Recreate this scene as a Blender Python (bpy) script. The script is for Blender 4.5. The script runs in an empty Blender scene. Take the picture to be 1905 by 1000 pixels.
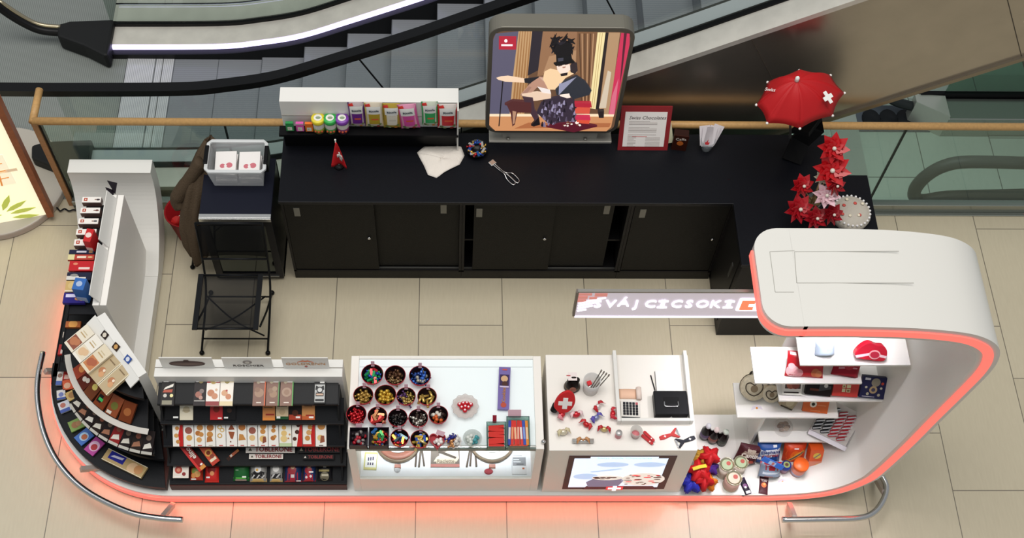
import bpy, bmesh, math, random
from mathutils import Matrix, Vector
R = math.radians
SC = bpy.context.scene
COL = SC.collection
# ---------------------------------------------------------------- camera
CF, CPX, CPY = 2334.22, 892.19, 500.0
PHI, ROLL, YAW = 1.0369, 0.0432, 0.0466
CAM = Vector((0.8233, -5.0495, 7.9374))
def _yaw(v):
    c, s = math.cos(YAW), math.sin(YAW)
    return Vector((v[0]*c+v[1]*s, -v[0]*s+v[1]*c, v[2]))
_X = Vector((1, 0, 0)); _D = Vector((0, -math.sin(PHI), -math.cos(PHI))); _F = Vector((0, math.cos(PHI), -math.sin(PHI)))
_c, _s = math.cos(ROLL), math.sin(ROLL)
CR = _yaw(_c*_X - _s*_D); CD = _yaw(_s*_X + _c*_D); CFW = _yaw(_F)
cam = bpy.data.cameras.new('camera'); camo = bpy.data.objects.new('camera', cam); COL.objects.link(camo)
m = Matrix.Identity(4)
for i in range(3):
    m[i][0] = CR[i]; m[i][1] = -CD[i]; m[i][2] = -CFW[i]; m[i][3] = CAM[i]
camo.matrix_world = m
cam.sensor_width = 36; cam.lens = CF/1905*36; cam.shift_x = (952.5-CPX)/1905; cam.shift_y = 0
cam.clip_end = 200
SC.camera = camo
def ray(px, py): return ((px-CPX)*CR + (py-CPY)*CD + CF*CFW)
def at(px, py, z):                      # the spot at height z that the photograph shows there
    d = ray(px, py); return CAM + d*((z-CAM.z)/d.z)
def atY(px, py, y):
    d = ray(px, py); return CAM + d*((y-CAM.y)/d.y)
def atP(px, py, p0, n):
    d = ray(px, py); p0 = Vector(p0); n = Vector(n); return CAM + d*((p0-CAM).dot(n)/d.dot(n))
# ---------------------------------------------------------------- light
SC.view_settings.view_transform = 'Standard'; SC.view_settings.look = 'None'
SC.view_settings.exposure = 0.0; SC.view_settings.gamma = 1.0; SC.view_settings.use_curve_mapping = False
w = bpy.data.worlds.new('world'); SC.world = w; w.use_nodes = True
w.node_tree.nodes['Background'].inputs[0].default_value = (0.93, 0.97, 1.0, 1); w.node_tree.nodes['Background'].inputs[1].default_value = 0.34
def area(name, loc, target, sx, sy, power, col=(1, 1, 1), spread=180):
    l = bpy.data.lights.new(name, 'AREA'); l.shape = 'RECTANGLE'; l.size = sx; l.size_y = sy; l.energy = power; l.color = col
    l.spread = R(spread)
    o = bpy.data.objects.new(name, l); COL.objects.link(o); o.location = loc
    o.rotation_euler = (Vector(target)-Vector(loc)).to_track_quat('-Z', 'Y').to_euler(); return o
area('hall_ceiling_light', (1.0, -1.6, 17), (1.0, -1.0, 0), 13, 9, 2120, (1.0, 0.97, 0.92))
area('lower_storey_fill', (5.0, 3.2, -.6), (5.0, 3.2, -4.5), 4, 2, 105, (.92, 1.0, .95))  # unseen lamp added to brighten the lower floor
area('hall_ceiling_light', (-6.5, 1.0, 9.5), (0, -0.8, 0), 4, 3, 90, (0.95, 0.97, 1.0))
# ---------------------------------------------------------------- materials
def lin(h):
    if isinstance(h, str):
        h = h.lstrip('#'); h = [int(h[i:i+2], 16)/255 for i in (0, 2, 4)]
    return tuple((c/12.92 if c <= .04045 else ((c+.055)/1.055)**2.4) for c in h)+(1,)
_mc = {}
def M(h, rough=.45, metal=0, emit=0, alpha=1, trans=0, noise=0, scale=40, bump=0, coat=0):
    k = (h, rough, metal, emit, alpha, trans, noise, scale, bump, coat)
    if k in _mc: return _mc[k]
    mt = bpy.data.materials.new('finish_'+str(len(_mc))); mt.use_nodes = True
    nt = mt.node_tree; b = nt.nodes['Principled BSDF']; c = lin(h)
    b.inputs['Base Color'].default_value = c; b.inputs['Roughness'].default_value = rough; b.inputs['Metallic'].default_value = metal
    b.inputs['Alpha'].default_value = alpha; b.inputs['Transmission Weight'].default_value = trans
    b.inputs['Coat Weight'].default_value = coat*(.5 if sum(c[:3]) > .3 else .15)
    b.inputs['Specular IOR Level'].default_value = .5 if metal > .3 else (.35 if sum(c[:3]) > .3 else .16)
    if emit:
        b.inputs['Emission Color'].default_value = c; b.inputs['Emission Strength'].default_value = emit
    if noise or bump:
        tc = nt.nodes.new('ShaderNodeTexCoord'); n = nt.nodes.new('ShaderNodeTexNoise'); n.inputs['Scale'].default_value = scale; n.inputs['Detail'].default_value = 5
        nt.links.new(tc.outputs['Object'], n.inputs['Vector'])
        if noise:
            r = nt.nodes.new('ShaderNodeValToRGB'); r.color_ramp.elements[0].position = .3; r.color_ramp.elements[1].position = .7
            r.color_ramp.elements[0].color = tuple(x*(1-noise) for x in c[:3])+(1,); r.color_ramp.elements[1].color = tuple(min(1, x*(1+noise)) for x in c[:3])+(1,)
            nt.links.new(n.outputs['Fac'], r.inputs[0]); nt.links.new(r.outputs[0], b.inputs['Base Color'])
        if bump:
            bp = nt.nodes.new('ShaderNodeBump'); bp.inputs['Strength'].default_value = bump; bp.inputs['Distance'].default_value = .01
            nt.links.new(n.outputs['Fac'], bp.inputs['Height']); nt.links.new(bp.outputs[0], b.inputs['Normal'])
    _mc[k] = mt; return mt
def glassy(h='d5e4dc', fac=.12, rough=.03):
    k = ('glassy', h, fac, rough)
    if k in _mc: return _mc[k]
    mt = bpy.data.materials.new('pane_glass'); mt.use_nodes = True; nt = mt.node_tree; nt.nodes.clear()
    o = nt.nodes.new('ShaderNodeOutputMaterial'); mx = nt.nodes.new('ShaderNodeMixShader'); t = nt.nodes.new('ShaderNodeBsdfTransparent'); g = nt.nodes.new('ShaderNodeBsdfGlossy')
    t.inputs[0].default_value = lin(h); g.inputs['Roughness'].default_value = rough; g.inputs[0].default_value = (.9, 1, .95, 1)
    mx.inputs[0].default_value = fac
    nt.links.new(t.outputs[0], mx.inputs[1]); nt.links.new(g.outputs[0], mx.inputs[2]); nt.links.new(mx.outputs[0], o.inputs[0])
    _mc[k] = mt; return mt
def lines_mat(name, base, line, period, axis, width=.12, rough=.4, metal=0.0, rot=0):
    mt = bpy.data.materials.new(name); mt.use_nodes = True; nt = mt.node_tree; b = nt.nodes['Principled BSDF']
    tc = nt.nodes.new('ShaderNodeTexCoord'); sp = nt.nodes.new('ShaderNodeSeparateXYZ'); nt.links.new(tc.outputs['Object'], sp.inputs[0])
    d = nt.nodes.new('ShaderNodeMath'); d.operation = 'DIVIDE'; d.inputs[1].default_value = period; nt.links.new(sp.outputs[axis], d.inputs[0])
    fr = nt.nodes.new('ShaderNodeMath'); fr.operation = 'FRACT'; nt.links.new(d.outputs[0], fr.inputs[0])
    lt = nt.nodes.new('ShaderNodeMath'); lt.operation = 'LESS_THAN'; lt.inputs[1].default_value = width; nt.links.new(fr.outputs[0], lt.inputs[0])
    mx = nt.nodes.new('ShaderNodeMix'); mx.data_type = 'RGBA'; mx.inputs[6].default_value = lin(base); mx.inputs[7].default_value = lin(line)
    nt.links.new(lt.outputs[0], mx.inputs[0]); nt.links.new(mx.outputs[2], b.inputs['Base Color'])
    b.inputs['Roughness'].default_value = rough; b.inputs['Metallic'].default_value = metal
    return mt
def tile_mat(name, c1, c2, grout, w, l, x0, y0, gw=.004, rough=.35, shear=True):
    # long tiles in columns of width w; joints of a column shifted by a third against the next
    mt = bpy.data.materials.new(name); mt.use_nodes = True; nt = mt.node_tree; b = nt.nodes['Principled BSDF']
    def math_(op, a, bb=None):
        n = nt.nodes.new('ShaderNodeMath'); n.operation = op
        for i, q in enumerate((a, bb)):
            if q is None: continue
            if isinstance(q, (int, float)): n.inputs[i].default_value = q
            else: nt.links.new(q, n.inputs[i])
        return n.outputs[0]
    tc = nt.nodes.new('ShaderNodeTexCoord'); sp = nt.nodes.new('ShaderNodeSeparateXYZ'); nt.links.new(tc.outputs['Object'], sp.inputs[0])
    u = math_('DIVIDE', math_('SUBTRACT', sp.outputs[0], x0), w)
    k = math_('FLOOR', u); fu = math_('FRACT', u)
    # column k joint row offset: (k*2 mod 3)/3
    off = math_('DIVIDE', math_('FLOORED_MODULO', math_('MULTIPLY', k, 2), 3), 3) if shear else 0
    v = math_('SUBTRACT', math_('DIVIDE', math_('SUBTRACT', sp.outputs[1], y0), l), off)
    fv = math_('FRACT', v); kv = math_('FLOOR', v)
    e1 = math_('LESS_THAN', fu, gw/w); e2 = math_('LESS_THAN', fv, gw/l)
    g = math_('MAXIMUM', e1, e2)
    cb = nt.nodes.new('ShaderNodeCombineXYZ'); nt.links.new(k, cb.inputs[0]); nt.links.new(kv, cb.inputs[1])
    wn = nt.nodes.new('ShaderNodeTexWhiteNoise'); nt.links.new(cb.outputs[0], wn.inputs['Vector'])
    mp = nt.nodes.new('ShaderNodeMapping'); mp.inputs['Scale'].default_value = (70, 9, 1); nt.links.new(tc.outputs['Object'], mp.inputs[0])
    n = nt.nodes.new('ShaderNodeTexNoise'); n.inputs['Scale'].default_value = 1.0; n.inputs['Detail'].default_value = 6; nt.links.new(mp.outputs[0], n.inputs['Vector'])
    f = math_('ADD', math_('MULTIPLY', wn.outputs[0], .35), math_('MULTIPLY', n.outputs['Fac'], .65))
    mx = nt.nodes.new('ShaderNodeMix'); mx.data_type = 'RGBA'; mx.inputs[6].default_value = lin(c1); mx.inputs[7].default_value = lin(c2); nt.links.new(f, mx.inputs[0])
    m2 = nt.nodes.new('ShaderNodeMix'); m2.data_type = 'RGBA'; m2.inputs[7].default_value = lin(grout); nt.links.new(mx.outputs[2], m2.inputs[6]); nt.links.new(g, m2.inputs[0])
    nt.links.new(m2.outputs[2], b.inputs['Base Color']); b.inputs['Roughness'].default_value = rough
    return mt
# ---------------------------------------------------------------- mesh helper
I4 = Matrix.Identity(4)
def T(x=0, y=0, z=0): return Matrix.Translation((x, y, z))
def RX(a): return Matrix.Rotation(R(a), 4, 'X')
def RY(a): return Matrix.Rotation(R(a), 4, 'Y')
def RZ(a): return Matrix.Rotation(R(a), 4, 'Z')
def S3(x, y, z): return Matrix.Diagonal((x, y, z, 1))
class MB:
    def __init__(s): s.v = []; s.f = []; s.mi = []; s.sm = []
    def add(s, vs, fs, m=0, sm=False, X=None):
        o = len(s.v)
        for p in vs: s.v.append((X @ Vector(p)) if X is not None else Vector(p))
        for f in fs: s.f.append([o+i for i in f]); s.mi.append(m); s.sm.append(sm)
        return s
    def box(s, x0, x1, y0, y1, z0, z1, m=0, X=None):
        vs = [(x, y, z) for z in (z0, z1) for y in (y0, y1) for x in (x0, x1)]
        return s.add(vs, [(0, 2, 3, 1), (4, 5, 7, 6), (0, 1, 5, 4), (2, 6, 7, 3), (0, 4, 6, 2), (1, 3, 7, 5)], m, False, X)
    def prism(s, pts, z0, z1, m=0, X=None, sm=False):
        ar = sum(pts[i][0]*pts[(i+1) % len(pts)][1]-pts[(i+1) % len(pts)][0]*pts[i][1] for i in range(len(pts)))
        if ar < 0: pts = pts[::-1]
        n = len(pts)
        vs = [(p[0], p[1], z0) for p in pts]+[(p[0], p[1], z1) for p in pts]
        s.add(vs, [tuple(range(n-1, -1, -1)), tuple(range(n, 2*n))], m, False, X)
        o = len(s.v)-2*n
        for i in range(n):
            j = (i+1) % n; s.f.append([o+i, o+j, o+n+j, o+n+i]); s.mi.append(m); s.sm.append(sm)
        return s
    def lathe(s, prof, n=24, m=0, X=None, sm=True, sx=1, sy=1, cap=True):
        vs = []; fs = []
        for r, z in prof:
            for i in range(n): a = 2*math.pi*i/n; vs.append((r*math.cos(a)*sx, r*math.sin(a)*sy, z))
        for k in range(len(prof)-1):
            for i in range(n):
                j = (i+1) % n; fs.append((k*n+i, k*n+j, (k+1)*n+j, (k+1)*n+i))
        if cap and prof[0][0] > 1e-5: fs.append(tuple(range(n-1, -1, -1)))
        if cap and prof[-1][0] > 1e-5: k = (len(prof)-1)*n; fs.append(tuple(range(k, k+n)))
        return s.add(vs, fs, m, sm, X)
    def cyl(s, r, z0, z1, n=20, m=0, X=None, sm=True): return s.lathe([(r, z0), (r, z1)], n, m, X, sm)
    def ball(s, c, r, m=0, X=None, n=12):
        if not hasattr(r, '__len__'): r = (r, r, r)
        k = max(5, n//2+1)
        XX = (X if X is not None else I4) @ T(*c) @ S3(*r)
        return s.lathe([(max(1e-6, math.sin(math.pi*i/k)), -math.cos(math.pi*i/k)) for i in range(k+1)], n, m, XX)
    def tube(s, pts, r, n=8, m=0, X=None, closed=False):
        pts = [Vector(p) for p in pts]; N = len(pts); vs = []; fs = []
        rr = r if hasattr(r, '__len__') else [r]*N
        up = None
        for i, p in enumerate(pts):
            if closed: d = pts[(i+1) % N]-pts[i-1]
            else: d = pts[min(N-1, i+1)]-pts[max(0, i-1)]
            d.normalize()
            if up is None: up = Vector((0, 0, 1)) if abs(d.z) < .9 else Vector((1, 0, 0))
            a = up-d*up.dot(d)
            if a.length < 1e-4: a = d.orthogonal()
            a.normalize(); b = d.cross(a); up = a
            for k in range(n): t = 2*math.pi*k/n; vs.append(p+(a*math.cos(t)+b*math.sin(t))*rr[i])
        L = N if closed else N-1
        for i in range(L):
            for k in range(n):
                q = (k+1) % n; j = (i+1) % N; fs.append((i*n+k, i*n+q, j*n+q, j*n+k))
        if not closed: fs.append(tuple(range(n-1, -1, -1))); fs.append(tuple(range((N-1)*n, N*n)))
        return s.add(vs, fs, m, True, X)
    def bar(s, pts, w, h, m=0, X=None, up=(0, 0, 1), closed=False):   # rectangular section swept along a path
        pts = [Vector(p) for p in pts]; N = len(pts); vs = []; fs = []; up = Vector(up)
        for i, p in enumerate(pts):
            if closed: d = pts[(i+1) % N]-pts[i-1]
            else: d = pts[min(N-1, i+1)]-pts[max(0, i-1)]
            d.normalize(); sd = d.cross(up); sd.normalize(); u = sd.cross(d)
            for a, b in ((-1, -1), (1, -1), (1, 1), (-1, 1)): vs.append(p+sd*a*w/2+u*b*h/2)
        for i in range(N if closed else N-1):
            j = (i+1) % N
            for k in range(4): q = (k+1) % 4; fs.append((i*4+k, i*4+q, j*4+q, j*4+k))
        if not closed: fs.append((3, 2, 1, 0)); fs.append(tuple((N-1)*4+k for k in range(4)))
        return s.add(vs, fs, m, False, X)
    def grid(s, fn, nu, nv, m=0, X=None, sm=True):
        vs = [fn(i/nu, j/nv) for j in range(nv+1) for i in range(nu+1)]
        fs = [(j*(nu+1)+i, j*(nu+1)+i+1, (j+1)*(nu+1)+i+1, (j+1)*(nu+1)+i) for j in range(nv) for i in range(nu)]
        return s.add(vs, fs, m, sm, X)
    def build(s, name, mats, parent=None, X=None, bevel=0, seg=2, solid=0, sub=0):
        if not isinstance(mats, (list, tuple)): mats = [mats]
        me = bpy.data.meshes.new(name); me.from_pydata([tuple(p) for p in s.v], [], s.f)
        for mt in mats: me.materials.append(mt)
        for p, mi, sm in zip(me.polygons, s.mi, s.sm): p.material_index = mi; p.use_smooth = sm
        bm = bmesh.new(); bm.from_mesh(me); bmesh.ops.recalc_face_normals(bm, faces=bm.faces); bm.to_mesh(me); bm.free()
        o = bpy.data.objects.new(name, me); COL.objects.link(o)
        if X is not None: o.matrix_world = X
        if parent is not None: o.parent = parent
        if solid: q = o.modifiers.new('solid', 'SOLIDIFY'); q.thickness = solid; q.offset = 0
        if sub: q = o.modifiers.new('sub', 'SUBSURF'); q.levels = sub; q.render_levels = sub
        if bevel: q = o.modifiers.new('bevel', 'BEVEL'); q.width = bevel; q.segments = seg; q.limit_method = 'ANGLE'; q.angle_limit = R(40)
        return o
def tag(o, label, cat, group=None):
    o['label'] = label; o['category'] = cat
    if group: o['group'] = group
    return o
def struct(o): o['kind'] = 'structure'; return o
def thing(name, label, cat, X=None, group=None):
    o = bpy.data.objects.new(name, None); COL.objects.link(o); o.empty_display_size = .05
    if X is not None: o.matrix_world = X
    return tag(o, label, cat, group)
def dup(o, X=None, label=None, group=None):
    c = o.copy(); COL.objects.link(c)
    if X is not None: c.matrix_world = X
    if label: c['label'] = label
    if group: c['group'] = group
    for ch in list(o.children):
        d = ch.copy(); COL.objects.link(d); d.parent = c
        for g in ch.children:
            e = g.copy(); COL.objects.link(e); e.parent = d
    return c
def text(s, size, name, mat, parent, X, depth=.0015, sx=1, align='CENTER', bold=.0, shear=0):
    cu = bpy.data.curves.new('lettering', 'FONT'); cu.body = s; cu.size = size; cu.extrude = depth; cu.align_x = align; cu.align_y = 'CENTER'; cu.offset = bold; cu.shear = shear
    cu.resolution_u = 2
    ob = bpy.data.objects.new('lettering', cu); COL.objects.link(ob)
    dg = bpy.context.evaluated_depsgraph_get(); me = bpy.data.meshes.new_from_object(ob.evaluated_get(dg))
    bpy.data.objects.remove(ob); bpy.data.curves.remove(cu)
    me.transform(X @ S3(sx, 1, 1)); me.materials.clear(); me.materials.append(mat)
    o = bpy.data.objects.new(name, me); COL.objects.link(o)
    if parent is not None: o.parent = parent
    return o
def rrect(x0, x1, y0, y1, r, n=6):
    pts = []
    for cx, cy, a0 in ((x1-r, y1-r, 0), (x0+r, y1-r, 90), (x0+r, y0+r, 180), (x1-r, y0+r, 270)):
        for i in range(n+1): a = R(a0+90*i/n); pts.append((cx+r*math.cos(a), cy+r*math.sin(a)))
    return pts
def circ(cx, cy, r, n=20, ry=None):
    return [(cx+r*math.cos(2*math.pi*i/n), cy+(ry or r)*math.sin(2*math.pi*i/n)) for i in range(n)]
def cross_pts(cx, cy, a, t, rot=0):
    p = [(-t, -a), (t, -a), (t, -t), (a, -t), (a, t), (t, t), (t, a), (-t, a), (-t, t), (-a, t), (-a, -t), (-t, -t)]
    c, s = math.cos(R(rot)), math.sin(R(rot)); return [(cx+x*c-y*s, cy+x*s+y*c) for x, y in p]
def spline(pts, n=8):
    pts = [Vector(p) for p in pts]; out = []
    for i in range(len(pts)-1):
        p0 = pts[max(0, i-1)]; p1 = pts[i]; p2 = pts[i+1]; p3 = pts[min(len(pts)-1, i+2)]
        for k in range(n):
            t = k/n
            out.append(.5*((2*p1)+(p2-p0)*t+(2*p0-5*p1+4*p2-p3)*t*t+(3*p1-p0-3*p2+p3)*t**3))
    out.append(pts[-1]); return out
WHITE = M('e4e2dd', .32); STEEL = M('b5b4ae', .28, .9); BLACK = M('101013', .35, noise=.15, scale=200); SWHITE = M('f3f2ee', .3)
DARK = M('0d0d0f', .5); CHROME = M('d2d2d2', .18, 1.0)
# ================================================================ SETTING
FLOOR = tile_mat('beige_floor_tile', 'b3a890', 'c6bca4', '6e665a', .6, 1.248, 0, .832, .006, .38)
struct(MB().box(-7, 7, -7, .235, -.3, 0).build('floor', FLOOR))
LFL = tile_mat('lower_floor_tile', '97a49b', 'a8b4aa', '58615c', .9, 1.8, 0.3, 0, .012, .25)
struct(MB().box(-4, 16, .3, 16, -4.7, -4.5).build('floor_lower', LFL))
PLATE = lines_mat('ribbed_landing_plate', '8a8f8b', '767b78', .016, 0, .45, .45, .25)
struct(MB().box(-7, -1.79, .235, 6, -.3, -.001).build('floor_landing', PLATE))
struct(MB().box(-1.79, 8, 2.55, 7, -.3, -.001).build('floor_far', M('9aa097', .35, .3)))
# low steel kerb under the glass guard
struct(MB().box(-1.99, 7, .145, .2, 0, .1).box(2.6, 7, .115, .145, 0, .012).build('trim_1', M('9fa39c', .25, .85), bevel=.004))
# ---------------------------------------------------------------- wooden rail and glass guard
WOOD = M('bf9660', .45, noise=.1, scale=60)
t = thing('guard_rail', 'round wooden handrail on a glass guard running behind the black counter', 'railing', T(-2.01, .172, 0))
p = [(0, 0, 1.05), (9, 0, 1.05)]
MB().tube(p, .027, 14).build('handrail', WOOD, t)
MB().tube([(0, -.012, 1.05), (0, .27, 1.05)], .026, 14).build('corner_rail', WOOD, t)
MB().bar([(-.005, .02, 0), (-.005, .02, 1.04)], .04, .03, up=(0, 1, 0)).build('post', M('b4855a', .5, noise=.1, scale=50), t)
MB().box(.02, .032, .015, .045, 0, 1.03).build('post_edge', DARK, t)
GL = glassy('eaf2ee', .06)
for a, b in ((.04, 1.28), (1.3, 2.9), (2.92, 4.4), (4.42, 5.99), (6.0, 9)):
    MB().box(a, b, .0, .012, .09, 1.025).build('glass_panel', GL, t)
for a in (1.29, 2.91, 4.41, 5.995):
    MB().box(a-.006, a+.006, -.002, .014, .09, 1.025).build('panel_joint', M('2c3532', .5), t)
# ---------------------------------------------------------------- escalator
PRO = [(-1.93, .1), (-1.07, .116), (-.72, .165), (-.368, .253), (.029, .43), (.561, .68), (.87, .84), (2.07, 1.47), (2.95, 1.97), (4.5, 2.86), (6.2, 3.83)]
def prof(x):
    for (a, za), (b, zb) in zip(PRO, PRO[1:]):
        if x <= b: return za+(zb-za)*max(0, (x-a))/(b-a)
    return PRO[-1][1]
PS = [Vector((q.x, 0, q.z)) for q in spline([(x, 0, z) for x, z in PRO], 6)]
t = thing('escalator', 'grey escalator with ribbed treads rising to the right behind the glass guard', 'escalator', T(0, 0, 0))
BR = M('d8d3ca', .32, .35, noise=.08, scale=8)
def strip(y0, y1, up0, up1, x0=-9, x1=9):
    mb = MB(); q = [p_ for p_ in PS if x0 <= p_.x <= x1]
    mb.add([(p_.x, y, p_.z+u) for p_ in q for y, u in ((y0, up0), (y1, up0), (y1, up1), (y0, up1))],
           [(i*4+k, i*4+(k+1) % 4, i*4+4+(k+1) % 4, i*4+4+k) for i in range(len(q)-1) for k in range(4)]+[(0, 1, 2, 3), tuple((len(q)-1)*4+k for k in (3, 2, 1, 0))])
    return mb
BLK = M('0b0b0d', .4)
strip(1.665, 1.85, -.05, 0).build('far_deck', BR, t)
strip(1.648, 1.666, -.045, -.008).build('light_strip', M('cfc4ff', .5, emit=3.2), t)
strip(1.6, 1.66, -.34, -.05).build('far_skirt', M('141517', .35), t)
strip(1.85, 1.885, -.02, .03).build('far_glass_base', BLK, t)
strip(1.862, 1.874, .02, .85).build('far_glass', glassy('e6ece8', .08), t)
strip(1.885, 2.3, -.04, -.01).build('outer_far_deck', BR, t)
strip(2.1, 2.112, -.012, -.006).build('far_seam', BLK, t)
strip(.5, .62, -.05, 0).build('near_inner_deck', M('c3c5ca', .35, .35), t)
strip(.455, .5, -.03, .015).build('near_glass_base', BLK, t)
strip(.28, .455, -.045, 0).build('near_deck', BR, t)
strip(.472, .484, .0, .88).build('near_glass', glassy('f2f6f4', .04), t)
strip(.44, .515, .875, .935).build('near_handrail', M('121315', .42), t)
strip(1.83, 1.905, .875, .935).build('far_handrail', M('121315', .42), t)
strip(.62, .68, -.34, -.05).build('near_skirt', M('141517', .35), t)
# handrail carries on level to the left of the newel
MB().box(-2.9, -1.93, .44, .515, .975, 1.035).build('level_handrail', M('121315', .42), t)
for y in (1.7, .5):     # rubber inlet boxes and the newel handrail curling into them
    f = -1 if y > 1 else 1
    MB().prism([(-2.35, y+.12), (-2.33, y+.0), (-2.1, y-.1), (-1.93, y-.2 if y > 1 else y-.12), (-1.9, y-.2 if y > 1 else y-.12), (-1.9, y+.18), (-2.25, y+.16)], 0, .16).build('inlet_box', M('1d1e1f', .55), t, bevel=.02)
MB().tube(spline([(-2.32, 1.77, .12), (-2.52, 1.77, .17), (-2.75, 1.8, .4), (-2.85, 1.8, .75)], 6), .035, 10).build('newel_handrail', M('141416', .4), t)
MB().tube(spline([(-2.32, 1.8, .15), (-2.52, 1.8, .2), (-2.74, 1.83, .42)], 6), .018, 8).build('newel_guide', M('a99f88', .3, .8), t)
COMB = lines_mat('comb_plate', 'd2d2d6', 'a9abb0', .014, 0, .45, .35, .3)
MB().box(-1.785, -1.41, .69, 1.6, -.05, .004).build('comb_plate', COMB, t)
for x in (-1.79, -1.56, -1.5): MB().box(x, x+.006, .69, 1.6, .0, .006).build('comb_seam', M('4a4c4d', .5), t)
TREAD = lines_mat('ribbed_tread', '7f8288', '777a80', .02, 1, .45, .5, .15)
x = -1.41; k = 0
while x < 5.4:
    z = max(0.0, prof(x+.2)-.19)
    if x < -.8: z = 0.0
    MB().box(x, x+.3548, .69, 1.6, z-.35, z, 0).box(x, x+.006, .69, 1.6, z-.002, z+.001, 1).build('step', [TREAD, M('55585d', .5)], t)
    x += .355
# outer cladding panel
CLAD = M('b0a89d', .28, .9, noise=.05, scale=5)
top = [(p_.x, p_.z-.045) for p_ in PS if p_.x >= -1.9]
bot = [(6.2, 2.65), (3.54, 1.05), (1.8, .0), (1.75, -.3), (-1.9, -.3)]
MB().prism([(a, b) for a, b in top]+bot, -.28, -.3, X=RX(90)).build('cladding', CLAD, t)
MB().prism([(6.2, 2.62), (3.54, 1.02), (1.84, 0), (1.8, -.3), (1.75, -.3), (1.8, .0), (3.54, 1.06), (6.2, 2.66)], -.26, -.31, X=RX(90)).build('cladding_edge', M('8c8375', .35, .9), t)
for xa in (2.75, 4.05):
    za = prof(xa)-.045
    MB().bar([(xa, .279, za), (xa+.62, .279, za-1.1)], .006, .004, up=(0, 1, 0)).build('cladding_seam', M('4b443c', .5), t)
for xa in (.2, 1.72):
    za = prof(xa)
    MB().bar([(xa, .47, za+.87), (xa+.42, .47, za-.0)], .008, .01, up=(0, 1, 0)).build('glass_joint', BLK, t)
text('OTIS', .1, 'raised_lettering', M('e4e4e4', .4), t, T(-1.66, .56, .006) @ RZ(-90), .001)
for i in range(4):
    MB().cyl(.032, .0, .012, 18, 0, T(-1.78+i*.085, .36, .105)).build('safety_sticker', M(['24508f', '24508f', 'b8b4ae', '24508f'][i], .4), t)
# ---------------------------------------------------------------- lower storey escalator, far below
LZ = -4.5
t = thing('lower_escalator', 'lower escalator landing seen through the glass guard at right, one storey down', 'escalator', T(0, 0, 0))
q = [at(*p_, LZ+.3) for p_ in ((1765, 221), (1765, 205), (1765, 196))]
yd = at(1765, 219, LZ+.1).y
def lx(px, py, y): return atY(px, py, y)
a = at(1703, 194, LZ+.35); b_ = at(1765, 219, LZ+.35); c_ = at(1905, 206, LZ+.35)
STL = M('a9aba4', .25, .9)
xr = c_.x+4
MB().box(b_.x, xr, b_.y-.02, b_.y+.3, LZ, LZ+.35).build('deck', STL, t, bevel=.01)
MB().prism([(a.x, a.y), (b_.x, b_.y-.02), (b_.x, b_.y+.3), (a.x, a.y+.12)], LZ, LZ+.4).build('inlet_box', M('b9bbb2', .35, .6), t)
MB().box(b_.x-.3, xr, b_.y+.31, b_.y+.36, LZ, LZ+.42).build('glass_base', BLK, t)
MB().box(b_.x, xr, b_.y+.33, b_.y+.345, LZ+.4, LZ+1.2).build('glass', glassy('b9d0c2', .12), t)
hp = [(a.x, a.y+.05, LZ+.25), (a.x-.3, a.y+.1, LZ+.35), (a.x-.62, a.y+.2, LZ+.75), (a.x-.68, a.y+.2, LZ+1.0), (a.x-.5, a.y+.2, LZ+1.25), (a.x, a.y+.2, LZ+1.33), (xr, a.y+.2, LZ+1.33)]
MB().tube(spline(hp, 5), .06, 10).build('handrail', M('26292a', .4), t)
yn = at(1905, 300, LZ+1.2).y
loop = [(1905, 303), (1800, 301), (1755, 309), (1722, 328), (1703, 350), (1702, 366), (1718, 372), (1760, 366), (1830, 364), (1905, 362)]
MB().tube(spline([atY(px, py, yn) for px, py in loop], 5), .075, 10).build('near_handrail', M('3c4040', .4), t)
g0 = at(1560, 350, LZ); 
m0 = at(1588, 197, LZ); m1 = at(1740, 222, LZ)
tag(MB().box(m0.x, m1.x+.2, m1.y-.2, m0.y, LZ, LZ+.015, 0).box(m0.x-.35, m0.x, m1.y-4, m0.y, LZ, LZ+.012, 1).build('floor_mat', [M('4b5058', .6), M('8c938d', .4)]), 'dark floor mat on the lower storey in front of the lower escalator', 'mat')
for i in range(3):  # dark reflections and shade on the mat, laid on as oval discs
    c0 = at(1618+i*32, 212, LZ)
    tag(MB().lathe([(.16, 0), (.15, .02)], 16, sx=.75).build('mat_shade', M('15171a', .5), X=T(c0.x, c0.y-.1, LZ+.015)), 'dark oval shade spot on the grey mat of the lower storey', 'disc', 'dark oval shade spots on the lower floor mat')
# ---------------------------------------------------------------- lit map stand at far left
t = thing('map_stand', 'lit yellowish map stand with wooden frame on a round grey base at far left', 'sign', T(-2.57, .36, 0))
MB().prism(circ(0, 0, .5, 48), 0, .07, sm=False).build('base', M('b1aba2', .4), t, bevel=.012)
PX = T(.41, -.305, .07)
# the panel leans back; local x along its width, y up the panel
fr = PX @ RZ(13) @ RX(88)
MB().prism([(-.9, 0), (.0, 0), (.0, 1.5), (-.9, 1.5)], -.05, 0, X=fr).build('light_panel', M('f6f0cf', .4, emit=.75), t)
MB().bar([(.022, -.01, -.02), (.022, 1.5, -.02)], .045, .09, X=fr, up=(0, 0, 1)).build('frame', M('9c5a38', .45, noise=.15, scale=30), t)
lf = MB()
for cx, cy, an in ((-.26, .12, 28), (-.24, .09, 6), (-.3, .09, 172), (-.28, .14, 60), (-.31, .13, 145), (-.24, .04, -8)):
    pts = [(0, 0), (.06, .022), (.12, .02), (.19, 0), (.12, -.022), (.05, -.02)]
    lf.prism(pts, .001, .003, X=fr @ T(cx, cy, 0) @ RZ(an))
lf.build('leaf_motif', M('b9c558', .5, emit=.5), t)
fr = fr @ T(-.3, .0, 0)
mp = MB().box(-.35, .2, .42, .75, .001, .002, 0, fr)
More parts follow.
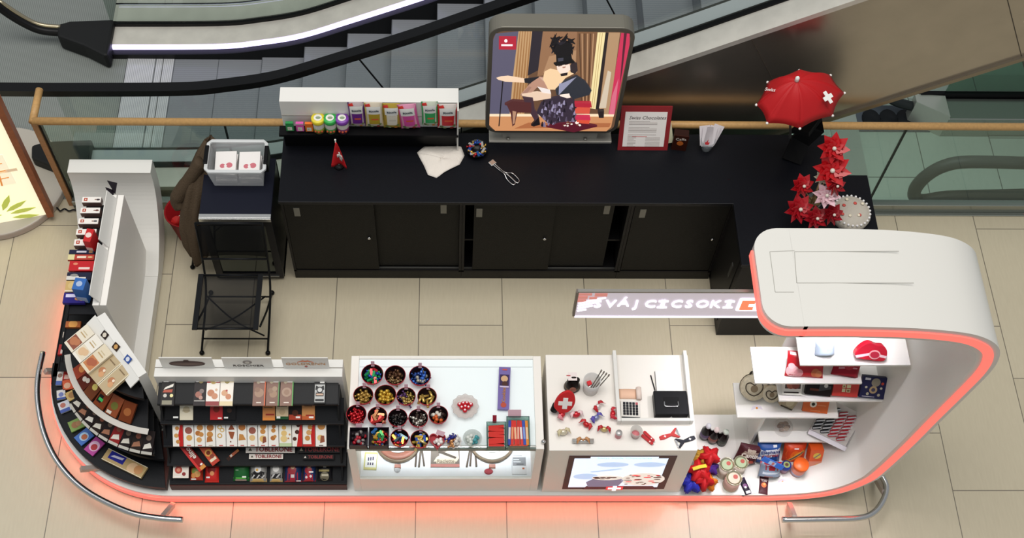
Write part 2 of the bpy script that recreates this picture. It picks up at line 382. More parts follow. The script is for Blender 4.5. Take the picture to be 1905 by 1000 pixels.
rr = random.Random(3)
for i in range(14): xx = -.33+.53*rr.random(); yy = .44+.28*rr.random(); mp.box(xx-.05, xx+.05, yy-.015, yy+.015, .002, .003, 1+i % 2, fr)
for i in range(3): mp.bar([(-.33, .47+.1*i, .003), (.17, .5+.08*i, .003)], .008, .002, 3, fr)
mp.bar([(.1, .42, .003), (.14, .75, .003)], .012, .002, 3, fr)
mp.build('floor_plan', [M('efe6c8', .5, emit=.7), M('e0d6b4', .5, emit=.7), M('d3b999', .5, emit=.6), M('d88a45', .5, emit=.6)], t)
tag(MB().tube(spline([at(90, 388, .02), at(105, 386, .02), at(112, 392, .02), at(120, 388, .02), at(128, 392, .02), at(136, 390, .02), at(142, 391, .02)], 4), .006, 6).build('power_cord', M('17171a', .5)), 'black curly cord on the floor from the map stand to the white kiosk wall', 'cord')
# ================================================================ KIOSK SHELL
YF, YB = -2.15, -1.575
OUT = [(2.75, .0), (2.95, .004), (3.15, .03), (3.32, .09), (3.446, .19), (3.54, .34), (3.587, .5), (3.636, .95), (3.663, 1.35), (3.69, 1.7), (3.705, 1.95), (3.69, 2.12), (3.64, 2.25), (3.54, 2.35), (3.4, 2.415), (3.15, 2.46), (2.85, 2.477), (2.7, 2.478), (2.58, 2.478)]
OUT = [(p_.x, p_.z) for p_ in spline([(x, 0, z) for x, z in OUT], 4)]
TH = .118
def offs(pts, d):
    o = []
    for i in range(len(pts)):
        a = pts[max(0, i-1)]; b = pts[min(len(pts)-1, i+1)]
        dx, dz = b[0]-a[0], b[1]-a[1]; l = math.hypot(dx, dz); o.append((pts[i][0]-dz/l*d, pts[i][1]+dx/l*d))
    return o
INN = offs(OUT, TH); MID = offs(OUT, TH/2)
t = thing('kiosk_frame', 'white ribbon shaped kiosk frame with pink glowing edge curving up into a canopy', 'kiosk', T(0, 0, 0))
rb = MB(); n = len(OUT)
rb.add([(x, y, z) for pts in (OUT, INN) for y in (YF, YB) for x, z in pts],
       [(i, i+1, n+i+1, n+i) for i in range(n-1)]+[(2*n+i, 3*n+i, 3*n+i+1, 2*n+i+1) for i in range(n-1)], 0, True)
for o, q in ((0, 2*n), (n, 3*n)): rb.add([rb.v[o+i] for i in range(n)]+[rb.v[q+i] for i in range(n)], [(i, n+i, n+i+1, i+1) for i in range(n-1)])
zt, zb = OUT[-1][1], INN[-1][1]
cap = [p_ for p_ in rrect(2.385, 3.0, YF, YB, .13, 8) if p_[0] < 2.57]
cap = sorted([p_ for p_ in cap if p_[1] > (YF+YB)/2], key=lambda p_: -p_[0])+sorted([p_ for p_ in cap if p_[1] <= (YF+YB)/2], key=lambda p_: p_[0])
cap = [(2.6, YB)]+cap+[(2.6, YF)]
rb.prism(cap, zb, zt)
rb.build('curved_canopy', M('d9d7d1', .34), t)
# platform: corner arc centred (-.98,-1.23)
CC = (-.98, -1.23); RO = .92
def arc(r, a0, a1, n=20): return [(CC[0]+r*math.cos(R(a0+(a1-a0)*i/n)), CC[1]+r*math.sin(R(a0+(a1-a0)*i/n))) for i in range(n+1)]
PLAN = [(2.77, YF)]+[(2.77, YB), (-1.16, YB)]+[(-1.16+.108*math.cos(R(a_)), YB+.108+.108*math.sin(R(a_))) for a_ in range(255, 179, -15)]+[(-1.268, -.5), (-1.85, -.5)]+arc(RO, 178, 270, 24)
MB().prism(PLAN, .012, .118).build('platform', WHITE, t, bevel=.004)
LP = [(x, 0, z) for x, z in [(2.75, .06)]+MID[2:]]
ledx = M('ff6e62', .6, emit=.95)
MB().bar([(x, YF-.003, z) for x, _, z in LP], .052, .012, up=(0, 1, 0)).build('glowing_edge', ledx, t)
zc = (zt+zb)/2
cn = [(2.6, YF-.003, zc)]+[(2.515+.133*math.cos(R(a_)), YF+.13+.133*math.sin(R(a_)), zc) for a_ in range(270, 179, -10)]+[(2.382, -1.69, zc)]
MB().bar(cn, .012, .052).build('glowing_edge', ledx, t)
cn = [(2.76, YF-.003, .06)]+[(x, y, .06) for x, y in reversed(arc(RO+.003, 178, 270, 30))]+[(-1.853, -.55, .06)]
MB().bar(cn, .012, .062).build('glowing_edge', ledx, t)
# the light strips behind the glowing edge, throwing their colour over the floor
def strip_light(x0, y0, x1, y1, pw):
    l_ = math.hypot(x1-x0, y1-y0); mx, my = (x0+x1)/2, (y0+y1)/2; nx, ny = (y1-y0)/l_, -(x1-x0)/l_
    o = area('edge_light', (mx+nx*.014, my+ny*.014, .09), (mx+nx*.314, my+ny*.314, -.12), l_, .02, pw*l_, (1, .1, .04))
    d = Vector((nx*.8, ny*.8, -.6)).normalized(); ax = Vector((x1-x0, y1-y0, 0)).normalized(); up = d.cross(ax) if False else ax.cross(-d)
    mw = Matrix.Identity(4)
    for i in range(3): mw[i][0] = ax[i]; mw[i][1] = (-d).cross(ax)[i]; mw[i][2] = -d[i]; mw[i][3] = o.location[i]
    o.matrix_world = mw
strip_light(-.98, YF, 2.3, YF, 1.0)
strip_light(2.3, YF, 3.1, YF, .5)
ap = arc(RO, 180, 270, 6)
for (xa_, ya_), (xb_, yb_) in zip(ap, ap[1:]): strip_light(xa_, ya_, xb_, yb_, 1.0)
strip_light(-1.85, -.5, -1.895, -1.23, .9)
# seams of the canopy's access panels
sm_ = MB()
def seam(*pp):
    for a, b in zip(pp, pp[1:]): a = at(*a, zt); b = at(*b, zt); sm_.bar([(a.x, a.y, zt), (b.x, b.y, zt)], .003, .002)
seam((1478, 466), (1432, 468), (1442, 543), (1477, 543)); seam((1672, 467), (1478, 468), (1482, 526), (1700, 526))
sm_.build('panel_seams', M('a3a19a', .6), t)
# left end of the ribbon: floor strip curling up into a low white wall
PI_ = [(-.5, .118), (-.44, .135), (-.34, .18), (-.22, .25), (-.14, .33), (-.06, .44), (-.015, .55), (.0, .65), (.0, .69)]
PI_ = [(p_.x, p_.z) for p_ in spline([(y, 0, z) for y, z in PI_], 4)]
PO_ = [(p_.x, p_.z) for p_ in spline([(y, 0, z) for y, z in ((.112, .69), (.11, .58), (.095, .45), (.05, .32), (-.03, .2), (-.13, .1), (-.28, .03), (-.42, .012), (-.5, .012))], 4)]
lw = MB(); XL, XR = -1.845, -1.268
lw.prism(PI_+PO_, XL, XR, X=Matrix(((0, 0, 1, 0), (1, 0, 0, 0), (0, 1, 0, 0), (0, 0, 0, 1))))
lw.build('curled_end_wall', WHITE, t)
# canopy lights, set in its underside
for x, y, pw in ((3.08, -1.68, 2.6), (2.74, -1.68, 2.2), (2.7, -2.03, 1.0), (3.0, -2.03, 1.0)):
    MB().prism(rrect(-.12, .12, -.035, .035, .01), -.012, 0).build('downlight', M('ffffff', .5, emit=3), t, T(x, y, zb-.001))
    area('canopy_light', (x, y, zb-.02), (x, y, 0), .2, .06, pw, (1, .95, 1.0), 62)
# ---------------------------------------------------------------- hanging shop sign
YS = -1.86
t = thing('shop_sign', 'edge lit SVÁJCICSOKI sign plate hung from the left end of the canopy', 'sign', T(0, YS, 0))
s0, s1, s2 = atY(1077, 543, YS), atY(1072, 587, YS), atY(1400, 541, YS)
za, zb2 = s0.z, s1.z; x0 = s0.x; x1 = 2.62
MB().box(x0, x1, 0, .012, zb2, za).build('plate', M('b9b0b8', .3, emit=.7), t)
MB().box(x0-.005, x1, -.004, .014, za, za+.01).build('top_rail', M('8d8a85', .35, .8), t)
MB().box(x0-.012, x0, -.004, .02, zb2, za).build('side_rail', M('77706c', .4, .7), t)
MB().box(x0, x1, -.004, .016, zb2-.012, zb2).build('light_edge', M('f2e9ff', .5, emit=1.9), t)
for bx in (2.42, 2.57): MB().box(bx, bx+.02, .0, .014, za+.01, zb).build('hanger', STEEL, t)
SG = RX(90)
lit = M('f6f0ff', .5, emit=1.5)
zc2 = (za+zb2)/2+.005
names = 'SVÁJCICSOKI'; pxs = (1112, 1136, 1160, 1184, 1210, 1233, 1259, 1282, 1307, 1331, 1356)
for ch, px in zip(names, pxs):
    if ch == 'I':
        x = atY(px, 564, YS).x; MB().box(x-.01, x+.01, -.006, -.002, zc2-.038, zc2+.038).box(x-.026, x+.026, -.006, -.002, zc2+.027, zc2+.038).box(x-.026, x+.026, -.006, -.002, zc2-.038, zc2-.027).build('glowing_letter', lit, t); continue
    x = atY(px, 564, YS).x
    text(ch, .108, 'glowing_letter', lit, t, T(x, -.004, zc2+(.012 if ch == 'Á' else 0)) @ SG, .002, .82, bold=.0012)
xx = atY(1373, 564, YS).x
MB().prism(rrect(xx, xx+.2, zc2-.065, zc2+.065, .008), .002, .006, 0, SG).prism(rrect(xx+.015, xx+.185, zc2-.05, zc2+.05, .006), .006, .008, 1, SG).prism(cross_pts(xx+.1, zc2, .043, .014), .008, .01, 0, SG).build('glowing_cross_logo', [lit, M('e8815a', .5, emit=.8)], t)
bk = MB()
for i, (a, b, c, d) in enumerate(((0, .07, -.02, 0), (0, .05, -.055, -.03), (.085, .15, -.03, -.0), (0, .045, -.09, -.065), (.06, .1, -.06, -.04))): bk.box(x0+a, x0+b, -.004, 0, za+c-.01, za+d-.01, 0)
for i in range(4): bk.bar([(x0+.008, -.004, zb2+.06+i*.028), (x0+.055+i*.03, -.004, zb2+.075+i*.043)], .009, .004, 1, up=(0, 1, 0))
bk.build('pattern', [M('d88a80', .5, emit=.5), lit], t)
# ---------------------------------------------------------------- bumper rails
RZ_ = .2
pts = [at(px, py, RZ_) for px, py in ((80, 655), (71, 700), (70, 745), (82, 805), (110, 862), (160, 912), (235, 950), (290, 962), (340, 966))]
t = thing('bumper_rail', 'curved steel bumper rail around the left corner of the kiosk', 'rail', T(0, 0, 0))
MB().tube(spline(pts, 6), .02, 12).build('tube', CHROME, t)
for (pa, pb) in (((84, 690), (118, 690)), ((150, 872), (212, 868)), ((302, 962), (322, 938))):
    a, b = at(*pa, RZ_-.005), at(*pb, .08)
    MB().bar([a, b], .03, .035).build('bracket', M('b9aca4', .4, .5), t)
t = thing('bumper_rail', 'short steel bumper rail in front of the right end of the kiosk', 'rail', T(0, 0, 0))
pts = [at(px, py, RZ_) for px, py in ((1455, 966), (1530, 965), (1595, 963), (1625, 953), (1643, 930), (1649, 905), (1640, 885))]
MB().tube(spline(pts, 6), .02, 12).build('tube', CHROME, t)
for (pa, pb) in (((1478, 962), (1468, 938)), ((1645, 915), (1630, 890))):
    a, b = at(*pa, RZ_), at(*pb, .06)
    MB().bar([a, b], .03, .035).build('bracket', M('b9aca4', .4, .5), t)
# ---------------------------------------------------------------- glass fronted counter
X0, X1, YA, YB2, ZT = .205, 1.4, -1.49, -2.12, .83
t = thing('display_counter', 'white lit display counter with glass front holding the candy bowls on top', 'counter', T(0, 0, 0))
CW = M('efeae3', .35)
MB().box(X0, X0+.05, YB2, YA, .118, ZT).build('side_panel', CW, t, bevel=.003)
MB().box(X1-.05, X1, YB2, YA, .118, ZT).build('side_panel', CW, t, bevel=.003)
MB().box(X0+.05, X1-.05, YB2, YB2+.02, .118, .333).build('kick_panel', CW, t)
MB().box(X0+.05, X1-.05, YA-.02, YA, .118, ZT).build('back_panel', CW, t)
MB().box(X0+.05, X1-.05, YB2+.02, YA-.02, .315, .333).build('case_floor', M('f5f6fa', .3), t)
MB().box(X0+.05, X1-.05, YB2+.03, YA-.02, ZT-.03, ZT-.012).build('counter_top', M('f4f4f5', .15, emit=.2), t)
MB().box(X0+.05, X1-.05, YB2+.002, YA, ZT-.011, ZT).build('glass_sheet', glassy('fcfefe', .05), t)
MB().box(X0+.05, X1-.05, YB2, YB2+.012, ZT-.03, ZT-.001).build('glass_edge', M('6f7a74', .2), t)
MB().box(X0+.05, X1-.05, YB2+.004, YB2+.012, .333, ZT-.03).build('front_glass', glassy('f2f6f6', .03), t)
MB().box(X0+.055, X1-.055, YA-.075, YA-.07, ZT-.012, ZT-.0105).build('rear_line', M('cfd3d6', .4), t)
for y in (YB2+.04, ): MB().box(X0+.06, X1-.06, y, y+.015, ZT-.045, ZT-.032).build('case_light', M('ffffff', .5, emit=1.5), t)
area('case_light', (.8, -2.06, ZT-.055), (.8, -1.72, .33), 1.0, .06, 5.6, (.95, .97, 1), 85)
MB().ball((1.395, 0, .85), .014, n=14).build('lock_knob', CHROME, t, T(0, -2.08, 0))
# ---------------------------------------------------------------- counter with the screen
X0, X1, YA, YB2 = 1.43, 2.335, -1.48, -2.13
t = thing('service_counter', 'white counter with a raised edge tray on top and a screen in its front', 'counter', T(0, 0, 0))
MB().box(X0, X1, YB2, YA, .118, ZT).build('body', CW, t, bevel=.004)
tp = [at(*p_, ZT+.05) for p_ in ((1140, 650), (1280, 650), (1287, 783), (1148, 783))]
xa, xb, ya, yb = (tp[0].x+tp[3].x)/2, (tp[1].x+tp[2].x)/2, YA+.005, (tp[2].y+tp[3].y)/2
for a in ((xa, xa+.022, yb, ya), (xb-.022, xb, yb, ya), (xa+.0225, xb-.0225, yb, yb+.022)): MB().box(*a, ZT, ZT+.055).build('tray_edge', WHITE, t, bevel=.003)
sc = [atY(*p_, YB2) for p_ in ((1060, 847), (1260, 847), (1235, 908), (1045, 908))]
sx0, sx1, sz0, sz1 = (sc[0].x+sc[3].x)/2, (sc[1].x+sc[2].x)/2, (sc[2].z+sc[3].z)/2, (sc[0].z+sc[1].z)/2
S = T((sx0+sx1)/2, YB2, (sz0+sz1)/2) @ RX(90); hw, hh = (sx1-sx0)/2, (sz1-sz0)/2
MB().prism([(-hw, -hh), (hw, -hh), (hw, hh), (-hw, hh)], -.01, .004, X=S).build('screen_bezel', M('4a2f33', .4), t)
pic = MB().prism([(-hw+.035, -hh+.04), (hw-.05, -hh+.04), (hw-.05, hh-.035), (-hw+.035, hh-.035)], .004, .006, 0, S)
pic.prism([(-.2, hh-.036), (.22, hh-.036), (.22, hh-.008), (-.2, hh-.008)], .004, .0065, 0, S)
pic.prism([(-.17, .02), (-.05, .05), (.02, .08), (.0, .09), (-.18, .035)], .006, .007, 2, S)
for i, (a, b, ww, h2) in enumerate(((-.05, .15, .1, .04), (.18, .15, .1, .04), (-.2, -.05, .08, .05), (.24, -.07, .05, .05))): pic.prism(circ(a, b, ww, 16, h2), .006, .0066, 2, S)
pic.prism([(-.17, -.23), (.02, -.23), (.05, -.12), (.02, -.07), (-.14, -.08), (-.19, -.15)], .006, .0075, 3, S)
pic.prism(circ(-.06, -.07, .1, 18, .04), .007, .0085, 4, S)
pic.prism(circ(.17, -.1, .14, 24, .11), .006, .0075, 4, S)
rr = random.Random(5)
for i in range(26):
    a = .07+.2*rr.random(); b = -.19+.17*rr.random(); ww = .008+.022*rr.random(); pic.prism(circ(a, b, ww, 8, .007), .0075, .0082, 5 if i % 3 else 6, S)
for i in range(8): a = -.14+.15*rr.random(); pic.prism(circ(a, -.09+.03*rr.random(), .02, 8, .008), .0085, .009, 5, S)
pic.prism([(-.2, -hh+.005), (.28, -hh+.005), (.25, -.22), (-.18, -.22)], .0045, .0072, 7, S)
pic.prism([(-.05, -hh), (.06, -hh), (.06, -hh+.055), (-.05, -hh+.055)], .007, .0095, 6, S).prism(cross_pts(.005, -hh+.028, .042, .013), .0095, .0105, 8, S)
pic.build('screen_picture', [M('dbe6f5', .4, emit=.85), M('c3d2ee', .4, emit=.75), M('b5cdf0', .4, emit=.7), M('7f7d9c', .4, emit=.4), M('e6dfd6', .4, emit=.65), M('6d4a42', .4, emit=.3), M('d8363f', .4, emit=.7), M('5b2f37', .4, emit=.2), M('fff2f2', .4, emit=1)], t)
text('Swiss Knife Chocolates', .036, 'screen_lettering', M('9fc3e6', .4, emit=.9), t, S @ T(.01, hh-.022, .008), .0005)
# ---------------------------------------------------------------- floating shelves inside the canopy
SH = M('f1efeb', .3)
SZ = dict()
for k, (px0, py, z0, back) in enumerate(((2.875, 678, 1.38, 'topmost of five, straight below the canopy'), (2.66, 712, 1.13, 'second from top, sticking out to the left'), (2.865, 745, .875, 'third from top, carrying four flat boxes'), (2.655, 776, .62, 'fourth from top, holding the round cream tins'), (2.855, 821, .325, 'lowest of five, above the pouches'))):
    yf = at(1500, py, z0).y
    SZ[k] = (px0, px0+.65, yf, z0)
    tag(MB().box(px0, px0+.65, yf, YB-.0, z0-.018, z0).build('wall_shelf', SH, bevel=.002), 'white floating shelf in the kiosk, '+back, 'shelf', 'floating shelves in the kiosk')
t = tag(MB().box(2.84, 2.858, -1.79, YB, .118, .6).box(2.86, 3.3, YB+.0005, YB+.012, .118, 1.37).build('shelf_upright', SH), 'white upright panel below the fourth floating shelf', 'panel')
# ================================================================ BLACK BACK COUNTER
TZ = 1.02; YFc = -.445
BW = M('111011', .45, noise=.25, scale=120); BT = M('101116', .33, noise=.12, scale=90)
def cabinet(name, label, x0, x1, doors, gap=None):
    t = thing(name, label, 'cabinet', T(x0, YFc, 0), 'black sideboard cabinets with sliding doors')
    w = x1-x0
    MB().box(0, w, .02, .5, .0, .1).box(0, .018, 0, .5, .1, TZ-.03).box(w-.018, w, 0, .5, .1, TZ-.03).box(0, w, .48, .5, .1, TZ-.03).box(0, w, 0, .5, .1, .118).build('carcass', BW, t)
    MB().box(.018, w-.018, .05, .48, .45, .468).build('shelf', BW, t)
    MB().box(0.0, w, .004, .02, .0, .1).build('plinth', M('26241f', .45, noise=.15, scale=90), t)
    MB().box(.018, w-.018, .012, .024, .118, .13).build('door_track', M('8f8f8b', .3, .9), t)
    for a, b, y, tagx in doors:
        d = MB().box(a-x0, b-x0, y, y+.016, .132, TZ-.034).build('sliding_door', M('151411', .55, noise=.3, scale=160, bump=.15), t)
        if tagx is not None: MB().box(tagx-x0-.02, tagx-x0+.02, y-.003, y, .83, .93).build('grip_plate', M('77766f', .4, .4), d)
        if y < .015 and b-a > .4: MB().cyl(.011, 0, .012, 14, 0, T(b-x0-.05, y, .56) @ RX(90)).build('lock', CHROME, d)
    return t
cabinet('sideboard_cabinet', 'black sideboard cabinet at the left end, under the small flag', -.3, .905, [(-.28, .315, .002, -.2), (.3, .885, .03, .78)])
cabinet('sideboard_cabinet', 'middle black sideboard cabinet, under the lit poster box, with an open gap at its left', .907, 2.035, [(.985, 1.53, .002, 1.02), (1.5, 1.93, .03, 1.88)])
cabinet('sideboard_cabinet', 'black sideboard cabinet in the corner beside the black return counter', 2.037, 2.72, [(2.06, 2.7, .002, 2.12)])
t = thing('return_cabinet', 'black cabinet of the return counter, running under the white canopy', 'cabinet', T(2.72, -.915, 0))
MB().box(.01, .66, .01, .99, .0, .1).box(0, .67, .0, 1.0, .1, TZ-.03).build('carcass', BW, t)
MB().box(-.006, .0, .06, .42, .13, TZ-.06).build('side_door', M('151413', .45), t)
MB().box(-.012, -.006, .12, .15, .62, .78).build('handle', M('4d4c48', .4, .6), t)
t = thing('worktop', 'black continuous worktop of the back counter, turning forward at right', 'worktop', T(0, 0, 0))
MB().prism([(-.31, YFc-.012), (2.705, YFc-.012), (2.705, -.93), (3.405, -.93), (3.405, .115), (-.31, .115)], TZ-.03, TZ).build('top_board', BT, t, bevel=.003)
tag(MB().box(3.412, 3.65, -.72, -.205, 0, TZ-.02).build('side_cabinet', BT, bevel=.004), 'small black box cabinet at the right end of the counter under the white beaded cushion', 'cabinet')
# ---------------------------------------------------------------- display shelf on the worktop
t = thing('display_riser', 'white and black display riser on the worktop with throat sweets on its ledge', 'shelf', T(0, 0, 0))
MB().box(-.285, .877, .02, .138, TZ, 1.475).build('back_box', M('e6e4df', .35), t, bevel=.003)
MB().box(-.31, .877, -.055, .02, 1.195, 1.215).build('ledge', BLK, t)
MB().box(-.29, .86, -.0, .019, TZ, 1.195).build('dark_front', BLK, t)
MB().box(-.285, .877, .016, .021, 1.33, 1.334).build('seam', M('9a958d', .5), t)
MB().box(.868, .878, -.05, .02, TZ, 1.475).build('end_panel', M('d7d4cd', .35), t)
# ---------------------------------------------------------------- lit poster box
LYF = .03
t = thing('poster_lightbox', 'lit poster box with a woman in a feathered top hat on the black worktop', 'lightbox', T(0, 0, 0))
bl, br_, tl, tr_ = atY(903, 245, LYF), atY(1150, 245, LYF), atY(910, 50, LYF), atY(1181, 52, LYF)
lx0, lx1, lz0, lz1 = (bl.x+tl.x)/2, (br_.x+tr_.x)/2, bl.z, tl.z
S = T(0, LYF, 0) @ RX(90)
MB().prism(rrect(lx0, lx1, lz0, lz1, .09, 8), -.11, 0, 0, S).build('case', M('77746a', .4, .3), t, bevel=.004)
MB().prism([p_ for p_ in rrect(lx0, lx1, lz0, lz1, .09, 8)], 0, .006, 0, S).build('frame', M('5e5a52', .4, .4), t)
MB().box(lx0+.03, lx1-.02, LYF+.0, LYF+.1, TZ, TZ+.02).box(lx0+.12, lx1-.12, LYF+.03, LYF+.08, TZ, lz0+.02).build('foot', M('a7a49c', .4, .3), t, bevel=.003)
for xx in (lx0+.16, lx1-.2): MB().cyl(.012, 0, .012, 12, 0, T(xx, LYF+.02, TZ+.02)).build('foot_screw', M('a7a49c', .3, .8), t)
fx0, fx1, fz0, fz1 = lx0+.025, lx1-.025, lz0+.022, lz1-.03
def PP(x, y):                       # poster pattern co-ordinates -> face
    v = (865-y)/(865-185); xl = 215+30*v; xr = 1120+95*v
    return (fx0+(x-xl)/(xr-xl)*(fx1-fx0), fz0+v*(fz1-fz0))
def screen(col, e):
    k = ('screen', col, e)
    if k not in _mc:
        mt = M(col, .35, emit=e, scale=1+len(_mc)*.001); mt = mt.copy(); mt.node_tree.nodes['Principled BSDF'].inputs['Base Color'].default_value = (.02, .02, .02, 1); _mc[k] = mt
    return _mc[k]
_pm = []; po = MB()
def pc(col, e=.85):
    mt = screen(col, e*.98)
    if mt not in _pm: _pm.append(mt)
    return _pm.index(mt)
_lay = [.0065]
def PG(col, pts, e=.85):
    q = [PP(*p_) for p_ in pts]; _lay[0] += .00012
    q = [(min(max(a, fx0), fx1), min(max(b, fz0), fz1)) for a, b in q]
    po.prism(q, .004, _lay[0], pc(col, e), S)
po.prism(rrect(fx0, fx1, fz0, fz1, .07, 8), .004, .0064, pc('74533c'), S)
PG('66627a', [(232, 240), (260, 200), (420, 185), (385, 480), (370, 740), (216, 740)])
PG('d9ad7c', [(420, 185), (515, 185), (495, 480), (470, 740), (365, 740), (385, 480)])
for i in range(5): PG('b5814f', [(428+18*i, 185), (434+18*i, 185), (404+20*i, 600), (386+20*i, 735), (378+20*i, 735)])
PG('322c36', [(515, 185), (590, 185), (570, 430), (490, 470)])
PG('a77a58', [(590, 185), (835, 185), (835, 450), (560, 470)])
PG('c39670', [(640, 340), (830, 300), (830, 450), (600, 450)])
PG('8c6343', [(830, 185), (972, 185), (945, 640), (890, 640), (830, 440)])
for i in range(6): PG('d3a57c' if i % 2 else '573a28', [(842+20*i, 195), (849+20*i, 195), (885+12*i, 640), (880+12*i, 640)])
PG('f2dfa6', [(975, 188), (1030, 188), (985, 700), (938, 690)], 1.1)
for i in range(2): PG('d6b676', [(990+16*i, 190), (994+16*i, 190), (960+14*i, 690), (955+14*i, 690)])
PG('2e2526', [(1030, 188), (1052, 188), (1008, 700), (985, 700)])
PG('c79f78', [(1052, 188), (1132, 188), (1085, 740), (1010, 740)])
PG('ecd9c0', [(1060, 430), (1085, 440), (1060, 690), (1010, 690)])
PG('e2345f', [(1140, 190), (1200, 195), (1214, 260), (1122, 742), (1080, 742)])
PG('5d2334', [(1160, 190), (1180, 190), (1165, 420), (1150, 540)])
PG('f07a93', [(1100, 600), (1140, 480), (1122, 742), (1083, 742)])
PG('e5a06c', [(216, 748), (1118, 740), (1103, 830), (1070, 862), (260, 862), (218, 820)])
PG('fbe0bd', [(216, 740), (1120, 735), (1118, 752), (216, 756)], 1.1)
PG('c2764a', [(500, 800), (1100, 800), (1090, 830), (400, 845)])
PG('c9253f', [(283, 215), (405, 215), (405, 297), (283, 297)])
PG('fbeeee', [(332+12*math.cos(k), 242+11*math.sin(k)) for k in [i*.7 for i in range(9)]], 1.1); PG('fbeeee', [(300, 263), (380, 263), (380, 275), (300, 275)], 1.1)
PG('191418', [(310, 500), (318, 500), (292, 828), (284, 828)])
PG('f4d3b4', [(268, 485), (300, 475), (350, 470), (470, 488), (470, 515), (330, 508), (280, 495)], 1.1)
PG('26262e', [(465, 488), (560, 478), (625, 478), (600, 530), (470, 515)])
PG('cf9d86', [(440, 600), (520, 510), (575, 475), (620, 480), (645, 550), (600, 585), (565, 540), (500, 605)])
PG('b98a78', [(440, 600), (500, 540), (520, 545), (470, 615)]); PG('e6c0aa', [(575, 478), (618, 482), (628, 520), (600, 500)])
PG('efe4df', [(560, 540), (600, 585), (660, 590), (650, 560)], 1.1)
PG('f3cfa3', [(610, 440), (650, 420), (700, 430), (840, 440), (760, 480), (720, 530), (690, 560), (640, 560), (600, 490)], 1.1)
PG('f6dfcf', [(690, 385), (775, 372), (800, 420), (770, 445), (720, 450), (700, 425)], 1.1); PG('2c2024', [(722, 452), (775, 442), (772, 462), (728, 468)])
PG('3a2f33', [(805, 372), (838, 380), (846, 430), (825, 452), (795, 440), (790, 400)]); PG('c98f7a', [(735, 405), (760, 402), (756, 412), (738, 414)]); PG('7a5850', [(705, 398), (735, 392), (735, 397), (708, 404)]); PG('7a5850', [(752, 388), (780, 382), (781, 387), (755, 393)])
rq = random.Random(21)
for i in range(46):
    x = 660+150*rq.random(); y = 225+90*rq.random(); a_ = rq.uniform(-1.2, 1.2)-1.57; l_ = 22+26*rq.random()
    PG(('141219', '0e0c12', '2a2530')[i % 3], [(x-9*math.sin(a_), y+9*math.cos(a_)), (x+l_*math.cos(a_), y+l_*math.sin(a_)), (x+9*math.sin(a_), y-9*math.cos(a_)), (x-l_*.8*math.cos(a_), y-l_*.8*math.sin(a_))])
PG('120f15', [(665, 300), (690, 250), (720, 262), (760, 240), (800, 262), (795, 300), (795, 330), (700, 338)])
PG('101016', [(688, 330), (795, 322), (803, 358), (692, 378)]); PG('4a4a58', [(700, 345), (740, 340), (740, 360), (704, 366)]); PG('0d0d12', [(672, 380), (800, 352), (822, 372), (690, 396)])
PG('33363f', [(745, 500), (840, 460), (905, 500), (950, 560), (935, 590), (820, 622), (790, 590), (700, 592), (690, 555)])
PG('a6a6c2', [(715, 520), (838, 466), (770, 535), (715, 592)])
PG('f3d3b8', [(450, 590), (560, 575), (660, 590), (660, 615), (560, 632), (470, 640)], 1.0)
PG('f8e6d8', [(720, 590), (790, 580), (800, 610), (740, 618)], 1.1)
PG('3d3140', [(590, 650), (640, 620), (730, 600), (830, 630), (838, 740), (862, 795), (760, 822), (640, 795), (560, 720)])
rr = random.Random(8)
for i in range(60):
    x = 590+250*rr.random(); y = 630+170*rr.random()
    if x+y*.3 < 790: continue
    PG(('8a7d9c', '211a26', '5d5168', 'a79dbd')[i % 4], [(x, y), (x+8, y-3), (x+4+12*rr.random(), y+26), (x-6, y+22)])
PG('4d3540', [(455, 600), (530, 610), (545, 700), (575, 745), (572, 790), (545, 770), (480, 660)]); PG('1a1218', [(520, 808), (575, 745), (585, 800), (540, 815)])
PG('5e2f2f', [(328, 658), (385, 630), (520, 640), (520, 712), (420, 712), (402, 800), (385, 815), (372, 720), (345, 662)])
PG('ca9a7c', [(385, 700), (412, 705), (400, 790), (388, 800)])
PG('c9283f', [(830, 642), (950, 642), (955, 672), (835, 670)]); PG('f0604a', [(835, 680), (945, 680), (940, 718), (838, 715)]); PG('e0345a', [(838, 738), (945, 740), (950, 765), (840, 762)]); PG('f3593f', [(850, 765), (945, 768), (940, 792), (850, 786)])
PG('63172a', [(630, 818), (720, 790), (840, 778), (1000, 812), (830, 856)])
for i in range(16): x = 740+130*rr.random(); y = 772+36*rr.random(); PG('f7eee4' if i % 3 else '7a4a38', [(x, y), (x+14, y-4), (x+18, y+5), (x+5, y+8)], 1.1)
PG('2c2022', [(1000, 700), (1045, 695), (1045, 745), (1010, 745)])
po.build('poster', _pm, t)
# ---------------------------------------------------------------- things on the worktop
def printbox(mb): return mb
fb0 = at(631, 309, TZ)
t = thing('table_flag', 'small red flag with a white cross on a stick, standing on the black worktop', 'flag', T(fb0.x, fb0.y, TZ))
MB().lathe([(.035, 0), (.032, .012), (.008, .018)], 18).build('base', BLK, t)
MB().tube([(0, 0, .01), (-.004, 0, .29)], .004, 8).ball((-.004, 0, .295), .007).build('pole', M('e6e2d8', .4), t)
def fl(u, v): return (-.004-.045*v+(.006+.1*v**.9)*u, -.008-.016*math.sin(u*7+v)*v-.012*v, .28-.235*v-.02*u*v)
MB().grid(fl, 14, 12).build('flag_cloth', M('cf1f24', .6), t, solid=.002)
def cx_(u0, u1, v0, v1): return lambda a, b: Vector(fl(u0+(u1-u0)*a, v0+(v1-v0)*b))+Vector((0, -.004, .002))
MB().grid(cx_(.4, .92, .52, .66), 6, 2).grid(cx_(.58, .78, .42, .8), 3, 5).build('white_cross', M('eeeae2', .6), t, solid=.001)
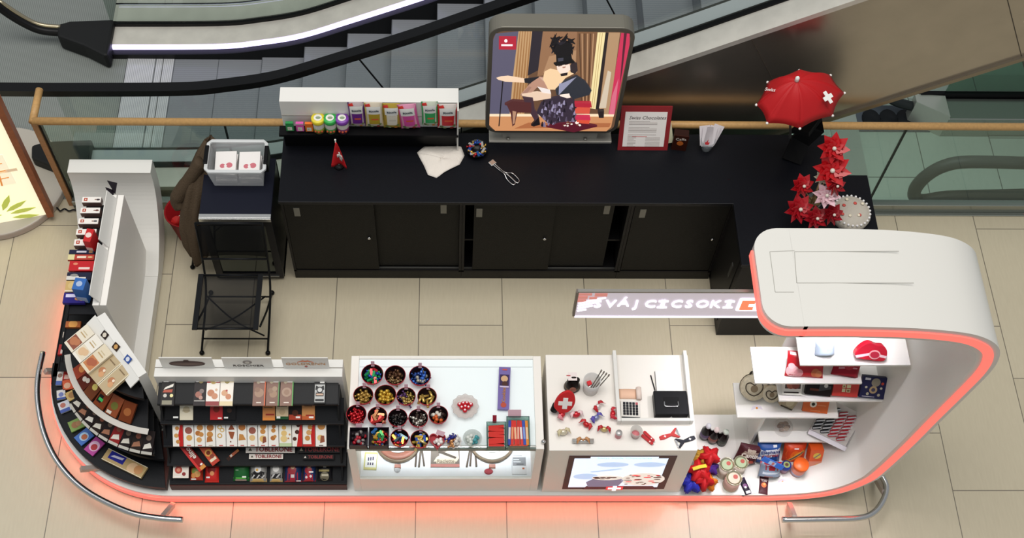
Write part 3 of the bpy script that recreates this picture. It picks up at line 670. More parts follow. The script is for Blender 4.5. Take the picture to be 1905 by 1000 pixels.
# crumpled white napkin
rr = random.Random(2)
pp_ = [at(*p_, TZ+.012) for p_ in ((776, 283), (790, 272), (845, 268), (858, 273), (864, 288), (855, 305), (826, 320), (812, 329), (796, 325), (788, 305))]
cx0 = sum((p_.x for p_ in pp_))/len(pp_); cy0 = sum((p_.y for p_ in pp_))/len(pp_)
def nap(u, v):
    k = u*len(pp_); i = int(k) % len(pp_); f = k-int(k); a = pp_[i]; b = pp_[(i+1) % len(pp_)]
    x = a.x+(b.x-a.x)*f; y = a.y+(b.y-a.y)*f
    return (cx0+(x-cx0)*v, cy0+(y-cy0)*v, TZ+.006+.02*(1-v*v)*(1+.25*math.sin(6.2832*2*u+v*3))+.005*math.sin(6.2832*4*u)*v)
tag(MB().grid(nap, 40, 8).build('napkin', M('e4dcd2', .85, bump=.4, scale=60), solid=.004), 'crumpled white cloth napkin lying on the black worktop', 'napkin')
# tongs
t = thing('serving_tongs', 'silver wire serving tongs lying on the black worktop', 'tongs', T(0, 0, 0))
def tg(*pp): return spline([at(px, py, TZ+.01+(.01 if k in (2,) else 0)) for k, (px, py) in enumerate(pp)], 5)
TR = .0035
MB().tube(tg((917, 302), (930, 313), (941, 321), (953, 322), (963, 331), (966, 336), (962, 340), (952, 331), (942, 322)), TR, 6).build('wire_arm', CHROME, t)
MB().tube(tg((917, 306), (929, 316), (938, 323), (943, 333), (952, 342), (957, 343), (958, 338), (949, 329), (940, 322)), TR, 6).build('wire_arm', CHROME, t)
a = at(916, 303, TZ+.01); MB().box(-.022, .022, -.02, .02, 0, .016).build('grip', M('c6c6c6', .25, .9), t, T(a.x, a.y, TZ+.002) @ RZ(40), bevel=.004)
# framed notice
a = at(1150, 279, TZ); b = at(1240, 279, TZ)
t = thing('notice_frame', 'red framed white notice leaning on the worktop right of the lit poster box', 'sign', T((a.x+b.x)/2, a.y, TZ))
ww = (b.x-a.x)/2+.005; hh2 = .34; X = RX(68)
MB().box(-ww, ww, 0, hh2, -.012, .0, 0, X).build('frame_board', M('8e2228', .45), t)
pp2 = MB().box(-ww+.03, ww-.03, .03, hh2-.04, 0, .002, 0, X)
for i in range(18):
    y = hh2-.115-.0115*i
    if i in (3, 8): continue
    wl = (ww-.07)*(.95 if i % 4 else .7); pp2.box(-ww+.06, -ww+.06+wl*(2 if i < 10 else .6), y, y+.0035, .002, .0026, 1, X)
    if i >= 11: pp2.box(ww-.16, ww-.06, y, y+.0035, .002, .0026, 1, X)
pp2.box(-.08, .02, hh2-.233, hh2-.229, .002, .0028, 2, X).build('notice_sheet', [M('f4eee9', .5), M('aaa09b', .6), M('c64a4a', .6)], t)
text('Swiss Chocolates', .036, 'script_heading', M('4a403f', .5), t, X @ T(.01, hh2-.085, .0025), .0004, .98, shear=.3)
MB().box(-.02, .02, -.0, .2, -.03, -.012, 0, X @ RX(-10)).build('stand_leg', BLK, t)
# leaflet holders
a = at(1262, 272, TZ)
t = thing('leaflet_box', 'dark brown card box with an orange picture on the worktop, between notice and glass', 'box', T(a.x, a.y, TZ) @ RZ(-8))
MB().box(-.05, .05, -.03, .04, 0, .14).build('card_box', M('2f1712', .4), t, bevel=.003)
MB().box(-.05, .05, -.034, -.03, 0, .16).prism(circ(.0, .08, .022, 18), .034, .036, 1, RX(90)).build('front_print', [M('3c1a12', .4), M('c86a2a', .4)], t)
text('Caffe', .034, 'print_lettering', M('e8ddd2', .5), t, T(0, -.036, .125) @ RX(90) @ RZ(6), .0006)
for i, (dx, rz) in enumerate(((-.088, 20), (-.07, 12))):
    tag(MB().box(-.03, .03, 0, .17, 0, .0016).build('leaflet', M('dcd9b8', .6), X=T(a.x+dx, a.y+.01-.012*i, TZ+.04) @ RX(72) @ RZ(rz)), 'pale green leaflet standing in the dark brown card box, '+('left one', 'right one')[i], 'leaflet', 'pale leaflets in the brown box')
a = at(1313, 276, TZ)
t = thing('card_glass', 'clear drinking glass full of white cards at the right of the worktop', 'glass', T(a.x, a.y, TZ))
MB().lathe([(.035, 0), (.05, .1), (.046, .1), (.032, .006), (.0001, .006)], 20).build('bowl', M('aab0b4', .15, alpha=.35), t)
for i, (dx, rz) in enumerate(((-.022, 8), (-.01, 2), (.004, -6), (.018, -12), (.03, -20))):
    c = MB().box(-.036, .036, .0, .15, 0, .0016)
    mats = [M('e9e1e4', .6), M('c33339', .5)]
    if i == 1: c.prism([(-.01, .012), (.012, .012), (.02, .03), (.006, .03), (.01, .055), (-.002, .036), (-.014, .03)], .0016, .0022, 1)
    tag(c.build('business_card', mats, X=T(a.x+dx*.6, a.y-.012*(2-abs(i-1.5)), TZ+.05) @ RX(66) @ RZ(rz)), 'white card standing in the clear glass, '+('leftmost of five', 'front one with the red emblem', 'middle of five', 'second from right', 'rightmost of five')[i], 'card', 'white cards in the glass')
# umbrella on a black curved post
t = thing('cocktail_umbrella', 'small red umbrella with a white cross on a black post', 'umbrella', T(0, 0, 0))
ub = at(1470, 320, TZ)
uc = Vector((3.03, -.12, 1.66))
px8 = [(1407, 195), (1428, 153), (1487, 131), (1545, 140), (1571, 173), (1549, 215), (1488, 239), (1427, 229)]
apex = at(1482, 150, 1.86)
nrm = Vector((0, -.12, 1))
tips = [atP(a, b, (apex.x+.015, apex.y-.08, 1.66), nrm) for a, b in px8]
mb = MB()
for i in range(8):
    def pan(u, v, i=i):
        p_ = tips[i].lerp(tips[(i+1) % 8], u); q = apex.lerp(p_, v*(1-.045*math.sin(math.pi*u)*v)); q.z += .05*math.sin(math.pi*v)*(1-.22*math.sin(math.pi*u)); return q
    mb.grid(pan, 6, 8)
cano = mb.build('canopy', M('b8171c', .55), t, solid=.002)
for i in range(8):
    MB().ball(tips[i], .009, n=10).build('rib_tip', SWHITE, t)
    MB().tube([apex-Vector((0, 0, .02)), apex.lerp(tips[i], .5)+Vector((0, 0, .035)), tips[i]-Vector((0, 0, .005))], .003, 6).build('rib', STEEL, t)
MB().lathe([(.014, 0), (.013, .03), (.001, .045)], 12, X=T(*apex)).build('finial', SWHITE, t)
c0 = atP(1540, 181, (apex.x+.3, apex.y-.05, 1.755), (.45, -.2, 1)); ax = Vector((.45, -.2, 1)).normalized()
MB().prism(cross_pts(0, 0, .042, .014, 62), .0, .004, X=T(*(c0+ax*.0)) @ ax.to_track_quat('Z', 'Y').to_matrix().to_4x4()).build('white_cross', SWHITE, t)
c0 = atP(1425, 168, (apex.x-.26, apex.y, 1.75), (-.45, 0, 1)); ax = Vector((-.6, 0.05, 1)).normalized()
text('Swiss', .034, 'white_lettering', SWHITE, t, T(*(c0+ax*.008+Vector((.03, 0, 0)))) @ ax.to_track_quat('Z', 'Y').to_matrix().to_4x4() @ RZ(65), .001)
MB().tube([(apex.x, apex.y, 1.86), (apex.x+.03, apex.y-.03, 1.55), (apex.x+.09, apex.y-.02, 1.3)], .008, 8).build('shaft', STEEL, t)
t = thing('umbrella_post', 'black bent post on the worktop that carries the small red umbrella', 'stand', T(0, 0, 0))
b0 = at(1478, 300, TZ); b1 = at(1508, 236, TZ+.18)
MB().bar([(b0.x-.02, b0.y, TZ), (b0.x+.03, b0.y+.1, TZ+.1), (3.26, .0, TZ+.22), (3.23, .02, TZ+.3), (3.12, -.11, TZ+.32)], .03, .13, up=(1, 0, .3)).build('bent_post', M('0a0a0b', .7), t)
# glass vase with pinwheel flowers
fb = at(1506, 392, TZ)
t = thing('flower_pot', 'clear pot on the worktop holding the foil pinwheel flowers', 'pot', T(fb.x, fb.y, TZ))
MB().lathe([(.04, 0), (.055, .14), (.05, .14), (.036, .008), (.0001, .008)], 20).build('pot', glassy('c9c4b8', .15), t)
MB().lathe([(.0001, .05), (.045, .05), (.047, .1), (.0001, .1)], 20).build('sand', M('8d7a55', .8), t)
FR = [((1551, 275), .62, 'b9171d', .085, 'topmost red pinwheel flower, above the others'), ((1548, 316), .5, 'b8131a', .1, 'largest red pinwheel flower, just below the topmost one'), ((1554, 345), .42, '96101c', .06, 'dark red pinwheel flower right of the pale ones'),
      ((1528, 330), .42, 'd6cdb8', .04, 'small cream pinwheel flower between the red ones'), ((1538, 362), .34, 'e6bfc8', .075, 'pale pink pinwheel flower'), ((1492, 345), .3, 'b3141e', .07, 'red pinwheel flower leaning left'),
      ((1486, 388), .2, 'a5131f', .085, 'red foil flower hanging low at the left'), ((1518, 405), .16, '9d1420', .07, 'red foil flower low in front'), ((1548, 398), .2, '8d111d', .065, 'dark red foil flower low at the right')]
rr = random.Random(4)
for (pp, dz, colr, rad, lb) in FR:
    c = at(pp[0], pp[1], TZ+dz)
    f = thing('pinwheel_flower', lb+' in the pot at the counter end', 'pinwheel', T(c.x, c.y, c.z), 'foil pinwheel flowers in the pot')
    n_ = 8; rad *= 1.22; hd = MB(); tl = Vector((rr.uniform(-.3, .3), -.75, .8)).normalized().to_track_quat('Z', 'Y').to_matrix().to_4x4()
    for i in range(n_):
        a = 360*i/n_
        hd.add([(0, 0, .0), (rad*.45, -rad*.32, .022), (rad, rad*.05, .004+.012*(i % 2)), (rad*.5, rad*.3, -.006)], [(0, 1, 2, 3)], 0, False, tl @ RZ(a))
        hd.add([(0, 0, .012), (rad*.3, -rad*.2, .03), (rad*.62, rad*.1, .024), (rad*.3, rad*.2, .012)], [(0, 1, 2, 3)], 0, False, tl @ RZ(a+22))
    hd.build('petals', M(colr, .3, coat=.3), f, solid=.0015)
    MB().ball((0, 0, 0), rad*.13, X=tl @ T(0, 0, .03)).build('centre', M('c9a54a' if colr[0] in 'dc' else 'd8d0c4', .35), f)
    MB().tube([(0, 0, -.01), (fb.x-c.x+rr.uniform(-.02, .02), fb.y-c.y+rr.uniform(-.02, .02), TZ+.07-c.z)], .004, 6).build('stick', M('b9966c' if colr != 'e6bfc8' else 'd9c3b4', .5), f)
ck = at(1584, 394, TZ-.01+.06)
t = thing('beaded_cushion', 'round white cushion edged with clear beads beside the pinwheel flowers', 'cushion', T(ck.x, ck.y, TZ-.02))
MB().lathe([(.09, 0), (.125, .02), (.13, .06), (.115, .085), (.06, .1), (.0001, .102)], 28).build('pad', M('b9b2a6', .7, bump=.5, scale=40), t)
for i in range(26):
    a = 2*math.pi*i/26; MB().ball((.118*math.cos(a), .118*math.sin(a), .086), .0085, n=8).build('bead', M('e8e6e6', .1, coat=.6), t)
for i in range(8): a = rr.uniform(0, 6.28); q = rr.uniform(.02, .09); MB().lathe([(.008, 0), (.012, .004), (.008, .008)], 10, X=T(q*math.cos(a), q*math.sin(a), .1-.25*q*q*10*.1)).build('rosette', M('c9534a' if i % 2 else 'e2d8c2', .6), t)
# ================================================================ LEFT OF THE COUNTER
FX0, FX1, FYF, FYB, FZ = -.862, -.38, -.46, .03, .83
t = thing('glass_door_fridge', 'black glass door fridge with a silver strip beside the black counter', 'fridge', T(0, 0, 0))
FB = M('15151a', .35)
MB().box(FX0, FX0+.03, FYF+.03, FYB, .0, FZ-.03).box(FX1-.03, FX1, FYF+.03, FYB, .0, FZ-.03).box(FX0, FX1, FYB-.03, FYB, 0, FZ-.03).box(FX0, FX1, FYF+.03, FYB, 0, .08).build('cabinet', FB, t)
MB().box(FX0, FX1, FYF, FYB, FZ-.03, FZ).build('top', M('1a1c28', .3), t, bevel=.004)
MB().box(FX0, FX1, FYF-.012, FYF, FZ-.035, FZ+.002).box(FX0, FX1, FYF, FYF+.03, FZ, FZ+.002).build('silver_strip', M('d8d8d6', .25, .9), t, bevel=.002)
d = MB().box(FX0, FX1, FYF, FYF+.03, .03, .09).box(FX0, FX1, FYF, FYF+.03, FZ-.1, FZ-.04).box(FX0, FX0+.05, FYF, FYF+.03, .09, FZ-.1).box(FX1-.05, FX1, FYF, FYF+.03, .09, FZ-.1).build('door_frame', FB, t)
MB().box(FX0+.05, FX1-.05, FYF+.01, FYF+.016, .09, FZ-.1).build('door_glass', glassy('55575c', .12), d)
for z in (.27, .5): MB().box(FX0+.03, FX1-.03, FYF+.06, FYB-.03, z, z+.012).build('wire_shelf', M('9b9b94', .4, .6), t)
MB().box(FX0+.2, FX0+.32, FYF-.001, FYF+.001, FZ-.075, FZ-.065).build('control_light', M('d8652a', .5, emit=1), t)
MB().box(FX0+.02, FX1-.03, FYF-.008, FYF, .055, .062).build('trim', STEEL, t)
# storage box with printed napkins on the fridge
b = [at(*p_, FZ) for p_ in ((399, 346), (491, 346))]
bx = (b[0].x+b[1].x)/2
t = thing('storage_box', 'clear plastic storage box with black clips standing on the fridge', 'box', T(bx, -.2, FZ))
def tub(w0, d0, w1, d1, h):
    lo = [(-w0, 0, 0), (w0, 0, 0), (w0, d0, 0), (-w0, d0, 0)]; dd = (d1-d0)/2
    hi = [(-w1, -dd, h), (w1, -dd, h), (w1, d0+dd, h), (-w1, d0+dd, h)]
    return MB().add(lo+hi, [(3, 2, 1, 0), (0, 1, 5, 4), (1, 2, 6, 5), (2, 3, 7, 6), (3, 0, 4, 7)])
PLA = M('e4e6e8', .25, alpha=.42)
tub(.165, .2, .19, .24, .2).build('tub', PLA, t, solid=.004)
MB().bar([(-.195+.02, -.025, .2), (.195-.02, -.025, .2), (.195, -.005, .2), (.195, .205, .2), (.175, .225, .2), (-.175, .225, .2), (-.195, .205, .2), (-.195, -.005, .2)], .024, .02, closed=True).build('rim', M('dfe1e1', .3, alpha=.75), t, bevel=.004)
for s_ in (-1, 1): MB().box(s_*.2-.014, s_*.2+.014, .03, .18, .12, .22).build('clip', BLK, t, bevel=.004)
rr = random.Random(9)
for i in range(12):
    n_ = MB().box(-.07, .07, -.085, .085, 0, .02).prism(circ(-.025, .03, .022, 14), .02, .0206, 1).prism(circ(.02, .035, .018, 14), .02, .0206, 1).prism(circ(-.0, .036, .01, 10), .02, .0208, 0)
    tag(n_.build('napkin_pack', [M('ece7e4', .6), M('c9707a', .6)], X=T(bx-.08+.16*(i % 2), -.1+rr.uniform(-.005, .005), FZ+.008+.0225*(i//2)) @ RZ(rr.uniform(-4, 4)+(180 if i % 4 > 1 else 0))), 'pack of white napkins with a red print in the clear box on the fridge', 'napkins', 'napkin packs in the storage box')
# folding mesh chair
MESHM = M('131416', .55, alpha=.62); TB = M('18191b', .4, .3)
t = thing('folding_chair', 'black folding mesh chair standing open in front of the fridge', 'chair', T(0, 0, 0))
SX0, SX1 = -.885, -.478
MB().grid(lambda u, v: (SX0+(SX1-SX0)*u, -1.1+.415*v, .45-.02*math.sin(math.pi*v)), 6, 10).build('seat', MESHM, t, solid=.004)
for xx in (SX0, SX1): MB().bar([(xx, -1.11, .455), (xx, -.68, .455)], .035, .012).build('seat_band', TB, t)
for yy in (-1.1, -.685): MB().tube([(SX0, yy, .452), (SX1, yy, .452)], .008, 8).build('seat_bar', TB, t)
MB().grid(lambda u, v: (-.862+.435*u, -.6+.06*v+.015*math.sin(math.pi*u), .56+.29*v), 8, 6).build('backrest', MESHM, t, solid=.004)
for s_, xb, xf in ((0, -.87, -.915), (1, -.425, -.453)):
    MB().tube(spline([(xb, -.53, .87), (xb, -.62, .5), (xb+(-.0 if s_ else .0), -.75, .3), (xf, -1.03, .03), (xf, -1.06, .012)], 5), .008, 8).build('leg', TB, t)
    xr2 = (-.9, -.46)[s_]
    MB().tube(spline([(xr2+.01, -1.08, .45), (xr2+.01, -.85, .24), (xr2, -.6, .03), (xr2, -.575, .012)], 5), .008, 8).build('leg', TB, t)
    MB().ball((xf, -1.06, .015), .018).build('foot_cap', BLK, t); MB().ball((xr2, -.575, .015), .018).build('foot_cap', BLK, t)
MB().tube([(-.915, -.98, .075), (-.453, -.98, .075)], .006, 6).build('stretcher', TB, t)
MB().tube([(-.9, -.64, .07), (-.46, -.64, .07)], .006, 6).build('stretcher', TB, t)
MB().tube([(-.87, -.62, .56), (-.425, -.62, .56)], .008, 8).build('back_bar', TB, t)
MB().tube([(-.87, -.53, .87), (-.425, -.53, .87)], .01, 8).build('back_bar', TB, t)
MB().tube(spline([(-.88, -.95, .15), (-.68, -.9, .22), (-.47, -.72, .22)], 5), .006, 6).build('cross_brace', TB, t)
MB().tube(spline([(-.88, -.72, .22), (-.68, -.9, .2), (-.47, -.98, .12)], 5), .006, 6).build('cross_brace', TB, t)
# brown jacket over a second folded chair
t = thing('folding_chair', 'second black folding chair, folded under the brown jacket left of the fridge', 'chair', T(0, 0, 0))
for yy in (-.36, -.1):
    a0 = Vector((-1.055, yy, .012)); a1 = Vector((-.95, yy+.1, .5))
    MB().tube([a0, a0.lerp(a1, .5), a1], .009, 8).build('leg', TB, t); MB().ball(a0, .018).build('foot_cap', BLK, t)
MB().tube([(-.95, -.26, .5), (-.95, .0, .5)], .009, 8).build('back_bar', TB, t)
MB().tube([(-1.03, -.34, .15), (-1.03, -.08, .15)], .007, 8).build('stretcher', TB, t)
JK = M('4c3f31', .8, bump=.5, scale=90)
jr = [(at(382, 268, .93), .05), (at(372, 300, .86), .1), (at(362, 340, .74), .13), (at(355, 380, .6), .15), (at(355, 420, .45), .15), (at(358, 455, .32), .13), (at(362, 478, .24), .1)]
def jack(u, v):
    k = min(v*(len(jr)-1), len(jr)-1.001); i = int(k); f = k-i
    c = jr[i][0].lerp(jr[i+1][0], f); r_ = jr[i][1]+(jr[i+1][1]-jr[i][1])*f
    a = 2*math.pi*u
    fold = 1+.16*math.sin(a*5+v*4)+.08*math.sin(a*9-v*7)
    return (c.x+.03+r_*.62*math.cos(a)*fold, c.y+.03+r_*.8*math.sin(a)*fold, c.z+.03*math.sin(a*3+v*3)*v)
jk = thing('jacket', 'brown jacket draped over the folded chair left of the fridge', 'jacket', T(0, 0, 0))
MB().grid(jack, 48, 24).build('jacket_body', JK, jk, solid=.008)
sl = [at(376, 300, .9), at(345, 345, .72), at(330, 370, .62), at(337, 385, .56)]
MB().tube(spline(sl, 6), [.05]*6+[.055]*6+[.05]*6+[.045], 12).build('sleeve', JK, jk)
# red bin
c = at(322, 418, 0.0)
bc = Vector((-1.1, -.06, 0))
t = thing('waste_bin', 'red round waste bin with rubbish between the white wall and the jacket', 'bin', T(bc.x, bc.y, 0) )
MB().lathe([(.095, 0), (.135, .3), (.142, .3), (.14, .305), (.128, .3), (.09, .008), (.0001, .008)], 28).build('bin', M('8f141a', .5), t)
rr = random.Random(6)
for i in range(7):
    mb = MB().lathe([(max(.0001, math.sin(k_*.628)*.035*(1+.3*rr.uniform(-1, 1))), -.03*math.cos(k_*.628)) for k_ in range(6)], 9, sx=1.2, sm=False)
    tag(mb.build('crumpled_wrapper', M('c62a28' if i % 3 == 0 else 'd9d4cc', .6), X=T(bc.x-.03+rr.uniform(-.05, .05), bc.y-.03+rr.uniform(-.05, .05), .2+.03*(i//3)) @ RX(40*i) @ RZ(50*i)), 'crumpled red or white wrapper in the red waste bin', 'rubbish', 'rubbish in the red bin')
# ================================================================ PACKS: one shape helper for boxes and soft pouches
def plane_z(z): return (Vector((0, 0, z)), Vector((0, 0, 1)))
def stand(px, py, z, lean, rz=0):       # plane of something standing at that spot, leaning back
    n = Vector((math.sin(R(rz))*math.sin(R(lean)), -math.cos(R(rz))*math.sin(R(lean)), math.cos(R(lean))))
    return (at(px, py, z), n)
def on(quad, pl, lift=0):
    p0, n = pl; n = n.normalized()
    bl, br, tl = [atP(*q, p0, n) for q in quad]
    ax = (br-bl); w_ = ax.length; ax.normalize(); up = tl-bl; up -= ax*up.dot(ax); l_ = up.length; up.normalize()
    nn = ax.cross(up); o = (bl+br)/2+nn*lift
    X = Matrix.Identity(4)
    for i in range(3): X[i][0] = ax[i]; X[i][1] = up[i]; X[i][2] = nn[i]; X[i][3] = o[i]
    return X, w_, l_
def pack(name, label, cat, X, w_, l_, t_, base, art=(), group=None, soft=False, side=None, rough=.38, z0=0, parent=None, edge=None):
    mats = [M(base, rough, coat=.15)]
    def mi(col):
        m_ = M(col, rough)
        if m_ not in mats: mats.append(m_)
        return mats.index(m_)
    mb = MB()
    if soft:
        def h(u, v):
            a = max(0, 1-abs(2*u-1)**3); b = max(0, 1-abs(2*v-1)**4)
            return t_*(.12+.88*(a*b)**.6)
        mb.grid(lambda u, v: ((u-.5)*w_*(1-.05*math.sin(math.pi*v)), v*l_, h(u, v)), 10, 10)
        mb.grid(lambda u, v: ((u-.5)*w_*(1-.05*math.sin(math.pi*v)), v*l_, 0), 10, 10)
        for f in (lambda q: (0, q), lambda q: (1, q), lambda q: (q, 0), lambda q: (q, 1)):
            mb.grid(lambda u, v, f=f: ((f(u)[0]-.5)*w_*(1-.05*math.sin(math.pi*f(u)[1])), f(u)[1]*l_, h(*f(u))*v), 10, 1)
    else:
        h = lambda u, v: t_
        mb.box(-w_/2, w_/2, 0, l_, 0, t_)
        if side: mb.box(-w_/2-.0004, w_/2+.0004, -.0004, l_+.0004, t_*.0+.0002, t_*.88, mi(side))
        if edge: mb.box(w_/2-.006, w_/2+.0006, 0, l_, .0, t_+.0008, mi(edge))
    e = .0006
    def P(u, v, k): u = min(max(u, 0.0), 1.0); v = min(max(v, 0.0), 1.0); return ((u-.5)*w_*(1-.05*math.sin(math.pi*v) if soft else 1), v*l_, h(u, v)+k)
    txt = []
    for k, a in enumerate(art):
        kk = e*(1+.35*k)
        if a[0] == 'r':
            _, u0, v0, u1, v1, c = a; mb.grid(lambda u, v: P(u0+(u1-u0)*u, v0+(v1-v0)*v, kk), 5 if soft else 1, 5 if soft else 1, mi(c))
        elif a[0] == 'c':
            _, cu, cv, r_, c = a[:5]; asp = a[5] if len(a) > 5 else w_/l_
            mb.grid(lambda u, v: P(cu+r_*v*math.cos(6.2832*u), cv+r_*asp*v*math.sin(6.2832*u), kk), 14, 2, mi(c))
        elif a[0] == 'p':
            _, pts, c = a; n_ = len(pts); gu = sum(q[0] for q in pts)/n_; gv = sum(q[1] for q in pts)/n_; q_ = 4 if soft else 1; K = 4 if soft else 1
            ring = [(pts[i][0]+(pts[(i+1) % n_][0]-pts[i][0])*j/q_, pts[i][1]+(pts[(i+1) % n_][1]-pts[i][1])*j/q_) for i in range(n_) for j in range(q_)]; N_ = len(ring)
            vs = [P(gu, gv, kk)]+[P(gu+(a_-gu)*k_/K, gv+(b_-gv)*k_/K, kk) for k_ in range(1, K+1) for a_, b_ in ring]
            mb.add(vs, [(0, 1+i, 1+(i+1) % N_) for i in range(N_)]+[(1+k_*N_+i, 1+(k_+1)*N_+i, 1+(k_+1)*N_+(i+1) % N_, 1+k_*N_+(i+1) % N_) for k_ in range(K-1) for i in range(N_)], mi(c))
        elif a[0] == 't': txt.append((a, kk))
    o = mb.build(name, mats, X=X)
    tag(o, label, cat, group)
    for (a, kk) in txt:
        _, u, v, size, s, c = a[:6]; rot = a[6] if len(a) > 6 else 0
        text(s, size, 'printed_lettering', M(c, rough), o, T((u-.5)*w_, v*l_, h(u, v)+kk+.0012+(t_*.02 if soft else 0)) @ RZ(rot), .0006, bold=size*.02)
    return o
PR = ('r', .62, .06, .92, .14, 'f2f0ec')          # little white price tag
# ================================================================ UNIT 3: tiered chocolate rack facing the front
AX0, AX1 = -.985, .16
TI = [(-1.80, .785, 12, .15), (-1.868, .64, 30, .16), (-1.955, .487, 40, .18), (-2.02, .325, 22, .15), (-2.1, .205, 24, .2)]
GB = M('18191c', .42, noise=.15, scale=150); BRN = M('4d2a25', .45)
t = thing('chocolate_rack', 'black five tier chocolate rack with white back and three header cards, facing the front', 'rack', T(0, 0, 0))
MB().box(-1.0, AX1, -1.67, -1.55, .118, .9).build('back_panel', WHITE, t, bevel=.003)
MB().box(-1.0, AX1, -1.612, -1.606, .899, .9015).build('groove', M('8c8880', .5), t)
for k, (yf, zf, an, d) in enumerate(TI):
    ca, sa = math.cos(R(an)), math.sin(R(an)); xo = .0 if k < 4 else .0
    MB().prism([(yf, zf-.014), (yf, zf), (yf+d*ca, zf+d*sa), (yf+d*ca, zf+d*sa-.014)], AX0+xo, AX1-(.03 if k == 0 else 0), X=Matrix(((0, 0, 1, 0), (1, 0, 0, 0), (0, 1, 0, 0), (0, 0, 0, 1)))).build('tier_board', GB, t)
    MB().box(AX0, AX1-(.03 if k == 0 else 0), yf-.006, yf, zf-.016, zf+.002).build('front_lip', GB, t)
YZX = Matrix(((0, 0, 1, 0), (1, 0, 0, 0), (0, 1, 0, 0), (0, 0, 0, 1)))
for xx in (AX0+.01, AX1-.035):
    MB().prism([(-1.668, .118), (-2.1, .118), (-2.1, .19), (-2.02, .31), (-1.955, .447), (-1.868, .62), (-1.80, .765), (-1.668, .79)], xx, xx+.012, X=YZX).build('side_panel', GB, t)
MB().box(AX0, AX1-.003, -2.112, -2.1, .118, .195).build('plinth', BRN, t)
def board(k): yf, zf, an, d = TI[k]; return (Vector((0, yf, zf+.001)), Vector((0, -math.sin(R(an)), math.cos(R(an)))))
for i, (x0, x1, lb) in enumerate(((299, 400, 'with the dark oval emblem'), (414, 509, 'with a small grey emblem'), (524, 613, 'with the orange mountain logo'))):
    a = at(x0+4, 684, .9); b = at(x1, 684, .9); ww = (b.x-a.x)
    c = thing('header_card', 'white header card '+lb+' standing on top of the tiered chocolate rack', 'card', T((a.x+b.x)/2, -1.612, .9))
    MB().box(-ww/2, ww/2, 0, .006, 0, .14).build('card', WHITE, c)
    XX = T(0, -.001, .065) @ RX(90)
    if i == 0: MB().prism(circ(0, .0, .11, 28, .036), 0, .002, 0, XX).prism([(-.02, .03), (.02, .03), (.012, .048), (-.012, .048)], 0, .002, 0, XX).prism(circ(0, 0, .095, 28, .006), .002, .003, 1, XX).build('oval_emblem', [M('54403c', .5), M('7a6259', .5)], c)
    if i == 1:
        MB().prism(circ(0, .02, .028, 16, .022), 0, .002, 0, XX).prism(circ(.0, .02, .014, 10), .002, .003, 1, XX).build('emblem', [M('8a8480', .5), M('c9c4bd', .5)], c)
        text('ROSCHIER', .034, 'lettering', M('57504d', .5), c, XX @ T(0, -.028, .001), .0006, 1.2)
    if i == 2:
        MB().prism([(-.05, .02), (-.015, .044), (0, .036), (.015, .044), (.05, .02), (.015, .032), (0, .024), (-.015, .032)], 0, .002, 0, XX).prism(cross_pts(0, -.038, .009, .004), 0, .002, 1, XX).build('mountain_logo', [M('d9774a', .5), M('b05a50', .5)], c)
        text('GOLDKENN', .04, 'lettering', M('cf9a6c', .5), c, XX @ T(0, -.004, .001), .0006, 1.12)
def bars(k, rows, t_, group, lab):
    for (bl, br, tl, base, art, extra, lb) in rows:
        X, w_, l_ = on((bl, br, tl), board(k))
        pack('chocolate_bar', lb, 'chocolate', X, w_, l_, t_, base, art, group, **extra)
tp_ = ('r', .12, .9, .5, .97, 'efeeea')
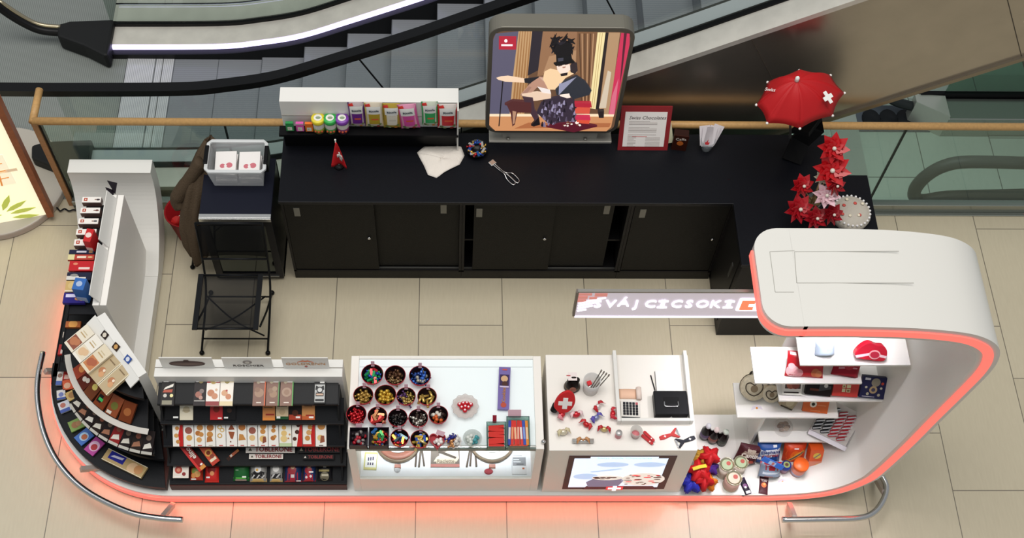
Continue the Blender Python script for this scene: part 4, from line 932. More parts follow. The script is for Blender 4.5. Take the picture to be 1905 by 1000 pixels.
bars(0, [
    ((299, 755), (324, 755), (306, 706), '201c1c', [tp_, ('p', [(.15, .6), (.85, .72), (.9, .84), (.3, .7)], 'e9e4da'), ('p', [(.1, .5), (.8, .5), (.85, .62), (.2, .6)], 'b0492f'), ('r', .1, .04, .85, .2, '8b8672'), ('c', .78, .38, .13, 'e9dfa2'), ('c', .3, .38, .14, 'c9c4bb')], {}, 'black chocolate bar with white swoosh and red patch, leftmost on the top tier'),
    ((360, 755), (382, 755), (363.5, 706), '2a2426', [tp_, ('c', .55, .93, .2, '8d7d4c'), ('c', .4, .42, .28, 'a06455'), ('c', .65, .55, .2, '7b6a66'), ('c', .6, .3, .17, 'b58a7c'), ('r', .05, .16, .95, .2, 'a9a5a0')], {}, 'dark chocolate bar with rosy fruit picture on the top tier, beside the red one'),
    ((383, 755), (407.5, 755), (387.5, 706), 'eee8e0', [('r', .0, .86, 1, 1, 'a4252b'), ('c', .5, .93, .24, 'b79a55'), ('r', .6, .9, .95, .97, 'f4f0ea'), ('c', .35, .48, .27, 'c07c58'), ('c', .65, .36, .24, 'c88a68'), ('c', .75, .6, .1, 'd7b49a'), ('r', 0, 0, 1, .16, '8f2c2e')], {}, 'white chocolate bar with red ends and a hazelnut picture on the top tier'),
    ((408.5, 755), (433, 755), (411.5, 706), 'efe7dc', [('r', 0, .88, 1, 1, 'e2cfa2'), ('c', .5, .93, .2, '9c8b4a'), ('c', .35, .48, .24, 'd5a37e'), ('c', .65, .34, .22, 'c98663'), ('c', .5, .57, .08, 'b23b35'), ('r', 0, 0, 1, .16, 'e5d3a9')], {}, 'cream chocolate bar with a nut picture on the top tier'),
    ((470, 755), (493, 755), (472.5, 707.5), '7b5445', [('r', .5, .9, .95, .97, 'efeae3'), ('c', .4, .92, .14, 'b4a78c'), ('c', .5, .5, .38, 'a3816b'), ('c', .35, .62, .22, '8d6a56'), ('r', .3, .1, .7, .14, 'e9dcd0')], {'edge': 'd9673c'}, 'brown chocolate bar with an orange edge on the top tier'),
    ((494.7, 755), (518.6, 755), (498, 707), '7a5343', [('r', .5, .9, .95, .97, 'efeae3'), ('c', .38, .92, .14, 'b4a78c'), ('c', .55, .45, .3, 'a07f66'), ('c', .35, .58, .22, '90705a'), ('c', .65, .65, .2, 'a58a72'), ('r', .3, .1, .7, .14, 'e9dcd0')], {'edge': '4f8a4a'}, 'brown chocolate bar with a green edge on the top tier, beside the orange edged one'),
    ((520.8, 755), (544.7, 755), (523.7, 707), '7c5645', [('r', .5, .9, .95, .97, 'efeae3'), ('c', .38, .92, .14, 'b4a78c'), ('c', .5, .52, .38, 'a88a76'), ('c', .5, .52, .22, '95745f'), ('r', .3, .1, .7, .14, 'e9dcd0')], {'edge': '5aa04f'}, 'brown chocolate bar with a round picture and bright green edge on the top tier'),
    ((584, 751), (605, 751), (586.7, 709), '1c1c1e', [('r', .5, .9, .9, .99, 'efeeea'), ('r', .06, .06, .94, .84, 'b9bab8'), ('p', [(.1, .6), (.9, .6), (.85, .8), (.5, .7), (.15, .8)], '2b2b2d'), ('c', .5, .6, .3, '3a3a3c'), ('c', .5, .6, .2, 'c9c9c7'), ('r', .15, .32, .85, .48, '262628'), ('r', .2, .36, .8, .44, 'c8a58d'), ('r', .12, .1, .88, .2, '303032')], {}, 'black and silver chocolate bar with an ornate label, rightmost on the top tier'),
], .014, 'chocolate bars on the top tier', '')
bars(1, [
    ((308, 780), (335, 780), (311, 748), '141416', [('r', .55, .1, .9, .2, 'efeeea')], {}, 'black chocolate bar with a white price tag, leftmost on the second tier'),
    ((335, 780.5), (359.7, 780.5), (338, 748), 'd8cfb8', [('c', .5, .6, .26, 'b9ab8b'), ('r', .2, .5, .8, .55, '9b8d72')], {}, 'pale beige chocolate bar on the second tier'),
    ((391.6, 780), (414.8, 780), (394, 748), 'b51f22', [PR, ('c', .5, .62, .26, '7d2a20')], {}, 'red chocolate bar with a price tag on the second tier'),
    ((415.5, 780), (439, 780), (418, 748), '161517', [('r', .08, .08, .4, .17, 'efeeea'), ('c', .5, .55, .2, '3d2b24')], {}, 'black chocolate bar right beside the red one on the second tier'),
    ((489, 781), (512, 781), (491, 748), 'c77f45', [('r', .25, .28, .95, .38, '8f2a1c'), ('r', 0, 0, 1, .16, 'd8853b'), ('r', .1, .7, .8, .75, '7f5a34')], {}, 'orange tan chocolate bar with a red stripe on the second tier'),
    ((514, 779), (536.7, 779), (516, 748), 'cdb894', [('r', .0, 0, 1, .17, '23512f'), ('r', .1, .75, .9, .83, '3b3a33'), ('c', .5, .45, .25, 'b9a27e'), ('r', .05, .05, .35, .18, 'efeeea')], {}, 'cream chocolate bar with a dark green foot on the second tier'),
    ((538, 780), (561, 780), (540, 748), '1f1513', [('r', 0, 0, 1, .3, 'a73a22'), ('r', .55, .1, .9, .2, 'efeeea'), ('c', .5, .4, .25, '4e2b1f')], {}, 'black chocolate bar with a rust red foot on the second tier'),
    ((562, 780), (586, 780), (564, 748), 'c88a50', [('r', 0, 0, 1, .22, 'bd5a2c'), ('r', .3, .22, .95, .3, '9c2d1e'), ('r', .2, .78, .8, .84, '6f4f30'), ('r', .55, .1, .9, .2, 'efeeea')], {}, 'light brown chocolate bar, rightmost on the second tier'),
], .012, 'chocolate bars on the second tier', '')
CK = 'c68a4a'; CK2 = 'b3713a'; PK = '9a5a4c'
xs = [322.8, 343, 363, 383.5, 403, 422, 443, 461, 481, 500, 520, 544, 564, 587.5, 608.5]
RD = 'c1221f'
arts = [
    ('f0ebe2', [('p', [(.62, 0), (1, 0), (1, 1), (.8, 1), (.55, .5)], RD), ('c', .45, .75, .2, CK), ('c', .35, .45, .22, 'd09a5b'), ('c', .5, .2, .2, CK)], 'with red right side and three biscuits, leftmost of the row'),
    ('f1ede6', [('c', .5, .66, .36, PK), ('c', .55, .36, .3, 'd9a85c'), ('r', .3, .03, .7, .06, RD)], 'with a pink brown biscuit above a yellow one, second from left'),
    ('f1ede6', [('c', .55, .78, .3, CK), ('c', .35, .55, .26, CK2), ('c', .65, .5, .24, CK), ('c', .45, .28, .26, 'd6a468'), ('r', .3, .03, .7, .06, RD)], 'with a heap of square biscuits, third from left'),
    ('f0ece4', [('c', .5, .78, .36, CK2), ('c', .45, .5, .32, CK), ('p', [(.1, .18), (.75, .22), (.55, .44), (.15, .38)], CK2), ('r', .3, .03, .7, .06, 'c5b9a5')], 'with large brown biscuits, fourth from left'),
    ('f2eee8', [('c', .4, .8, .24, 'd8b36c'), ('c', .4, .8, .14, 'f2eee8'), ('c', .65, .68, .24, 'd8b36c'), ('c', .65, .68, .14, 'f2eee8'), ('c', .4, .45, .26, 'd0a45e'), ('c', .4, .45, .15, 'f2eee8'), ('r', .3, .03, .7, .06, RD)], 'with ring shaped biscuits'),
    ('f1ede6', [('p', [(.5, .95), (.8, .7), (.2, .68)], '8e4a2e'), ('p', [(.2, .62), (.8, .6), (.6, .3), (.4, .34)], '9a5535'), ('c', .4, .2, .07, '6f3c28'), ('r', .3, .03, .7, .06, RD)], 'with dark triangular pieces'),
    ('efeae2', [('c', .5, .8, .4, CK2), ('p', [(.1, .25), (.9, .28), (.6, .5), (.2, .52)], CK), ('r', .3, .03, .7, .06, RD)], 'with one big biscuit and a broken half'),
    ('f1ede6', [('c', .5, .66, .36, PK), ('c', .48, .36, .3, 'e0bd86'), ('r', .3, .03, .7, .06, RD)], 'with a pink brown biscuit, just above the large white bar'),
    ('f2eee7', [('c', .55, .84, .34, CK), ('c', .5, .62, .28, CK), ('c', .5, .32, .36, 'e0b974'), ('p', [(.45, .12), (.85, .2), (.8, .42), (.5, .4)], '8e5038'), ('r', .3, .03, .7, .06, RD)], 'with a half dipped biscuit'),
    ('f1ede6', [('c', .55, .82, .2, CK2), ('c', .5, .66, .22, CK), ('c', .45, .35, .24, CK2), ('c', .65, .42, .16, CK), ('r', .3, .03, .7, .06, RD)], 'with small brown pieces'),
    ('f0ece0', [('r', 0, 0, 1, .14, 'bfd0a4'), ('r', .6, .9, 1, 1, 'a8242a'), ('c', .4, .78, .18, 'd8a95e'), ('c', .4, .55, .24, 'e3c07c'), ('c', .38, .32, .28, 'e6c98a'), ('c', .85, .5, .08, 'c98f55'), ('c', .75, .34, .07, 'b97b44')], 'with a pale green foot'),
    ('efe9e0', [('p', [(.45, 0), (1, 0), (1, 1), (.85, 1), (.6, .5)], RD), ('c', .62, .88, .2, '4a2a22'), ('c', .5, .6, .22, '50302a'), ('c', .25, .32, .2, '54342c')], 'white and red with three dark ovals'),
    ('f0ebe2', [('p', [(.72, 0), (1, 0), (1, 1), (.85, 1), (.65, .5)], RD), ('r', 0, 0, 1, .1, 'b9302a'), ('c', .6, .8, .2, CK), ('c', .5, .58, .22, 'd2a065'), ('c', .38, .35, .22, CK)], 'with red right side, second from right'),
    ('f1ede6', [('c', .55, .84, .36, CK), ('c', .45, .36, .3, 'e2c080'), ('p', [(.4, .14), (.85, .2), (.8, .45), (.5, .45)], '94553c'), ('r', .3, .03, .7, .06, '5a3b34')], 'rightmost of the row')]
for i, (base, art, lb) in enumerate(arts):
    X, w_, l_ = on(((xs[i]+.6, 828), (xs[i+1]-.6, 828), (xs[i]+3.5, 783)), board(2))
    pack('biscuit_bag', ('white biscuit pack '+lb+', third tier').replace(' of the row', '').replace('a pink brown biscuit above a yellow one', 'pink and yellow biscuits').replace(', just above the large', ' above the large'), 'biscuits', X, w_, l_, .022, base, art, 'biscuit packs on the third tier')
b3 = board(3)
for (q, base, art, lb, th) in (
    (((373, 877), (385, 867), (316, 818)), '8f1a1a', [('r', 0, .0, 1, .08, 'd08a3a'), ('r', .0, 0, .3, 1, 'c8231f'), ('r', .6, .09, .9, .13, 'efe9e0'), ('t', .6, .45, .045, 'elino', 'f0e6da', 90)], 'long red chocolate tube slanting down at the left of the rack', .03),
    (((397, 866), (410, 856), (362, 826)), 'c4471f', [('r', 0, .0, 1, .1, 'b8331d'), ('c', .5, .45, .42, 'e0a44a'), ('c', .5, .45, .25, '7b3218'), ('r', .1, .12, .9, .22, 'e6d5b8'), ('c', .6, .28, .25, '8c3a1e')], 'orange chocolate tube slanting down beside the red one', .03),
    (((432, 843), (436, 848), (420, 851)), '3a211a', [('r', .2, .2, .8, .8, '5d3a2c')], 'small dark brown bar lying skew on the fourth tier', .012),
    (((430, 851), (446, 838), (427, 847)), 'b5562a', [('r', .05, .1, .25, .9, 'd9cfc2'), ('r', .75, .1, 1, .9, 'c87a34')], 'small orange bar lying skew on the fourth tier', .014)):
    X, w_, l_ = on(q, (b3[0]+b3[1]*.02, b3[1]) if th > .02 else b3)
    pack('chocolate_bar', lb, 'chocolate', X, w_, l_, th, base, art, 'loose bars on the fourth tier')
for (q, base, fg, s, lb, tri) in (
    (((458, 842), (549, 842), (459, 829)), 'e6ddd4', '8d1c22', .042, 'large white triangular bar lettered in red on the fourth tier', '5a5344'),
    (((464, 853), (527, 853), (465, 844)), 'e6ddd4', '8d1c22', .03, 'small white triangular bar with red letters, fourth tier, in front of the large', '5a5344'),
    (((554, 842), (633, 842), (554, 829)), '171516', '8d2426', .04, 'large black triangular bar lettered in red on the fourth tier', 'a79c85'),
    (((563, 854), (622, 854), (563, 845)), '171516', '8d2426', .028, 'small black triangular bar with red letters, fourth tier, in front of the large', 'e6ddd4')):
    X, w_, l_ = on(q, (b3[0]+b3[1]*.012, b3[1]))
    pack('triangular_bar', lb, 'chocolate', X, w_, l_, .02, base, [('p', [(.05, .3), (.09, .75), (.13, .3)], tri), ('t', .57, .5, s, 'TOBLERONE', fg)], 'triangular chocolate bars on the fourth tier')
SIL = 'b9b7b4'
rows5 = [
    (((324, 888), (353, 888), (327, 858)), 'e6dcd0', [('c', .35, .5, .24, 'b5483c'), ('c', .35, .5, .12, 'd58a70'), ('c', .7, .25, .12, '8a2a2a'), ('r', .1, .05, .5, .12, 'f2eeea')], 'white chocolate box with a fruit picture, leftmost on the bottom tier', .04, False, 'box', '5f2a26'),
    (((354, 893), (378, 893), (356, 866)), 'b03320', [('c', .4, .65, .28, '7a8a3a'), ('c', .6, .45, .25, 'd9a25c'), ('c', .3, .35, .2, 'cf8b4f'), ('r', .1, .05, .5, .15, 'f2eeea')], 'red chocolate bag with a nut picture on the bottom tier', .03, True, 'bag', None),
    (((381, 897), (407.5, 897), (383, 862)), 'c3211d', [('c', .5, .7, .3, '7d1b1a'), ('c', .55, .5, .16, 'd9905c'), ('r', .12, .25, .4, .33, 'f2eeea'), ('r', 0, 0, 1, .12, 'd12a22')], 'bright red chocolate bag beside the nut bag on the bottom tier', .03, True, 'bag', None),
    (((434, 894), (464, 894), (438, 860)), '1d5a2c', [('r', 0, .85, 1, 1, '9c9a94'), ('r', 0, .14, 1, .2, '5fc24a'), ('r', .6, .2, .85, .28, 'efeeea'), ('r', .15, .6, .35, .62, 'd9e6d4'), ('r', .15, .0, .85, .1, 'a89a90')], 'green chocolate bag on the bottom tier', .035, True, 'bag', None),
    (((465, 896), (497, 896), (471, 861)), '8e8c88', [('p', [(0, .2), (1, .2), (1, .5), (.6, .62), (.3, .6), (0, .42)], '1f1d1e'), ('r', 0, 0, 1, .18, 'c0a064'), ('p', [(.1, .22), (.2, .22), (.35, .4), (.25, .4)], SIL), ('p', [(.4, .22), (.5, .22), (.65, .4), (.55, .4)], SIL), ('p', [(.7, .22), (.8, .22), (.95, .4), (.85, .4)], SIL), ('c', .5, .7, .2, 'd9d7d4'), ('c', .45, .66, .08, 'd0a04a')], 'silver and black chocolate pouch with gold foot, wider of two on the bottom tier', .04, True, 'bag', None),
    (((502, 896), (526, 896), (508, 862)), '9a9894', [('p', [(0, .2), (1, .2), (1, .5), (0, .45)], '252324'), ('r', 0, 0, 1, .18, 'c0a064'), ('p', [(.1, .25), (.25, .25), (.45, .45), (.3, .45)], SIL), ('p', [(.5, .25), (.65, .25), (.9, .45), (.75, .45)], SIL), ('c', .5, .75, .26, 'd5d2cd')], 'silver and black chocolate pouch with gold foot, narrower of two on the bottom tier', .035, True, 'bag', None),
    (((529, 896), (562, 896), (532, 861)), '1d2f55', [('r', 0, 0, 1, .52, 'a01f33'), ('c', .45, .65, .26, '8c1f2c'), ('c', .5, .85, .14, 'c9a27c'), ('r', .4, .25, .6, .42, 'c5c0be'), ('r', .7, .04, .95, .1, 'efeeea')], 'crimson and blue chocolate bag, larger of two on the bottom tier', .04, True, 'bag', None),
    (((563.5, 895), (587.5, 895), (565, 861)), '20345f', [('r', 0, 0, 1, .42, 'a8202e'), ('c', .45, .62, .3, '96222e'), ('c', .5, .85, .15, 'c9a27c'), ('c', .3, .25, .1, 'd9d0cc'), ('c', .65, .3, .1, 'd9d0cc'), ('r', .5, .5, .85, .57, 'efeeea')], 'crimson and blue chocolate bag, smaller of two on the bottom tier', .035, True, 'bag', None),
    (((590, 894), (619, 894), (593, 864)), '17161a', [('r', .1, .6, .8, .72, '9a8b55'), ('c', .5, .3, .3, '6d6653'), ('r', .3, .32, .75, .44, 'b9b09a'), ('r', .4, .85, .6, .95, 'efeeea')], 'black pouch with a gold label, rightmost on the bottom tier', .03, True, 'bag', None)]
for (q, base, art, lb, th, soft, cat, side) in rows5:
    X, w_, l_ = on(q, board(4))
    pack('chocolate_'+cat, lb, 'chocolate', X, w_, l_, th, base, art, 'chocolates on the bottom tier', soft=soft, side=side)
# ================================================================ UNIT 1: rack along the left side
t = thing('chocolate_rack', 'white backed rack along the left side of the kiosk, its back towards the chair', 'rack', T(0, 0, 0))
UX = -1.36
MB().box(UX-.09, UX, -1.17, -.325, .118, .9).build('back_panel', M('efebe5', .35), t, bevel=.003)
MB().box(UX-.048, UX-.04, -1.17, -.325, .899, .9012).build('groove', M('a9a6a0', .5), t)
U1 = [(.78, -1.63), (.6, -1.69), (.42, -1.74), (.28, -1.8), (.19, -1.862)]
for z, xf in U1:
    yq = -1.17 if z > .7 else -1.33
    MB().box(xf, UX-.091, yq, -.33, z-.014, z).build('tier_board', GB, t); MB().box(xf-.006, xf, yq, -.33, z-.016, z+.008).build('front_lip', GB, t)
for yy in (-.342,): MB().prism([(UX-.091, .118), (-1.86, .118), (-1.86, .17), (-1.63, .77), (UX-.091, .77)], yy-.012, yy, X=RX(90) @ S3(1, 1, -1)).build('side_panel', GB, t)
for i, (ya, yb, lb) in enumerate(((-.74, -.36, 'rear'), (-1.15, -.765, 'front'))):
    c = tag(MB().box(-.003, .003, ya, yb, 0, .11).build('header_card', WHITE, X=T(UX-.045, 0, .9) @ RY(-22)), 'blank white header card on top of the left rack, '+lb+' one of two', 'card')
P1 = plane_z(.835)
GR = 'white crossed boxes on the left rack'
for i, (bl, br, tl) in enumerate((((152, 376), (187, 376), (155, 366)), ((149, 396), (185, 396), (152, 386)), ((145, 416), (182, 416), (148, 406)), ((141, 436), (178, 436), (144, 425.6)), ((137, 456), (174, 456), (140, 445)))):
    X, w_, l_ = on((bl, br, tl), P1)
    pack('chocolate_box', 'white box with red cross label on the left rack, '+('rearmost of five', 'second from the rear', 'middle of five', 'fourth from the rear', 'frontmost of five')[i], 'chocolate', X @ T(0, 0, -.05), w_, l_, .05, 'efe9e3', [('r', .1, .25, .28, .8, 'b2452c'), ('r', .16, .4, .22, .65, 'efe9e3'), ('c', .85, .5, .1, ('3a3035', '6a3f3a', '55555a', 'c08a4a', '5d7a45')[i], 1.6), ('c', .72, .5, .06, '8a6a5c', 1.6)], GR, side='6d5550')
for (bl, br, tl, z, th, base, art, lb) in (
    ((128, 472), (174, 472), (130, 464), .8, .02, '22243f', [('r', .3, .3, .7, .7, 'c9c6d2'), ('r', .8, .2, .95, .8, '8c6b48')], 'dark navy pack lying across the left rack'),
    ((125.6, 483), (174, 483), (126.5, 473), .8, .02, 'b53a2c', [('r', 0, 0, .25, 1, 'd9cf9a'), ('r', .35, .3, .7, .7, 'e9d7c4'), ('c', .85, .5, .1, 'e6d29a', 1.2)], 'red and cream pack lying across the left rack'),
    ((127, 503), (173, 503), (128, 485), .8, .02, 'bf1620', [('r', .4, .12, .85, .35, 'e8d0c8'), ('c', .25, .7, .1, 'e08a6a', 1.2)], 'bright red pack lying across the left rack'),
    ((123, 520), (168, 520), (125.5, 506), .8, .02, '23263c', [('r', 0, 0, .5, .5, 'd6d2cc'), ('c', .3, .6, .16, '8d8a86', 1.2), ('r', .5, .1, .8, .35, 'cfc9c2')], 'navy and white pack lying across the left rack'),
    ((120, 542), (150, 542), (121.7, 522), .8, .02, 'c8a86a', [('r', .0, 0, 1, .12, 'e6dcc2'), ('c', .85, .3, .1, '8a3a2c'), ('c', .4, .55, .25, 'd4b87e')], 'tan pack lying beside the blue carton on the left rack'),
    ((116, 563), (157, 563), (118.5, 544), .8, .025, '2c2478', [('r', .1, .55, .55, .85, 'd9d4ee'), ('c', .7, .4, .18, 'c98448', .9), ('c', .85, .3, .12, 'd8a05c', .9)], 'purple blue biscuit pack at the front end of the left rack')):
    X, w_, l_ = on((bl, br, tl), plane_z(z+th)); pack('chocolate_pack', lb, 'chocolate', X @ T(0, 0, -th), w_, l_, th, base, art, 'packs across the left rack')
for (px, py, z, a_, b_, h_, base, col2, lb) in ((158, 562, .8, .075, .085, .17, '2f66b0', 'a9b8d4', 'tall blue and white carton standing at the front end of the left rack'), (172, 466, .8, .05, .1, .13, 'c41f22', 'e8d0c8', 'tall red carton standing on the left rack in front of the white boxes')):
    c = at(px, py, z); k_ = thing('carton', lb, 'carton', T(c.x, c.y+.04, z+.001) @ RZ(-8))
    MB().box(-a_/2, a_/2, -b_/2, b_/2, 0, h_).build('carton_body', M(base, .4), k_, bevel=.002)
    MB().box(-a_/2+.004, a_/2-.004, -b_/2-.001, -b_/2, .01, h_*.4).prism(circ(0, 0, .02, 14), h_, h_+.001).build('print', M(col2, .4), k_)
for i, (px, py) in enumerate(((190, 348), (190, 362))):
    c = at(px, py, .9); tag(MB().add([(-.004, 0, 0), (-.004, .09, 0), (-.03, .02+.02*i, .13-.02*i), (.0, 0, 0), (.0, .09, 0), (-.026, .02+.02*i, .13-.02*i)], [(0, 1, 2), (5, 4, 3), (0, 3, 4, 1), (1, 4, 5, 2), (2, 5, 3, 0)]).build('leaflet', M('2d2530', .45), X=T(UX-.075-.01*i, c.y-.02, .85)), 'dark pointed leaflet at the rear end of the left rack, '+('rear', 'front')[i]+' one of two', 'leaflet')
for (bl, br, tl, z, base, art, lb) in (((121, 608), (149, 608), (123, 597), .62, 'b5622c', [('c', .5, .5, .3, 'e3a050')], 'orange chocolate box on the dark tier between the left and corner racks'), ((116, 627), (128, 627), (117, 617), .45, 'd8c9bb', [('c', .5, .5, .3, 'b56a48')], 'small pale box on the dark tier between the left and corner racks'), ((107, 659), (122, 659), (111, 640), .3, 'b32420', [('r', .3, .1, .9, .5, 'd8c6c0')], 'red box low on the dark tier between the left and corner racks')):
    X, w_, l_ = on((bl, br, tl), plane_z(z)); pack('chocolate_box', lb, 'chocolate', X @ T(0, 0, -.03), w_, l_, .03, base, art)
# ================================================================ UNIT 2: corner rack
t = thing('chocolate_rack', 'curved corner rack with white sloping top at the left front corner of the kiosk', 'rack', T(0, 0, 0))
RA, RB = at(195, 580, .9), at(273, 692, .9)
rd = (RB-RA).normalized(); nr = Vector((rd.y, -rd.x, 0))      # towards the left front
if nr.x > 0: nr = -nr
def loc(s, o, z): p_ = RA+rd*s+nr*o; return (p_.x, p_.y, z)
LN = (RB-RA).length
MB().add([loc(s, o, z) for z in (.118, .9) for s, o in ((0, 0), (LN, 0), (LN, .06), (0, .06))], [(3, 2, 1, 0), (4, 5, 6, 7), (0, 1, 5, 4), (1, 2, 6, 5), (2, 3, 7, 6), (3, 0, 4, 7)]).build('back_panel', WHITE, t, bevel=.003)
MB().add([loc(s, o, z) for s, o, z in ((-.02, .058, .897), (LN+.01, .058, .897), (LN+.01, .13, .86), (-.02, .13, .86), (-.02, .058, .885), (LN+.01, .058, .885), (LN+.01, .13, .85), (-.02, .13, .85))], [(0, 1, 2, 3), (7, 6, 5, 4), (0, 4, 5, 1), (1, 5, 6, 2), (2, 6, 7, 3), (3, 7, 4, 0)]).build('sloping_strip', WHITE, t)
def sector(r0, r1, a0, a1, n=18):
    q = arc(r1, a0, a1, n)+list(reversed(arc(r0, a0, a1, n))); return q
U2 = [(.54, .78, 198, 260), (.70, .6, 192, 263), (.765, .44, 212, 265), (.74, .3, 200, 267), (.893, .19, 180, 268)]
for k, (r_, z, a0, a1) in enumerate(U2):
    MB().prism(arc(r_, a0, a1, 18)+[loc(LN, .061, 0)[:2], loc(0, .061, 0)[:2]], z-.014, z).build('tier_board', GB, t)
    MB().prism(sector(r_-(.034 if k == 1 else .004), r_+.004, a0, a1), z-.03 if k != 1 else z+.001, z+.006).build('front_lip', M('c9c4bc', .45) if k == 1 else GB, t)
MB().prism(sector(.5, .885, 181, 268), .118, .176).build('plinth', BRN, t)
MB().add([loc(s, o, z) for z in (.118, .8) for s, o in ((.0, .061), (LN, .061), (LN, .075), (.0, .075))], [(3, 2, 1, 0), (4, 5, 6, 7), (0, 1, 5, 4), (1, 2, 6, 5), (2, 3, 7, 6), (3, 0, 4, 7)]).build('dark_core', BLK, t)
def lerp2(a, b, f): return (a[0]+(b[0]-a[0])*f, a[1]+(b[1]-a[1])*f)
pl2 = (at(170, 660, .86), Vector((nr.x*.22, nr.y*.22, 1)).normalized())
L0, L1, R0_, R1_ = (121, 638), (166, 697), (166, 607), (216, 662)
PIC = [('8a4a34', 'b5714a', 'e2d8c4'), ('e0d3ba', 'd8b48c', 'e8e2d6'), ('c07a48', 'a85a38', 'dccfb4')]
for i in range(3):
    X, w_, l_ = on((lerp2(L0, L1, i/3+.01), lerp2(L0, L1, (i+1)/3-.01), lerp2(R0_, R1_, i/3+.01)), pl2)
    p_ = PIC[i]; pack('chocolate_bar', 'large cream chocolate bar on top of the corner rack, '+('rearmost, with dark brown picture', 'middle one, mostly white', 'front one, with nut picture')[i], 'chocolate', X, w_, l_, .018, p_[2], [('r', .06, .1, .94, .5, p_[0]), ('c', .4, .3, .3, p_[1]), ('c', .65, .36, .24, p_[1]), ('r', .2, .66, .8, .7, 'b79a6a'), ('r', .25, .76, .75, .79, 'c2b08a')], 'large bars on the corner rack')
L0, L1, R0_, R1_ = (168, 698), (201, 737), (218, 666), (248, 696)
for i in range(2):
    X, w_, l_ = on((lerp2(L0, L1, i/2+.01), lerp2(L0, L1, (i+1)/2-.01), lerp2(R0_, R1_, i/2+.01)), (pl2[0]-Vector((0, 0, .03)), pl2[1]))
    pack('chocolate_bar', 'large flat tan chocolate bar on top of the corner rack, '+('rear', 'front')[i]+' one of two', 'chocolate', X, w_, l_, .022, 'b9a480', [('r', 0, 0, .06, 1, 'e6dcc0'), ('r', .94, 0, 1, 1, 'e6dcc0'), ('c', .45, .4, .26, 'b5784f'), ('c', .6, .3, .2, 'cf9a6c'), ('c', .55, .45, .1, 'e9d8c0'), ('r', .2, .8, .8, .84, '7d6646')], 'large tan bars on the corner rack')
sp = (at(215, 640, .88), Vector((nr.x*.47, nr.y*.47, .88)).normalized())
for i, (px, py, c1, c2) in enumerate(((195, 623, '2d2420', 'd9d0c0'), (216, 645, '3a2a20', 'c99a5c'), (238, 668, '2f4f96', 'd9dde8'))):
    q = ((px-8, py), (px+1, py+9), (px, py-9)); X, w_, l_ = on(q, (Vector(loc(.2, .0975, .8795)), sp[1]))
    pack('picture_tag', 'small square picture tag on the white sloping strip of the corner rack, '+('rearmost', 'middle', 'blue front')[i]+' one', 'tag', X, w_, l_, .003, c1, [('c', .5, .5, .3, c2)], 'picture tags on the corner rack')
def polar(r_, a_, z, tilt=0): return T(CC[0]+r_*math.cos(R(a_)), CC[1]+r_*math.sin(R(a_)), z) @ RZ(a_+90) @ RX(tilt)
GP = 'chocolates on the corner rack'
for i, (a_, base, art) in enumerate(((206, '9a3a20', [('c', .5, .5, .3, 'd98a4a')]), (214, '5a2318', [('c', .35, .4, .2, 'd9cfc2'), ('c', .65, .5, .2, 'd9cfc2')]), (222, '6d3a22', [('c', .5, .6, .25, 'd5c26a')]), (231, '7d3a1c', [('r', .1, .2, .5, .6, '1f1a18'), ('r', .2, .3, .6, .45, '3fbf62')]), (240, '8a4420', [('c', .5, .5, .3, '6a6a2a'), ('r', .1, .05, .5, .2, 'd9cfc2')]), (249, '6e3418', [('c', .5, .5, .3, '9a5a2c')]))):
    pack('chocolate_box', 'brown chocolate box, second tier of the corner rack, '+('first', 'second', 'third', 'fourth', 'fifth', 'sixth')[i]+' from the left rack', 'chocolate', polar(.655, a_, .604, 28) @ T(0, 0, 0), .085, .13, .02, base, art, 'brown boxes on the second corner tier')
for i in range(9):
    a_ = 216+5.7*i
    pack('chocolate_bar', 'dark foil bar, third tier of the corner rack, '+('first', 'second', 'third', 'fourth', 'fifth', 'sixth', 'seventh', 'eighth', 'ninth')[i]+' from the left rack', 'chocolate', polar(.775, a_, .444, 24), .07, .15, .016, ('241c1c', '2a201c')[i % 2] if i != 5 else '8a2424', [('r', 0, 0, 1, .12, 'b9b5ac'), ('p', [(.1, .2), (.9, .3), (.7, .5), (.2, .4)], ('cfc9bd', '9c6a50', 'd9d4c9')[i % 3]), ('c', .5, .7, .25, ('6f5a4c', '8a4a34')[i % 2])], 'dark foil bars on the third corner tier')
PB = plane_z(.2)
